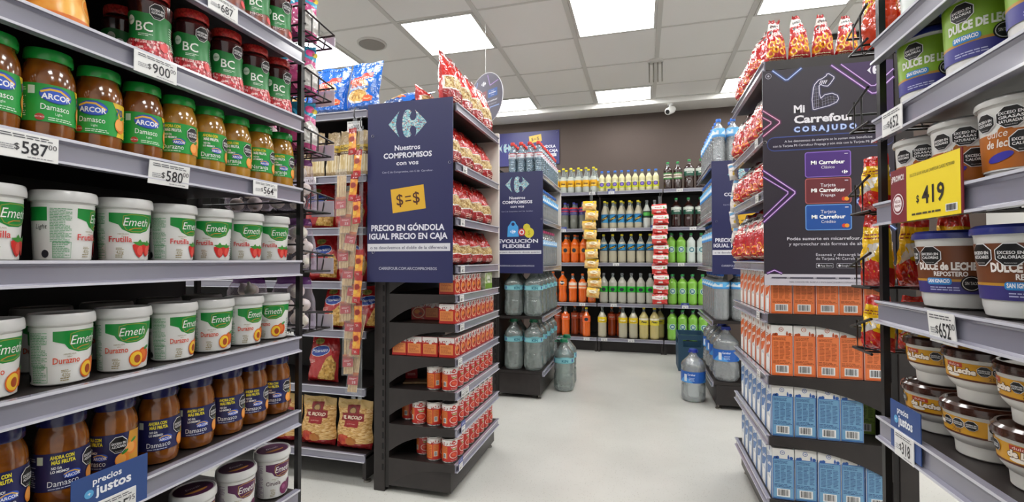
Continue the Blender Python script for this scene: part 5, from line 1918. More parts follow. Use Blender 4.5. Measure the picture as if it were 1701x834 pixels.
def big_bottle(name, r, h, body, capm, label, handle=True, loop=False):
    t = thing(name, 'b', 'bottle')
    prof = [(0, 0.012), (r * 0.5, 0.0), (r * 0.86, 0.003), (r * 0.96, 0.02)]
    for k in range(31):
        z = 0.03 + (h * 0.70 - 0.03) * k / 30
        q = z / h
        rr = r
        rr *= 1 - 0.07 * math.exp(-((q - 0.36) / 0.035) ** 2)
        if 0.42 < q < 0.66:
            rr *= 0.985
        if q > 0.6:
            rr *= 1 + 0.014 * math.sin((q - 0.6) * 150)
        prof.append((rr, z))
    nk = 0.026
    for k in range(1, 9):
        t_ = k / 8
        c = 0.5 + 0.5 * math.cos(PI * t_ ** 0.9)
        prof.append((nk + (r - nk) * c, h * 0.70 + (h * 0.93 - h * 0.70) * t_))
    prof += [(nk + 0.004, h * 0.935), (nk + 0.004, h * 0.945), (nk, h * 0.95), (nk, h * 0.985)]
    lob = lambda th, z: 1 + 0.055 * math.cos(8 * th) * math.exp(-((z / h - 0.12) / 0.11) ** 2) - 0.02
    bm = bmesh.new()
    lathe(bm, prof, 40, 0, wob=lob)
    link('bottle_body', finish(bm, 'bottle_body', body), t)
    link('cap', lathe_me('cap', capm, [(0.0305, h * 0.947), (0.031, h * 0.95), (0.031, h * 0.992), (0.028, h), (0, h)], 24, lambda th, z: 1 + 0.02 * math.sin(24 * th)), t)
    if handle:
        bm = bmesh.new()
        pts = [(0.034 * math.sin(0.2 + 5.9 * k / 14), -0.034 * math.cos(0.2 + 5.9 * k / 14), h * 0.943 + (0.012 if 4 < k < 10 else 0)) for k in range(15)]
        if loop:
            pts += [(-0.03 - 0.012 * k, 0.005 * k, h * 0.96 + 0.01 * math.sin(k)) for k in range(5)] + [(-0.05, -0.02, h * 0.95)]
        tube(bm, pts, 0.0036, 6)
        link('handle', finish(bm, 'handle', capm), t)
    z0, z1, fn = label
    a = Art()
    fn(a, r, z0, z1, PI * r * 0.999)
    link('paper_label', a.build('bottle_label', wrap(r * 0.985 + 0.001), du=r * 2 * PI / 40), t)
    return t


kin = big_bottle('water_jug', 0.078, 0.405, PET_GREEN, CAPS['green'], (0.225, 0.262, lab_kin))
KX = [-0.852, -1.018]
for li, nm in ((3, 'upper'), (4, 'lower')):
    for iy in range(5):
        for ix in range(2):
            if ix == 1 and iy > 1:
                continue
            o = place(kin, (KX[ix], 3.755 + 0.162 * iy, LEV_C[li] + 0.001), 0.35 + 0.1 * iy + 0.25 * ix, f'big turquoise-banded jug, {nm} jug shelf, {["aisle side", "inner side"][ix]}, {near(iy, 5)}', 'turquoise-banded water jugs')
            o.scale = (1, 1, 0.925 if li == 3 else 1.0)
kinf = big_bottle('water_jug', 0.086, 0.43, PET_GREEN, CAPS['green'], (0.235, 0.278, lab_kin), loop=True)
place(kinf, (-0.645, 4.01, 0.001), 0.25, 'big turquoise-banded water jug standing on the floor, nearer of two', 'turquoise-banded jugs on the floor')
place(kinf, (-0.655, 4.235, 0.001), 0.5, 'big turquoise-banded water jug standing on the floor, farther of two', 'turquoise-banded jugs on the floor')

# ---- right water gondola
DX = [0.555, 0.655, 0.755]
b_2l = bottle('water_bottle', 'bottle', 0.046, 0.34, PET, CAPS['blue'], (lab_blue('agua', '#6cb6e6', '#4a90cf'), 0.2, 0.265), neck=0.015, cap_hh=0.018, ribs=11, z_rib=(0.04, 0.55), shoulder=0.24)
for iy in range(8):
    for ix in range(2 if iy < 2 else 1):
        o = place(b_2l, (DX[ix] + 0.005, 3.84 + 0.099 * iy, LEV_D[0] + 0.001), -R90 * 0.6, f'tall blue-capped bottle, top of right gondola, {"" if ix == 0 else "inner row, "}{near(iy, 8)}', 'tall blue-capped water bottles')
for iy in range(11):
    o = place(b_half, (0.541, 3.825 + 0.0725 * iy, LEV_D[1] + 0.001), -R90, f'blue-labelled water bottle, right gondola, second shelf, {ORD[iy]} back', 'blue-labelled water bottles, right gondola')
    o.scale = (1, 1, 1.22)
for iy in range(7):
    for ix in range(2 if iy == 0 else 1):
        o = place(b_2l, (DX[ix], 3.835 + 0.104 * iy, LEV_D[2] + 0.001), -R90, f'blue-labelled bottle, right gondola, third shelf, {"" if ix == 0 else "inner, "}{near(iy, 7)}', 'blue-labelled water bottles on the third shelf')
b_3l = bottle('water_bottle', 'bottle', 0.058, 0.35, PET, CAPS['blue'], (lab_blue('agua', '#5cb0e4', '#3f8fd0'), 0.235, 0.285), neck=0.019, ribs=8, z_rib=(0.05, 0.6), shoulder=0.2)
for iy in range(6):
    for ix in range(2 if iy < 2 else 1):
        place(b_3l, (0.57 + 0.126 * ix, 3.85 + 0.126 * iy, LEV_D[3] + 0.001), -R90 * 0.5, f'wide blue-banded bottle, right gondola, fourth shelf, {"" if ix == 0 else "inner, "}{near(iy, 6)}', 'wide blue-banded water bottles')


def lab_jug(a, R, z0, z1, hw):
    a.rect(-hw, z0, hw, z1, '#2460b8', 1)
    for k in (-1, 0, 1):
        c = k * R * PI * 0.66
        a.text('Carrefour', c + R * 0.25, z1 - (z1 - z0) * 0.34, (z1 - z0) * 0.17, '#e6eefa', 3, width=R * 0.62, bold=0.02)
        a.poly([(c - R * 0.9, z0), (c - R * 0.3, z0 + (z1 - z0) * 0.6), (c + R * 0.1, z0 + (z1 - z0) * 0.3), (c + R * 0.4, z0)], '#4f9ade', 2)
        a.rect(c - R * 0.36, z0 + (z1 - z0) * 0.12, c - R * 0.12, z0 + (z1 - z0) * 0.75, '#dfe6ee', 3)
        a.fine(c + R * 0.05, z0 + (z1 - z0) * 0.15, c + R * 0.5, z0 + (z1 - z0) * 0.5, 3, '#bcd2ee', 3, 4)


jug = big_bottle('water_jug', 0.092, 0.40, PET, CAPS['navy'], (0.15, 0.235, lab_jug))
for iy in range(4):
    for ix in range(2 if iy == 0 else 1):
        place(jug, (0.605 + 0.195 * ix, 3.88 + 0.195 * iy, LEV_D[4] + 0.001), -0.35 - 0.2 * iy, f'blue-labelled water jug on the bottom right shelf, {"inner, " if ix else ""}{near(iy, 4)}', 'blue-labelled water jugs')
place(jug, (0.383, 3.985, 0.001), -0.5, 'blue-labelled water jug standing alone on the floor beside the right gondola', 'blue-labelled jug on the floor')

# blue crate behind the jugs
t = thing('bottle_crate', 'dark blue plastic bottle crate standing on the floor before the back shelving', 'crate', (0.47, 5.15, 0), 0)
bm = bmesh.new()
W2, D2, H2, TH = 0.13, 0.18, 0.36, 0.008
for a_ in ((-W2, -D2, W2, -D2 + TH), (-W2, D2 - TH, W2, D2), (-W2, -D2 + TH, -W2 + TH, D2 - TH), (W2 - TH, -D2 + TH, W2, D2 - TH)):
    bm_box(bm, a_[0], a_[1], 0.002, a_[2], a_[3], 0.24)
    bm_box(bm, a_[0], a_[1], 0.31, a_[2], a_[3], H2)
for sx in (-1, 1):
    for sy in (-1, 1):
        x0, y0 = sx * W2, sy * D2
        bm_box(bm, min(x0, x0 - sx * 0.045), min(y0, y0 - sy * TH), 0.24, max(x0, x0 - sx * 0.045), max(y0, y0 - sy * TH), 0.31)
        bm_box(bm, min(x0, x0 - sx * TH), min(y0 - sy * TH, y0 - sy * 0.05), 0.24, max(x0, x0 - sx * TH), max(y0 - sy * TH, y0 - sy * 0.05), 0.31)
bm_box(bm, -W2 + TH, -D2 + TH, 0.002, W2 - TH, D2 - TH, 0.012)
link('crate_body', finish(bm, 'crate_body', mat('crate_blue', '#2f5068', 0.45), False), t)

# signs on the two water gondolas
def sign_flexible(w, h):
    a = Art()
    a.rect(0, 0, w, h, M_SIGN, 0)
    commit_head(a, w, h, h * 1.0, w * 0.52, w)
    bx, by, s = w * 0.44, h * 0.43, w * 0.11
    a.poly([(bx - s, by - s * 1.2), (bx + s, by - s * 1.2), (bx + s * 0.9, by + s * 0.5), (bx + s * 0.5, by + s * 1.0), (bx - s * 0.5, by + s * 1.0), (bx - s * 0.9, by + s * 0.5)], '#4aa0e0', 1)
    a.disc(bx, by + s * 0.95, s * 0.5, '#4aa0e0', 1.4)
    a.disc(bx, by + s * 0.9, s * 0.28, M_SIGN, 2)
    a.logo(bx, by - s * 0.35, s * 0.5, '#eef2fa', 2)
    a.disc(bx + s * 2.35, by + s * 0.35, s * 0.6, '#cfc23a', 1.4)
    a.disc(bx + s * 2.75, by - s * 0.55, s * 0.85, '#d8ca3c', 1.8)
    a.text('$', bx + s * 2.75, by - s * 0.9, s * 0.7, '#a89a20', 2.6)
    a.disc(bx + s * 1.5, by - s * 0.45, s * 0.62, '#c8383c', 2.4)
    a.disc(bx + s * 1.5, by - s * 0.45, s * 0.42, '#e8e4ea', 3)
    a.disc(bx + s * 1.5, by - s * 0.45, s * 0.25, '#c8383c', 3.6)
    a.text('DEVOLUCIÓN', w * 0.48, h * 0.30, h * 0.034, PW, 1, width=w * 0.86, bold=0.03)
    a.text('FLEXIBLE', w * 0.5, h * 0.25, h * 0.033, PW, 1, width=w * 0.52, bold=0.03)
    a.rect(w * 0.02, h * 0.19, w * 0.97, h * 0.225, '#d2d2d8', 1)
    a.text('30 días para devolverlo donde quieras', w * 0.5, h * 0.2, h * 0.014, '#3a3a5c', 2, width=w * 0.88, bold=0.01)
    a.text('CARREFOUR.COM.AR/COMPROMISOS', w * 0.5, h * 0.065, h * 0.015, '#c6c8d8', 1, width=w * 0.68)
    return a


t = thing('hanging_board', 'navy sign with shopping bag and coins on the left water gondola', 'sign', (-1.185, 3.64, 0.995))
sign_board(t, sign_flexible(0.434, 0.81), 0.434, 0.81)
screws(t, [(0.425, 0.43)])
t = thing('hanging_board', 'navy sign half hidden behind the milk gondola, on the right water gondola', 'sign', (0.497, 3.745, 0.995))
sign_board(t, sign_price(0.434, 0.835), 0.434, 0.835)
screws(t, [(0.03, 0.39)])

# sign high on the back wall
t = thing('wall_sign', 'wide navy sign high on the brown back wall', 'sign', (-1.93, 6.285, 2.40), 0)
w_, h_ = 0.86, 0.46
a = Art()
a.rect(0, 0, w_, h_, mat('sign_violet', '#34346e', 0.4), 0)
a.logo(w_ * 0.12, h_ * 0.55, 0.095, M_CITY, 1)
a.poly([(0.45, 0.30), (0.62, 0.325), (0.61, 0.42), (0.44, 0.395)], '#d8b23c', 1)
a.text('$=$', 0.53, 0.335, 0.045, '#4a2114', 2, width=0.11, rot=0.12)
a.text('PRECIO EN GÓNDOLA', 0.56, 0.225, 0.036, PW, 1, width=0.5, bold=0.03)
a.text('IGUAL PRECIO EN CAJA', 0.57, 0.165, 0.036, PW, 1, width=0.54, bold=0.03)
a.rect(0.3, 0.105, 0.82, 0.145, '#d2d2d8', 1)
a.text('o te devolvemos el doble de la diferencia', 0.56, 0.117, 0.016, '#3a3a5c', 2, width=0.48)
sign_board(t, a, w_, h_, th=0.012)
screws(t, [(0.83, 0.43)])

# round sign hanging from the ceiling
R_ = 0.215
t = thing('hanging_sign', 'round dark sign hanging on a thread behind the topmost red bags', 'sign', (-1.235, 3.66, 2.42), -0.55)
a = Art()
a.disc(0, 0, R_, '#e0dfe6', 0, n=48)
a.disc(0, 0, R_ * 0.985, mat('sign_round', '#5a5666', 0.4), 0.6, n=48)
a.logo(-0.02, 0.13, 0.03, '#f0eef6', 2)
neon(a, [(-0.10, 0.16), (-0.14, 0.05), (-0.19, 0.03)], '#cfe0ff', ('#5a6690', '#7a90c8'))
neon(a, [(0.03, 0.19), (0.06, 0.10), (0.16, 0.12)], '#e8d2f6', ('#6a5680', '#8a6ab0'))
neon(a, [(0.05, -0.19), (0.06, -0.08), (0.17, -0.08)], '#cfe0ff', ('#5a6690', '#7a90c8'))
a.rrect(-0.10, 0.0, 0.015, 0.065, 0.006, '#8a4a52', 2)
a.rrect(0.035, 0.0, 0.15, 0.065, 0.006, '#3f62a8', 2)
for cx_ in (-0.042, 0.092):
    a.text('Tarjeta', cx_, 0.045, 0.01, '#f0eef6', 3)
    a.text('Mi Carrefour', cx_, 0.029, 0.011, '#ffffff', 3, width=0.085, bold=0.03)
    a.text('Crédito' if cx_ > 0 else 'Prepaga', cx_, 0.012, 0.009, '#f0eef6', 3)
a.text('micarrefour.com.ar', 0.03, -0.035, 0.015, '#f0eef6', 2, width=0.24, bold=0.02)
a.text('y más formas de ahorrar', 0.03, -0.06, 0.011, '#c8c6d0', 2, width=0.22)


def disc_back(bm):
    n = 48
    f_ = [bm.verts.new((R_ * math.cos(2 * PI * k / n), 0.0006, R_ * math.sin(2 * PI * k / n))) for k in range(n)]
    b_ = [bm.verts.new((R_ * math.cos(2 * PI * k / n), 0.005, R_ * math.sin(2 * PI * k / n))) for k in range(n)]
    bm.faces.new(b_)
    for k in range(n):
        bm.faces.new((f_[k], f_[(k + 1) % n], b_[(k + 1) % n], b_[k]))


link('sign_disc', a.build('sign_disc', flat(), back=disc_back, smooth=False), t)
bm = bmesh.new()
tube(bm, [(0, 0.002, R_ - 0.004), (0, 0.002, 3.06 - 2.42)], 0.0014, 6)
link('thread', finish(bm, 'thread', M_WHITE), t)
# ------------------------------------------------------------------ soft drinks on the back wall, one bottle each
def liquid(key, hexc, rough=0.08):
    return mat('drink_' + key, hexc, rough, coat=1.0, noise=(9, hexc, 1))


L_ORANGE = liquid('orange', '#e0641a')
L_GREEN = liquid('lime', '#86c24a')
L_MILK = liquid('pomelo', '#b9b29a')
L_GREY = liquid('lemon', '#b5b4a6')
L_PALE = liquid('pale', '#cfd8d2')
L_GOLD = liquid('golden', '#c8b878')
L_COLA = liquid('cola', '#2e1712')
L_YEL = liquid('yellowish', '#d6d0a0')
L_DKOR = liquid('deep_orange', '#a9441c')


def lab(bg, word=None, wc='#f2f2f2', band=None, spots=None, shear=0.2, bands=()):
    def fn(a, R, z0, z1, hw):
        H = z1 - z0
        a.rect(-hw, z0, hw, z1, bg, 1)
        for (b0, b1, c) in bands:
            a.rect(-hw, z0 + H * b0, hw, z0 + H * b1, c, 2)
        for k in (-1, 0, 1):
            c = k * R * PI * 0.66
            if spots == 'disc':
                a.disc(c, z0 + H * 0.5, H * 0.52, '#dcebe4', 2.6)
                a.disc(c, z0 + H * 0.5, H * 0.44, '#3f7f8c', 3.2)
                a.rect(c - H * 0.22, z0 + H * 0.3, c + H * 0.22, z0 + H * 0.7, '#dcebe4', 3.8)
                a.text('H2', c, z0 + H * 0.36, H * 0.25, '#2f6f7c', 4.4)
            if spots == 'slash':
                a.poly([(c - R * 1.0, z0 + H * 0.05), (c - R * 1.0, z0 + H * 0.4), (c + R * 1.0, z0 + H * 0.95), (c + R * 1.0, z0 + H * 0.6)], '#141a20', 2.6)
                a.text('Schweppes', c, z0 + H * 0.42, H * 0.2, '#d8b23c', 3.4, width=R * 1.5, rot=0.36, shear=0.2, bold=0.02)
            if spots == 'burst':
                a.disc(c, z0 + H * 0.55, R * 0.75, '#3c3f96', 2.6, ry=H * 0.32)
                a.disc(c, z0 + H * 0.55, R * 0.45, '#8a6ac0', 3.2, ry=H * 0.2)
            if spots == 'leaf':
                a.disc(c, z0 + H * 0.45, R * 0.5, '#1c2c38', 2.6, ry=H * 0.3)
            if word:
                a.text(word, c, z0 + H * 0.36, H * 0.26, wc, 4.6, width=R * 1.25, shear=shear, bold=0.04)
            if band:
                a.rect(c - R * 0.9, z0 + H * 0.12, c + R * 0.9, z0 + H * 0.26, band, 3)
    return fn


PETS = film('pet_neck', '#eef2f0', 0.22, 0.7, 0.05, '#c8d2d0')
S = {}
S['tonic'] = bottle('soda_bottle', 'bottle', 0.043, 0.315, PETS, CAPS['yellow'], (lab('#e6ad1c', 'Schweppes', '#5a3a10', '#f0d050'), 0.075, 0.155), liquid('tonic', '#b7bdb4'), 0.62, shoulder=0.52)
S['juice'] = bottle('soda_bottle', 'bottle', 0.037, 0.255, PETS, CAPS['blue'], (lab('#d8d23a', None, spots='burst', bands=((0.0, 0.2, '#c6cf2a'), (0.85, 1.0, '#e8e4c0'))), 0.045, 0.12), L_YEL, 0.8)
S['cola_s'] = bottle('soda_bottle', 'bottle', 0.048, 0.325, PETS, CAPS['lightgreen'], (lab('#3c7a3c', None, bands=((0.2, 0.8, '#d8d2c0'), (0.4, 0.6, '#b8463a'))), 0.12, 0.195), L_COLA, 0.82, waist=0.08, shoulder=0.3)
S['cola_b'] = bottle('soda_bottle', 'bottle', 0.056, 0.345, PETS, CAPS['lightgreen'], (lab('#2a5a48', 'Cunnington', '#e8e8e0', bands=((0.62, 1.0, '#cfd6cc'),)), 0.15, 0.235), L_COLA, 0.9, waist=0.05, shoulder=0.3)
S['cola_r'] = bottle('soda_bottle', 'bottle', 0.047, 0.33, PETS, CAPS['purple'], (lab('#cf3038', None, bands=((0.0, 0.42, '#3c3a82'), (0.12, 0.3, '#d5d2e4'), (0.55, 0.8, '#3a3470'))), 0.175, 0.265), liquid('clear_soda', '#6f7168'), 0.55, waist=0.06, shoulder=0.3)
S['blue'] = bottle('soda_bottle', 'bottle', 0.045, 0.335, PETS, CAPS['yellow'], (lab('#2a86b8', None, spots='slash', bands=((0.85, 1.0, '#1f6fa4'),)), 0.07, 0.17), L_MILK, 0.8, shoulder=0.46)
S['blue2'] = bottle('soda_bottle', 'bottle', 0.05, 0.345, PETS, CAPS['yellow'], (lab('#2a86b8', None, spots='slash', bands=((0.0, 0.12, '#22425c'),)), 0.145, 0.225), L_MILK, 0.72, shoulder=0.38)
S['green_l'] = bottle('soda_bottle', 'bottle', 0.042, 0.33, PETS, CAPS['grey'], (lab('#16301c', None, spots=None, bands=((0.3, 0.8, '#4fae48'),)), 0.12, 0.20), liquid('pale2', '#c8ccc4'), 0.82, shoulder=0.38)
S['orange'] = bottle('soda_bottle', 'bottle', 0.05, 0.345, PETS, CAPS['orange'], (lab('#e87a24', None, spots='leaf', wc='#f4f0ea'), 0.115, 0.20), L_ORANGE, 0.82, waist=0.03, shoulder=0.34)
S['fanta'] = bottle('soda_bottle', 'bottle', 0.051, 0.375, PETS, CAPS['orange'], (lab('#e8741c', 'Fanta', '#f4f0ea', spots='leaf'), 0.20, 0.285), L_ORANGE, 0.88, waist=0.12, shoulder=0.26)
S['orange_w'] = bottle('soda_bottle', 'bottle', 0.049, 0.35, PETS, CAPS['orange'], (lab('#ee8a4a', None, bands=((0.55, 0.95, '#ecdcc8'), (0.15, 0.3, '#f4d8c0'))), 0.165, 0.245), L_ORANGE, 0.8, shoulder=0.34)
S['lime'] = bottle('soda_bottle', 'bottle', 0.051, 0.35, PETS, CAPS['lightgreen'], (lab('#7fc05a', None, spots='disc'), 0.125, 0.19), L_GREEN, 0.86, waist=0.04, shoulder=0.28)
S['pale'] = bottle('soda_bottle', 'bottle', 0.047, 0.345, PETS, CAPS['lightgreen'], (lab('#c6d6d2', None, spots='disc'), 0.12, 0.185), L_PALE, 0.86, waist=0.04, shoulder=0.28)
S['lemon'] = bottle('soda_bottle', 'bottle', 0.051, 0.36, PETS, CAPS['grey'], (lab('#2bb032', None, spots='leaf', bands=((0.0, 0.08, '#1f8a28'),)), 0.135, 0.205), L_GREY, 0.84, shoulder=0.32)
S['deep'] = bottle('soda_bottle', 'bottle', 0.049, 0.36, PETS, CAPS['grey'], (lab('#f0662c', 'Crush', '#f6ece4'), 0.20, 0.27), L_ORANGE, 0.8, shoulder=0.34)
S['dark'] = bottle('soda_bottle', 'bottle', 0.049, 0.355, PETS, CAPS['orange'], (lab('#cf5a34', 'Crush', '#f0dcd0'), 0.20, 0.27), L_DKOR, 0.8, shoulder=0.34)
S['orange_y'] = bottle('soda_bottle', 'bottle', 0.049, 0.355, PETS, CAPS['yellow'], (lab('#f06a34', None, spots='leaf', bands=()), 0.18, 0.25), L_ORANGE, 0.84, shoulder=0.34)
S['pomelo'] = bottle('soda_bottle', 'bottle', 0.051, 0.37, PETS, CAPS['grey'], (lab('#e8c81c', 'Crush', '#fbf6e0', '#c8a818'), 0.18, 0.245), L_MILK, 0.78, shoulder=0.36)
S['gold'] = bottle('soda_bottle', 'bottle', 0.053, 0.37, PETS, CAPS['yellow'], (lab('#e6d23c', 'Paso', '#4a4a3a', None, bands=((0.72, 1.0, '#ece4d4'),)), 0.165, 0.245), L_GOLD, 0.84, shoulder=0.32)

NAME = dict(tonic='clear tonic bottle with yellow label', juice='small pale juice bottle with blue cap', cola_s='dark cola bottle with green cap', cola_b='large dark cola bottle with green label', cola_r='clear soda bottle with red and purple label',
            blue='cloudy soda bottle with blue slashed label', blue2='tall cloudy soda bottle with blue slashed label', green_l='pale soda bottle with dark green label', orange='orange soda bottle', fanta='waisted orange soda bottle', orange_w='orange soda bottle with pale banded label',
            lime='lime green soda bottle', pale='pale soda bottle with round label', lemon='cloudy lemon soda bottle with green label', deep='orange soda bottle with grey cap', dark='dark orange soda bottle set back', orange_y='orange soda bottle with yellow cap',
            pomelo='cloudy pomelo soda bottle with yellow label', gold='golden soda bottle with yellow label')
SHELF = ['top', 'second', 'third', 'fourth', 'bottom']
cnt = {}


def row(kind, li, xs_, y=5.815, rz=0.0, back=0, dy=0.11):
    for i, x in enumerate(xs_):
        for b in range(back + 1):
            k = (kind, li, b)
            cnt[k] = cnt.get(k, 0) + 1
            n_ = cnt[k]
            lb = f'{NAME[kind]}, {SHELF[li]} back shelf, {ORD[n_ - 1]} from left' + ('' if b == 0 else ', behind')
            gx = 0.018 if b else 0.0
            place(S[kind], (x + gx, y + dy * b, LEV_S[li] + 0.001), rz + 0.07 * ((n_ * 5) % 3 - 1), lb, f'{NAME[kind]}s, {SHELF[li]} shelf' + (' behind' if b else ''))


row('tonic', 0, [-1.03 + 0.0925 * k for k in range(6)], back=1, dy=0.12)
row('juice', 0, [-0.468 + 0.0785 * k for k in range(9)], back=0)
row('cola_s', 0, [0.295, 0.405], back=0)
row('cola_b', 0, [0.53, 0.66], back=0)
row('cola_r', 1, [-1.03, -0.92, -0.81, -0.70], back=1)
row('blue', 1, [-0.435 + 0.0975 * k for k in range(5)], back=1)
row('green_l', 1, [0.055, 0.145], back=0)
row('cola_b', 1, [0.385, 0.52, 0.65], back=0)
row('orange', 2, [-1.02, -0.91, -0.80, -0.69], back=1)
row('blue2', 2, [-0.45 + 0.108 * k for k in range(6)], back=0)
row('lime', 2, [0.325, 0.435], back=1)
row('pale', 2, [0.545, 0.655], back=0)
row('fanta', 3, [-1.07, -0.95], back=0)
row('orange_w', 3, [-0.825, -0.705, -0.595], back=0)
row('lemon', 3, [-0.45 + 0.108 * k for k in range(7)], back=0)
row('lime', 3, [0.335, 0.445, 0.555, 0.665], back=1)
row('deep', 4, [-0.915], back=0)
row('orange_y', 4, [-0.66], back=0)
row('dark', 4, [-1.03, -0.82, -0.715, -0.365, -0.26], y=5.96)
row('pomelo', 4, [-0.47, -0.225, -0.105], back=0)
row('gold', 4, [0.015, 0.135, ], back=0)
row('gold', 4, [0.2 + 0.0], y=5.95)
row('lime', 4, [0.33, 0.445, 0.56, 0.67], back=1)

k = 0
for bay, li, x, bl in ((0, 0, -0.58, False), (1, 0, -0.35, True), (2, 0, 0.42, False), (0, 1, -0.93, True), (1, 1, -0.33, False), (1, 1, 0.14, True), (2, 1, 0.56, False), (1, 2, -0.3, False), (2, 2, 0.43, False),
                       (0, 3, -0.70, False), (1, 3, -0.33, False), (2, 3, 0.47, True), (0, 4, -0.65, False), (1, 4, -0.44, False), (1, 4, -0.13, False)):
    mini_card(f'price label, {["left", "middle", "right"][bay]} bay, {SHELF[li]} back rail' + (f', {"left" if x < -0.25 else "right"} of its two' if (bay, li) in ((1, 1), (1, 4)) else ''), (x, 5.737, LEV_S[li] - 0.017), 0, blue=bl, w=0.07, h=0.036, group='rail labels on the back shelves')

# clip strips of snack sachets in front of the drinks
def sachet(kind, seed):
    w, h = 0.165, 0.115
    a = Art()
    if kind == 'gold':
        a.rect(-w / 2, 0, w / 2, h, F_GOLD, 0)
        a.poly([(-w / 2, h * 0.75), (0, h * 0.8), (w / 2, h * 0.7), (w / 2, h), (-w / 2, h)], F_YEL, 1)
        a.disc(0, h * 0.6, w * 0.3, mat('snack_cream', '#e8dcb8', 0.3), 1.6, ry=h * 0.16)
        a.text('Chips', 0, h * 0.55, h * 0.12, '#8a5a1a', 2.4, shear=0.2, bold=0.03)
        a.disc(-w * 0.1, h * 0.3, w * 0.16, '#c98a3a', 1.6, ry=h * 0.13)
        a.disc(w * 0.16, h * 0.27, w * 0.14, '#d59c4c', 1.6, ry=h * 0.12)
        a.octagon(w * 0.3, h * 0.85, h * 0.085, l=3)
        m = F_GOLD
    else:
        a.rect(-w / 2, 0, w / 2, h, F_RED, 0)
        a.poly([(-w / 2, h * 0.5), (0, h * 0.42), (w / 2, h * 0.5), (w / 2, h * 0.86), (-w / 2, h * 0.82)], F_WHITE, 1)
        a.text('snack', -w * 0.05, h * 0.58, h * 0.13, '#b8282a', 2, shear=0.2, bold=0.03, width=w * 0.5)
        a.disc(w * 0.3, h * 0.6, w * 0.07, '#5f9a3a', 2, ry=h * 0.09)
        a.rect(-w * 0.18, h * 0.1, w * 0.1, h * 0.24, '#e6ddd2', 2)
        m = F_RED
    return pouch('snack_sachet', 'sachet', a, w, h, 0.022, seed, m, nu=6, nv=6, top=1.0, wr=0.003)


for kind, x, z1, n_, nm in (('gold', -0.585, 1.80, 10, 'yellow'), ('red', 0.20, 1.74, 10, 'red')):
    hang_strip(f'clear hanging strip of {nm} snack sachets before the soft drinks', x, 5.712, 0.62, z1 + 0.10, 0.035)
    pr = sachet(kind, 61 if kind == 'gold' else 62)
    for i in range(n_):
        z = z1 - 0.115 * (i + 1) + 0.006
        o = place(pr, (x + (0.02 * math.sin(i * 1.9) - 0.02 + 0.006 * i if kind == 'gold' else 0.008 * ((i * 5) % 3 - 1)), 5.675 - 0.024 * (i % 2), z), (-0.12, 0.09 * math.sin(i * 2.3) if kind == 'gold' else 0.03 * ((i * 7) % 3 - 1), 0.05 * ((i * 3) % 3 - 1)), f'{nm} snack sachet on the {nm} hanging strip, {ORD[i]} from the top', f'{nm} snack sachets on the hanging strip')
        if i % 2 and kind == 'gold':
            o.scale = (0.92, 1, 1)
# ------------------------------------------------------------------ right gondola: red snack bags and milk cartons
F_CRIM = gloss('foil_crimson', '#b01c1e')


def snack_bag(seed, w=0.15, h=0.235, T=0.042, top=0.82, rings=3):
    a = Art()
    ring, hole = F_ORG, mat('snack_hole', '#a83a1c', 0.3)
    a.rect(-w / 2, 0, w / 2, h, F_CRIM, 0)
    a.poly([(-w / 2, h * 0.74), (-w * 0.2, h * 0.7), (w * 0.1, h * 0.78), (w / 2, h * 0.72), (w / 2, h * 0.93), (-w / 2, h * 0.93)], F_WHITE, 1)
    a.text('DIVERSION', w * 0.02, h * 0.80, h * 0.06, '#1c1a1c', 2, width=w * 0.8, rot=0.1, bold=0.05)
    a.text('PAPAS', 0, h * 0.56, h * 0.085, '#f0e6dc', 2, width=w * 0.62, rot=0.06, shear=0.2, bold=0.05)
    for cx, cy in ((-0.3, 0.36), (0.0, 0.42), (0.3, 0.35), (-0.12, 0.24), (0.2, 0.2), (-0.34, 0.17))[-rings:]:
        x, y = cx * w, cy * h
        a.disc(x, y, w * 0.155, F_ORG, 2, ry=h * 0.088)
        a.disc(x, y, w * 0.115, F_YEL if rings == 6 else F_RED, 2.5, ry=h * 0.066)
        a.disc(x, y, w * 0.08, hole, 3, ry=h * 0.048)
    a.octagon(w * 0.3, h * 0.67, w * 0.085, l=3)
    a.octagon(-w * 0.33, h * 0.66, w * 0.08, l=3)
    a.fine(-w * 0.4, h * 0.03, w * 0.3, h * 0.09, 2, '#f0d8b0', 2, seed)
    return pouch('snack_bag', 'bag', a, w, h, T, seed, F_RED, seal=F_RED2, top=top, lean=0.04)


sb = [snack_bag(71), snack_bag(72)]
sp2 = [snack_bag(73, 0.092, 0.20, 0.032, 0.3, 6), snack_bag(74, 0.092, 0.20, 0.032, 0.34, 6)]
for i, x in enumerate([0.525, 0.607, 0.689, 0.771, 0.853]):
    lb = ['leftmost', 'second from left', 'middle', 'second from right', 'rightmost, leaning over'][i]
    o = place(sp2[i % 2], (x, 2.105, LEV_B[0] + (0.006 if i < 4 else 0.024)), ((-0.05, 0.02 * i, 0.1 - 0.05 * i) if i < 4 else (-0.32, 0.12, -0.25)), f'red snack bag above the dark neon-line sign, {lb}', 'red snack bags above the dark sign')
    o.scale = (0.88, 0.95, [0.98, 1.02, 0.98, 0.9, 0.8][i])
lv = ['topmost', 'second', 'third', 'fourth']
for k in range(4):
    for i in range(4 if k else 3):
        y = (2.138 if k else 2.255) + 0.158 * i
        o = place(sb[(i + k) % 2], (0.512 - 0.012 * (i == 3), y, LEV_B[k] + 0.0075), (-0.0, 0.04 * ((i + k) % 3 - 1), -R90 + 0.3 - 0.12 * ((i * 5 + k) % 3)), f'red snack bag, {lv[k]} shelf of the milk gondola, {near(i, 4 if k else 3)}', 'red snack bags facing the aisle')
        o.scale = (0.99, 1.15, [0.95, 0.99, 0.79, 1.0 - 0.03 * (i == 3)][k])

M_CARTON = mat('carton_white', '#dedcd8', 0.35)


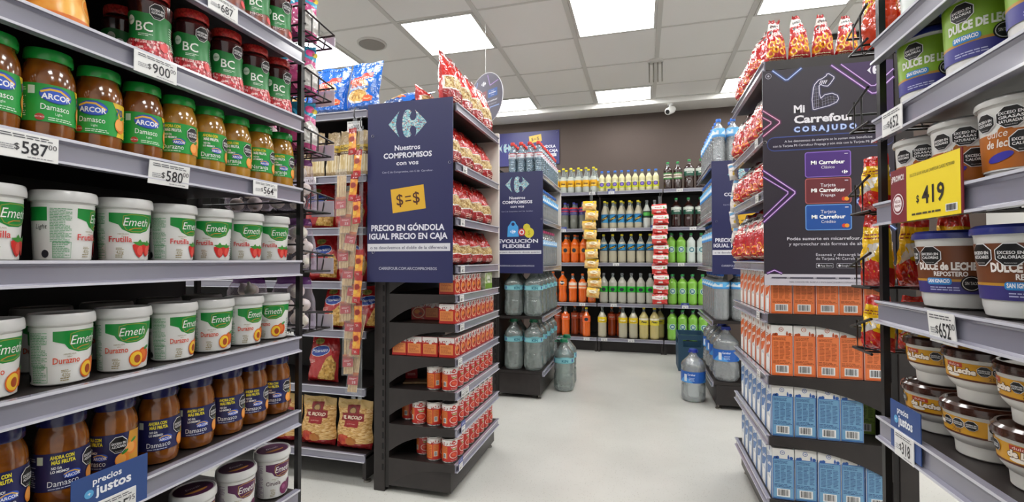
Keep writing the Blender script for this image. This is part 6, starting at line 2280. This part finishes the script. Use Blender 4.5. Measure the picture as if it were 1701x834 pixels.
def milk(kind):
    base, mid, dk, side_bg = {'orange': ('#d9642c', '#e07a44', '#b04a1c', '#e8e4e0'), 'blue': ('#3f70ae', '#6f9fc2', '#2c58a0', '#e2e6ea'), 'green': ('#6f8a3a', '#86a048', '#4a6a28', '#e2e6da')}[kind]
    W, D, H = 0.0755, 0.08, 0.196
    t = thing('milk_carton', 'c', 'carton')
    link('carton', box_me('carton', M_CARTON, -W / 2, -D / 2, 0, W / 2, D / 2, H, 0.0012), t)
    a = Art()
    e = 0.0012
    a.rect(-W / 2 + e, e, W / 2 - e, H * 0.80, base, 1)
    a.rect(-W / 2 + e + 0.003, e + 0.006, W / 2 - e - 0.003, H * 0.785, mid, 1.6)
    a.disc(-W * 0.03, H * 0.92, 0.0085, dk, 1)
    a.disc(-W * 0.03, H * 0.92, 0.0065, '#dedcd8', 1.6)
    a.logo(-W * 0.03, H * 0.92, 0.0045, dk, 2.2)
    a.disc(-W * 0.36, H * 0.815, 0.007, dk, 1.5, ry=0.005)
    a.disc(-W * 0.26, H * 0.82, 0.006, dk, 1.5, ry=0.006)
    a.rect(W * 0.2, H * 0.805, W * 0.28, H * 0.86, dk, 1.5)
    a.rect(W * 0.22, H * 0.86, W * 0.26, H * 0.885, dk, 1.5)
    a.disc(W * 0.37, H * 0.825, 0.006, dk, 1.5)
    ink = {'orange': '#8c3a18', 'blue': '#1f3f78', 'green': '#33481c'}[kind]
    a.fine(-W * 0.42, H * 0.70, W * 0.2, H * 0.765, 3, ink, 2.4, 4)
    for c in range(3):
        a.fine(-W * 0.38 + c * W * 0.27, H * 0.33, -W * 0.16 + c * W * 0.27, H * 0.68, 13, ink, 2.4, 5 + c)
    a.fine(-W * 0.42, H * 0.235, W * 0.42, H * 0.31, 3, ink, 2.4, 9)
    a.barcode(-W * 0.3, H * 0.06, W * 0.3, H * 0.21, 2.4)
    link('back_print', a.build('back_print', flat(-D / 2 - 0.0002), smooth=False), t)
    # the face shown to the aisle (local -x)
    b = Art()
    b.rect(-D / 2 + e, e, D / 2 - e, H - e, side_bg, 1)
    b.poly([(-D / 2 + e, H * 0.35), (0, H * 0.42), (D / 2 - e, H * 0.62), (D / 2 - e, H * 0.84), (-D / 2 + e, H * 0.70)], base, 1.6)
    b.poly([(D * 0.2, e), (D / 2 - e, e), (D / 2 - e, H * 0.62), (D * 0.3, H * 0.5)], base, 1.6)
    b.text('Leche', -D * 0.02, H * 0.58, H * 0.075, '#f4f2ee', 2.4, width=D * 0.72, rot=0.2, shear=0.2, bold=0.03)
    b.poly([(-D * 0.3, H * 0.05), (D * 0.12, H * 0.05), (D * 0.17, H * 0.38), (-D * 0.34, H * 0.38)], '#cfd4d8', 2)
    b.poly([(-D * 0.27, H * 0.07), (D * 0.09, H * 0.07), (D * 0.13, H * 0.32), (-D * 0.3, H * 0.32)], '#f4f3f0', 2.5)
    b.disc(-D * 0.02, H * 0.92, 0.008, dk, 2)
    b.fine(-D * 0.4, H * 0.74, D * 0.0, H * 0.82, 2, dk, 2, 3)
    f = lambda u, v: ((-W / 2 - 0.0002, -u, v), (-1, 0, 0))
    link('front_print', b.build('front_print', f, smooth=False), t)
    return t


mo, mbl, mg = milk('orange'), milk('blue'), milk('green')
MX = 0.5245
rowsM = [(4, mo, 'upper orange', 5, 0.197), (5, mo, 'lower orange', 5, 0.2), (6, mbl, 'upper blue', 4, 0.2), (7, mbl, 'lower blue', 5, 0.2)]
for li, pr, nm, nf, hh in rowsM:
    col = nm.split()[1]
    for i in range(7):
        o = place(pr, (MX, 2.105 + 0.085 * i, LEV_B[li] + 0.001), 0.012 * ((i * 3) % 3 - 1), f'{col} milk carton, {nm} row, aisle side, {near(i, 7)}', f'{nm} milk cartons along the aisle')
        o.scale = (1, 1, hh / 0.2 * (0.928 if li == 4 else 1.0))
    for c in range(1, nf):
        o = place(pr, (MX + 0.0785 * c, 2.105 + 0.004 * (c % 2), LEV_B[li] + 0.001), 0.01 * ((c * 5) % 3 - 1), f'{col} milk carton facing the viewer, {nm} row, {ORD[c]} from the aisle corner', f'{nm} milk cartons facing the viewer')
        o.scale = (1, 1, hh / 0.2 * (0.928 if li == 4 else 1.0))
place(mg, (MX + 0.0785 * 4 + 0.004, 2.22, LEV_B[6] + 0.001), 0, 'green carton set back in shadow at the right of the upper blue row')

for li, nm in ((1, 'second'), (2, 'third'), (4, 'upper orange milk'), (5, 'lower orange milk')):
    mini_card(f'price label at the near end of the {nm} rail, milk gondola', (0.4605, 2.16, LEV_B[li] - 0.018), -R90, group='rail labels on the milk gondola')
# white sachets on a clip strip at the far end of the milk gondola
hang_strip('clear hanging strip of white sachets at the far end of the milk gondola', 0.476, 2.752, 1.2, 1.64, 0.02)


def white_sachet(seed):
    w, h = 0.07, 0.10
    a = Art().rect(-w / 2, 0, w / 2, h, F_WHITE, 0)
    a.rect(-w / 2, 0, w / 2, 0.02, mat('sachet_grey', '#b9bab4', 0.3), 1)
    a.disc(0.01, 0.03, 0.01, '#c8a838', 2)
    a.poly([(-0.03, 0.07), (0.03, 0.075), (0.03, 0.09), (-0.03, 0.088)], '#4f8fb8', 2)
    a.text('maíz', 0, 0.05, 0.01, '#5a6a3a', 2)
    return pouch('snack_sachet', 'sachet', a, w, h, 0.012, seed, F_WHITE, nu=4, nv=5, top=1.0, wr=0.002)


ws = white_sachet(9)
for i in range(5):
    o = place(ws, (0.474 + 0.004 * (i % 2), 2.737, 1.53 - 0.085 * i), (-0.1, 0.16 * ((i * 5) % 3 - 1), -0.5), f'white sachet hanging at the far end of the milk gondola, {ORD[i]} from the top', 'white hanging sachets')
    o.scale = (0.6, 1, 0.9)

# ------------------------------------------------------------------ right foreground: tubs of milk caramel
def tub_r(kind):
    spec = {'green': (0.047, 0.0515, 0.142, '#eeeeea', '#26307e'), 'caramel': (0.042, 0.048, 0.118, '#e4e4e0', '#dcdcd8'), 'brown': (0.05, 0.06, 0.135, '#e2e2de', '#2a3484')}
    r0, r1, H, bodyc, lidc = spec[kind]
    t = thing('caramel_tub', 'tub', 'tub')
    rf = frustum(r0, r1, H * 0.9)
    link('tub_body', lathe_me('tub_body', mat('tub_w_' + kind, bodyc, 0.3, coat=0.4), [(0, 0), (r0 * 0.86, 0), (r0 * 0.95, 0.003), (r0 * 0.99, 0.012), (r0 + 0.0005, 0.016), (rf(H * 0.88), H * 0.88), (r1 + 0.001, H * 0.9), (r1 + 0.001, H * 0.93), (0, H * 0.93)], 44), t)
    link('lid', lathe_me('lid', mat('lid_' + kind, lidc, 0.3, coat=0.4), [(r1 + 0.0012, H * 0.9), (r1 + 0.0042, H * 0.895), (r1 + 0.005, H * 0.91), (r1 + 0.004, H * 0.965), (r1 + 0.001, H * 0.985), (r1 - 0.002, H), (r1 - 0.005, H * 0.995), (r1 - 0.006, H * 0.975), (0, H * 0.975)], 48, lambda th, z: 1 + 0.004 * math.sin(48 * th) if H * 0.9 < z < H * 0.98 else 1), t)
    a = Art()
    R = (r0 + r1) / 2
    hw = PI * R * 0.985
    if kind == 'green':
        z0, z1 = H * 0.2, H * 0.86
        a.rect(-hw, z0, hw, z1, '#86b02a', 1)
        a.rect(-hw, z0, hw, z0 + H * 0.17, '#3b3a8c', 2)
        a.rect(-hw, z0 + H * 0.17, hw, z0 + H * 0.2, '#b8862a', 2)
        a.text('DULCE DE LECHE', 0.004, H * 0.52, 0.0125, '#f2f4ea', 3, width=0.086, bold=0.05)
        a.rrect(-0.032, H * 0.385, 0.004, H * 0.465, 0.004, '#2f86cc', 4)
        a.text('SAN IGNACIO', -0.014, H * 0.41, 0.006, '#f2f6fa', 5, width=0.031, bold=0.04)
        a.octagon(-0.018, H * 0.72, 0.0165, l=4, txt=('EXCESO EN', 'CALORÍAS'))
        a.disc(0.03, H * 0.42, 0.0135, '#16161a', 4)
        a.disc(0.03, H * 0.42, 0.0115, '#d8d8d4', 4.4)
        a.disc(0.03, H * 0.42, 0.0105, '#16161a', 4.8)
        a.text('SIN TACC', 0.03, H * 0.405, 0.005, '#e8e8e4', 5.4, width=0.016)
        a.fine(-0.03, z0 + 0.004, 0.012, z0 + 0.012, 2, '#b9bce0', 3, 3)
        a.text('DE D\'SABOR', 0.015, H * 0.12, 0.006, '#8a8a90', 2, width=0.04)
    elif kind == 'caramel':
        z0, z1 = H * 0.12, H * 0.55
        a.rect(-hw, H * 0.1, hw, H * 0.86, mat('tub_w2', '#e4e4e0', 0.3, coat=0.4), 1)
        a.poly([(-hw, z0), (hw, z0), (hw, z1), (0.04, z1 + 0.004), (0.03, z1 + 0.016), (0.022, z1 + 0.002), (-0.01, z1 + 0.003), (-0.02, z1 + 0.012), (-0.03, z1), (-hw, z1)], '#b3651e', 2)
        a.text('dulce', -0.028, H * 0.50, 0.010, '#f2e8da', 4, width=0.024, shear=0.2)
        a.text('de leche', -0.024, H * 0.38, 0.011, '#f2e8da', 4, width=0.036, shear=0.2, bold=0.02)
        a.disc(-0.026, H * 0.26, 0.016, '#3a35a0', 4, ry=0.006, rot=0.3)
        a.octagon(-0.012, H * 0.72, 0.0165, l=5, txt=('EXCESO EN', 'GRASAS', 'SATURADAS'))
        a.octagon(-0.042, H * 0.70, 0.0145, l=5, txt=('EXCESO EN', 'AZÚCARES'))
        a.octagon(0.0, H * 0.42, 0.0165, l=5, txt=('EXCESO EN', 'CALORÍAS'))
        a.text('400g', 0.018, H * 0.17, 0.0085, '#f0dcc0', 4)
        a.rect(0.045, z0 + 0.004, 0.07, z1 + 0.02, '#c8b088', 3)
        a.fine(0.047, z0 + 0.006, 0.068, z1 + 0.016, 14, '#6a4a2a', 4, 4)
    else:
        z0, z1 = H * 0.2, H * 0.8
        a.rect(-hw, z0, hw, z1, '#6e3d20', 1)
        a.rect(-hw, z0, hw, z0 + H * 0.15, '#3a3478', 2)
        a.rect(-hw, z0 + H * 0.15, hw, z0 + H * 0.18, '#b8862a', 2)
        a.text('DULCE de LECHE', -0.008, H * 0.50, 0.012, '#f2ece6', 3, width=0.082, bold=0.05)
        a.text('REPOSTERO', 0.0, H * 0.42, 0.0075, '#f2ece6', 3, width=0.044, bold=0.03)
        a.rrect(-0.034, H * 0.31, 0.002, H * 0.395, 0.004, '#2f86cc', 4)
        a.text('SAN IGNACIO', -0.016, H * 0.335, 0.006, '#f2f6fa', 5, width=0.031, bold=0.04)
        a.octagon(-0.026, H * 0.68, 0.0175, l=4, txt=('EXCESO EN', 'CALORÍAS'))
        a.octagon(0.012 if False else -0.062, H * 0.68, 0.0175, l=4)
        a.disc(0.026, H * 0.33, 0.0135, '#15120f', 4)
        a.disc(0.026, H * 0.33, 0.0115, '#d8d4cc', 4.4)
        a.disc(0.026, H * 0.33, 0.0105, '#15120f', 4.8)
        a.text('SIN TACC', 0.026, H * 0.315, 0.005, '#e8e4dc', 5.4, width=0.016)
        a.fine(-0.03, z0 + 0.004, 0.012, z0 + 0.012, 2, '#b9bce0', 3, 3)
        a.fine(0.058, z0 + 0.01, 0.075, z1 - 0.01, 18, '#a88a70', 3, 8)
    link('printed_wrap', a.build('printed_wrap', wrap(R, lambda v: rf(v) + 0.0004), du=R * 2 * PI / 44), t)
    return t


tg, tk, tb = tub_r('green'), tub_r('caramel'), tub_r('brown')
for i, y in enumerate([1.075, 0.93, 0.79]):
    o = place(tg, (0.535, y, LEV_R[1] + 0.001), facing(0.535, y, [-10, -10, -4][i]), f'green-labelled caramel tub with blue lid, {["farthest", "middle", "nearest"][i]} of the row', 'green-labelled tubs')
for i, y in enumerate([1.085, 0.965, 0.845, 0.735]):
    place(tk, (0.53, y, LEV_R[2] + 0.001), facing(0.53, y, [8, 10, 0, 0][i]), f'white and caramel 400 gram tub with black octagons, {["farthest", "second farthest", "third farthest", "nearest"][i]}', 'white and caramel tubs')
for i, y in enumerate([1.015, 0.855]):
    place(tb, (0.54, y, LEV_R[3] + 0.001), facing(0.54, y, [-12, 8][i]), f'brown-labelled caramel tub with blue lid, {["farther", "nearer"][i]} of two', 'brown-labelled tubs')


def cup():
    t = thing('caramel_cup', 'cup', 'tub')
    M_B = mat('cup_lid_brown', '#3a1d12', 0.22, coat=0.8)
    R1, H = 0.055, 0.088
    prof = [(0, 0.002), (0.036, 0.0), (0.038, 0.002), (0.0395, 0.021), (0.043, 0.024), (0.0485, 0.031), (0.0505, 0.037), (0.0535, 0.066), (0.0545, 0.069), (R1, 0.076), (0, 0.076)]
    link('cup_body', lathe_me('cup_body', mat('cup_white', '#dcdad4', 0.35), prof, 48, lambda th, z: 1 + (0.012 * math.sin(24 * th) if z < 0.0215 else 0)), t)
    link('lid', lathe_me('lid', M_B, [(R1 + 0.0008, 0.0725), (R1 + 0.004, 0.0725), (R1 + 0.0045, 0.076), (R1 + 0.0035, 0.084), (R1 - 0.001, 0.088), (R1 - 0.004, 0.088), (R1 - 0.006, 0.085), (0, 0.085)], 48), t)
    a = Art()
    rf = lambda v: 0.0505 + 0.003 * (v - 0.037) / 0.029 + 0.0005
    hw = PI * 0.0515 * 0.985
    a.rect(-hw, 0.0375, hw, 0.0655, '#d39a22', 1)
    a.rect(-hw, 0.037, hw, 0.040, '#5a2a18', 1.6)
    for k, c in enumerate((-0.107, 0.0, 0.107)):
        a.rect(c - 0.03, 0.0575, c - 0.004, 0.0645, '#b03a2a', 2)
        a.text('dulce', c - 0.017, 0.0593, 0.004, '#f0e0d0', 3, width=0.018)
        a.text('de Leche', c - 0.010, 0.0485, 0.0085, '#f4e8d8', 3, width=0.046, bold=0.06, shear=0.1)
        a.text('de Leche', c - 0.010, 0.0483, 0.0089, '#5a2a18', 2.4, width=0.0475, bold=0.12, shear=0.1)
        a.disc(c - 0.02, 0.0445, 0.011, '#f0e8dc', 2, ry=0.003)
        for j in range(3):
            a.octagon(c + 0.022 + 0.0165 * j, 0.056, 0.0085, l=4)
        a.text('250g', c + 0.034, 0.0425, 0.005, '#5a2a18', 3)
    a.rect(0.073, 0.0385, 0.09, 0.0650, '#e0dcd2', 5)
    a.disc(0.0815, 0.056, 0.007, '#1a1a1a', 5.6)
    a.disc(0.0815, 0.056, 0.005, '#e0dcd2', 6)
    a.barcode(0.075, 0.0395, 0.088, 0.0465, 5.6)
    link('printed_wrap', a.build('printed_wrap', wrap(0.0515, rf), du=0.0515 * 2 * PI / 48), t)
    return t


cp = cup()
for i, y in enumerate([1.085, 0.962, 0.838, 0.715]):
    for lvl in range(2):
        place(cp, (0.545 + 0.004 * lvl, y, LEV_R[4] + 0.001 + 0.0885 * lvl), facing(0.545, y, [[-15, -35], [-80, -30], [-10, -60], [0, 0]][i][lvl]), f'brown-lidded caramel cup, {["lower", "upper"][lvl]} of its stack, {["farthest", "second farthest", "third farthest", "nearest"][i]} stack', 'stacked brown-lidded cups')
for i, y in enumerate([1.03, 0.91]):
    place(cp, (0.665, y, LEV_R[4] + 0.001), 0.4, f'brown-lidded caramel cup in shadow behind the stacks, {["farther", "nearer"][i]}', 'brown-lidded cups behind the stacks')

# pale tubs at the top, yellow-lidded tub at the bottom
t = thing('caramel_tub', 'pale tub with yellow lid on the lowest shelf under the brown-lidded cups', 'tub', (0.60, 1.035, 0.561), facing(0.6, 1.03, -5))
link('tub_body', lathe_me('tub_body', mat('tub_cream', '#b8ae8a', 0.35, noise=(60, '#8a8262')), [(0, 0), (0.045, 0), (0.052, 0.06), (0.054, 0.075), (0, 0.075)], 40), t)
link('lid', lathe_me('lid', mat('lid_yellow', '#bfa968', 0.3, coat=0.4), [(0.0548, 0.071), (0.058, 0.071), (0.0585, 0.076), (0.056, 0.084), (0.052, 0.085), (0.049, 0.081), (0, 0.081)], 44), t)
a = Art().octagon(-0.02, 0.035, 0.0125, l=2).octagon(0.006, 0.035, 0.0125, l=2)
a.fine(0.02, 0.02, 0.04, 0.05, 5, '#4a4630', 2)
link('printed_wrap', a.build('printed_wrap', wrap(0.0495, lambda v: 0.045 + 0.007 * v / 0.06 + 0.0006), du=0.006), t)


def pot(seed):
    t = thing('milk_pot', 'pot', 'pot')
    link('pot_body', lathe_me('pot_body', mat('pot_white', '#cfd6d2', 0.25, coat=0.5), [(0, 0), (0.034, 0), (0.036, 0.004), (0.041, 0.13), (0, 0.13)], 36), t)
    link('lid', lathe_me('lid', M_TUBLID, [(0.0415, 0.124), (0.0445, 0.124), (0.0445, 0.136), (0, 0.138)], 36), t)
    a = Art()
    a.rect(-0.118, 0.03, 0.118, 0.12, mat('pot_print', '#dfe6e2', 0.3), 1)
    a.poly([(-0.118, 0.05), (-0.02, 0.06), (0.03, 0.09), (0.05, 0.12), (-0.118, 0.12)], '#4f9a84', 2)
    a.disc(0.02, 0.045, 0.010, '#1a1a1a', 3)
    a.fine(0.04, 0.04, 0.08, 0.11, 8, '#6a8a80', 3, 4)
    link('printed_wrap', a.build('printed_wrap', wrap(0.0385, lambda v: 0.036 + 0.005 * v / 0.13 + 0.0006), du=0.006), t)
    return t


pt = pot(1)
for i, y in enumerate([1.08, 0.985, 0.89]):
    place(pt, (0.53, y, LEV_R[0] + 0.001), facing(0.53, y, 0), f'white and green pot on the topmost right shelf, {["farthest", "middle", "nearest"][i]}', 'white and green pots')

# loose packets at the back of the brown tub shelf
for i, (x, y) in enumerate([(0.70, 1.07), (0.70, 0.92)]):
    t = thing('seasoning_box', f'green and yellow packet reading Natural behind the brown-labelled tubs, {["farther", "nearer"][i]}', 'packet', (x, y, LEV_R[3] + 0.001), -R90)
    link('box_body', box_me('box_body', mat('packet_yellow', '#b89a2c', 0.4), -0.06, -0.02, 0, 0.06, 0.02, 0.055, 0.002), t)
    a = Art().rect(-0.058, 0.016, 0.058, 0.053, '#2f7a34', 1)
    a.text('Tierra', -0.01, 0.038, 0.009, '#eef2e6', 2, shear=0.25)
    a.text('Natural', 0.0, 0.022, 0.0125, '#eef2e6', 2, shear=0.25, bold=0.02)
    link('front_print', a.build('front_print', flat(-0.0203), smooth=False), t)
bm = bmesh.new()
for z in (0.0, 0.09):
    tube(bm, [(0, 0, z), (0, 0.6, z)], 0.004, 6)
for k in range(7):
    tube(bm, [(0, 0.04 + 0.085 * k, 0.0), (0, 0.04 + 0.085 * k, 0.09)], 0.003, 6)
t = thing('wire_guard', 'black wire divider behind the brown-labelled tubs', 'wire', (0.765, 0.53, LEV_R[3] + 0.06), 0)
link('wires', finish(bm, 'wires', M_WIRE), t)

# price cards on the right rails
xr = 0.4615
price_card('washed-out price card reading 652 under the green-labelled tubs', (xr, 1.06, LEV_R[1] - 0.022), -R90, '652', '', 0.075, 0.046)
price_card('price card reading 652 under the brown-labelled tubs', (xr, 0.915, LEV_R[3] - 0.024), -R90, '652', '00', 0.07, 0.05, 0.08)
price_card('price card reading 318 on a blue plate under the brown-lidded cups', (xr, 1.035, LEV_R[4] - 0.022), -R90, '318', '', 0.066, 0.046, sign='justos')
t = thing('promo_tag', 'yellow and red promotional price plate reading 419', 'price tag', (xr - 0.001, 0.96, LEV_R[2] - 0.03), -R90)
a = Art()
W2, z0, z1 = 0.105, -0.014, 0.085
a.rect(-W2, z0, W2, z1, '#7c2a32', 0)
a.rect(-W2 * 0.46, z0, W2 * 0.97, z1 * 0.99, '#f0d62c', 1)
a.text('¡PROMO!', -W2 * 0.74, z1 - 0.022, 0.010, '#f0e4e4', 2, width=0.044, bold=0.03)
a.disc(-W2 * 0.74, z0 + 0.034, 0.0195, '#efe4e4', 1.6)
a.disc(-W2 * 0.74, z0 + 0.034, 0.0175, '#7c2a32', 2.2)
a.disc(-W2 * 0.74, z0 + 0.034, 0.014, '#efe4e4', 2.8)
a.text('MES DE', -W2 * 0.74, z0 + 0.036, 0.005, '#7c2a32', 3.4, width=0.02)
a.text('PROMO', -W2 * 0.74, z0 + 0.028, 0.005, '#7c2a32', 3.4, width=0.02)
a.text('DULCE DE LECHE FAMILIAR CARREFOUR CLASSIC POTEX400', W2 * 0.25, z1 - 0.022, 0.005, '#3a3420', 2, width=0.125)
a.text('$', -W2 * 0.12, z0 + 0.03, 0.012, '#2a2620', 2, bold=0.02)
a.text('419', W2 * 0.3, z0 + 0.026, 0.028, '#2a2620', 2, width=0.062, bold=0.02)
a.barcode(W2 * 0.62, z0 + 0.006, W2 * 0.9, z0 + 0.018, 2)
a.fine(-W2 * 0.3, z0 + 0.006, W2 * 0.5, z0 + 0.014, 1, '#4a4430', 2, 4)
link('plate', a.build('plate', flat(), back=lambda bm: bm_box(bm, -W2, 0.0003, z0, W2, 0.002, z1), smooth=False), t)

# ------------------------------------------------------------------ wire rack of yellow and red packets at the far end of the right shelves
BASK_R = [1.62, 1.44, 1.25, 1.085, 0.945]
rackr = thing('wire_rack', 'black wire basket rack fixed to the far end of the right shelves', 'rack', (0.49, 1.165, 0))
for x in (-0.006, 0.32):
    bm = bmesh.new()
    bm_box(bm, x, -0.007, 0.35, x + 0.012, 0.007, 2.1)
    link('post', finish(bm, 'post', M_WIRE, False), rackr)
for k, zb in enumerate(BASK_R):
    bm = bmesh.new()
    x0, x1, y0, y1 = -0.022, 0.32, 0.006, 0.112
    zf, r = zb - 0.045, 0.003
    tube(bm, [(x0, y0, zb + 0.03), (x0, y1, zb), (x1, y1, zb), (x1, y0, zb + 0.03)], r, 6)
    tube(bm, [(x0, y0, zf), (x0, y1 - 0.012, zf), (x1, y1 - 0.012, zf), (x1, y0, zf)], r, 6)
    for yy in (0.04, 0.075):
        tube(bm, [(x0, yy, zb + 0.02), (x0, yy, zf), (x1, yy, zf), (x1, yy, zb + 0.02)], r * 0.8, 6)
    for kx in range(6):
        xx = x0 + (x1 - x0) * (kx + 0.5) / 6
        tube(bm, [(xx, y1, zb), (xx, y1 - 0.012, zf), (xx, y0, zf)], r * 0.8, 6)
    link('basket', finish(bm, 'basket', M_WIRE), rackr)


def yellow_bag(seed):
    w, h = 0.092, 0.165
    a = Art()
    a.rect(-w / 2, 0, w / 2, h, F_YEL, 0)
    a.poly([(-w / 2, 0), (w / 2, 0), (w / 2, h * 0.25), (0, h * 0.4), (-w / 2, h * 0.28)], F_RED, 1)
    a.poly([(-w * 0.3, h * 0.3), (w * 0.1, h * 0.42), (w * 0.25, h * 0.62), (-w * 0.1, h * 0.6)], F_WHITE, 1.6)
    a.poly([(-w / 2, h * 0.86), (w / 2, h * 0.82), (w / 2, h), (-w / 2, h)], F_RED, 1)
    a.fine(-w * 0.35, h * 0.66, w * 0.3, h * 0.76, 2, '#8a2a1a', 2, 3)
    return pouch('snack_packet', 'packet', a, w, h, 0.024, seed, F_YEL, seal=F_RED, nu=8, nv=10, top=0.72, wr=0.006)


yb = [yellow_bag(91), yellow_bag(95)]
for k in (2, 3, 4):
    for j, x in enumerate((0.500, 0.57, 0.64)):
        z = BASK_R[k] - 0.042
        o = place(yb[(j + k) % 2], (x, 1.22, z), (-0.0, 0, -1.0 + 0.05 * j), f'yellow and red snack packet, {["", "", "upper", "middle", "lowest"][k]} right-hand wire basket, {["nearest the aisle", "second from the aisle", "third from the aisle"][j]}', 'yellow and red packets')
        o.scale = (0.76, 0.8, [0, 0, 0.72, 0.93, 0.7][k])


def red_tall(seed):
    w, h = 0.078, 0.23
    a = Art()
    o_ = gloss('foil_scarlet', '#d8401c')
    a.rect(-w / 2, 0, w / 2, h, o_, 0)
    a.disc(0.0, h * 0.75, w * 0.3, '#4a2a8a', 1, ry=h * 0.1)
    a.poly([(-w * 0.3, h * 0.3), (w * 0.2, h * 0.45), (w * 0.35, h * 0.6), (-w * 0.1, h * 0.55)], F_YEL, 1)
    a.disc(-w * 0.2, h * 0.62, w * 0.12, '#3a8ac0', 1.6)
    return pouch('snack_packet', 'packet', a, w, h, 0.02, seed, o_, nu=6, nv=9, top=0.95, wr=0.004)


rt = red_tall(5)
for j, x in enumerate((0.512, 0.58)):
    place(rt, (x, 1.22, BASK_R[0] - 0.042), (0, 0, -1.15), f'tall orange-red snack packet in the topmost right-hand wire basket, {["nearer the aisle", "deeper in"][j]}', 'orange-red packets')
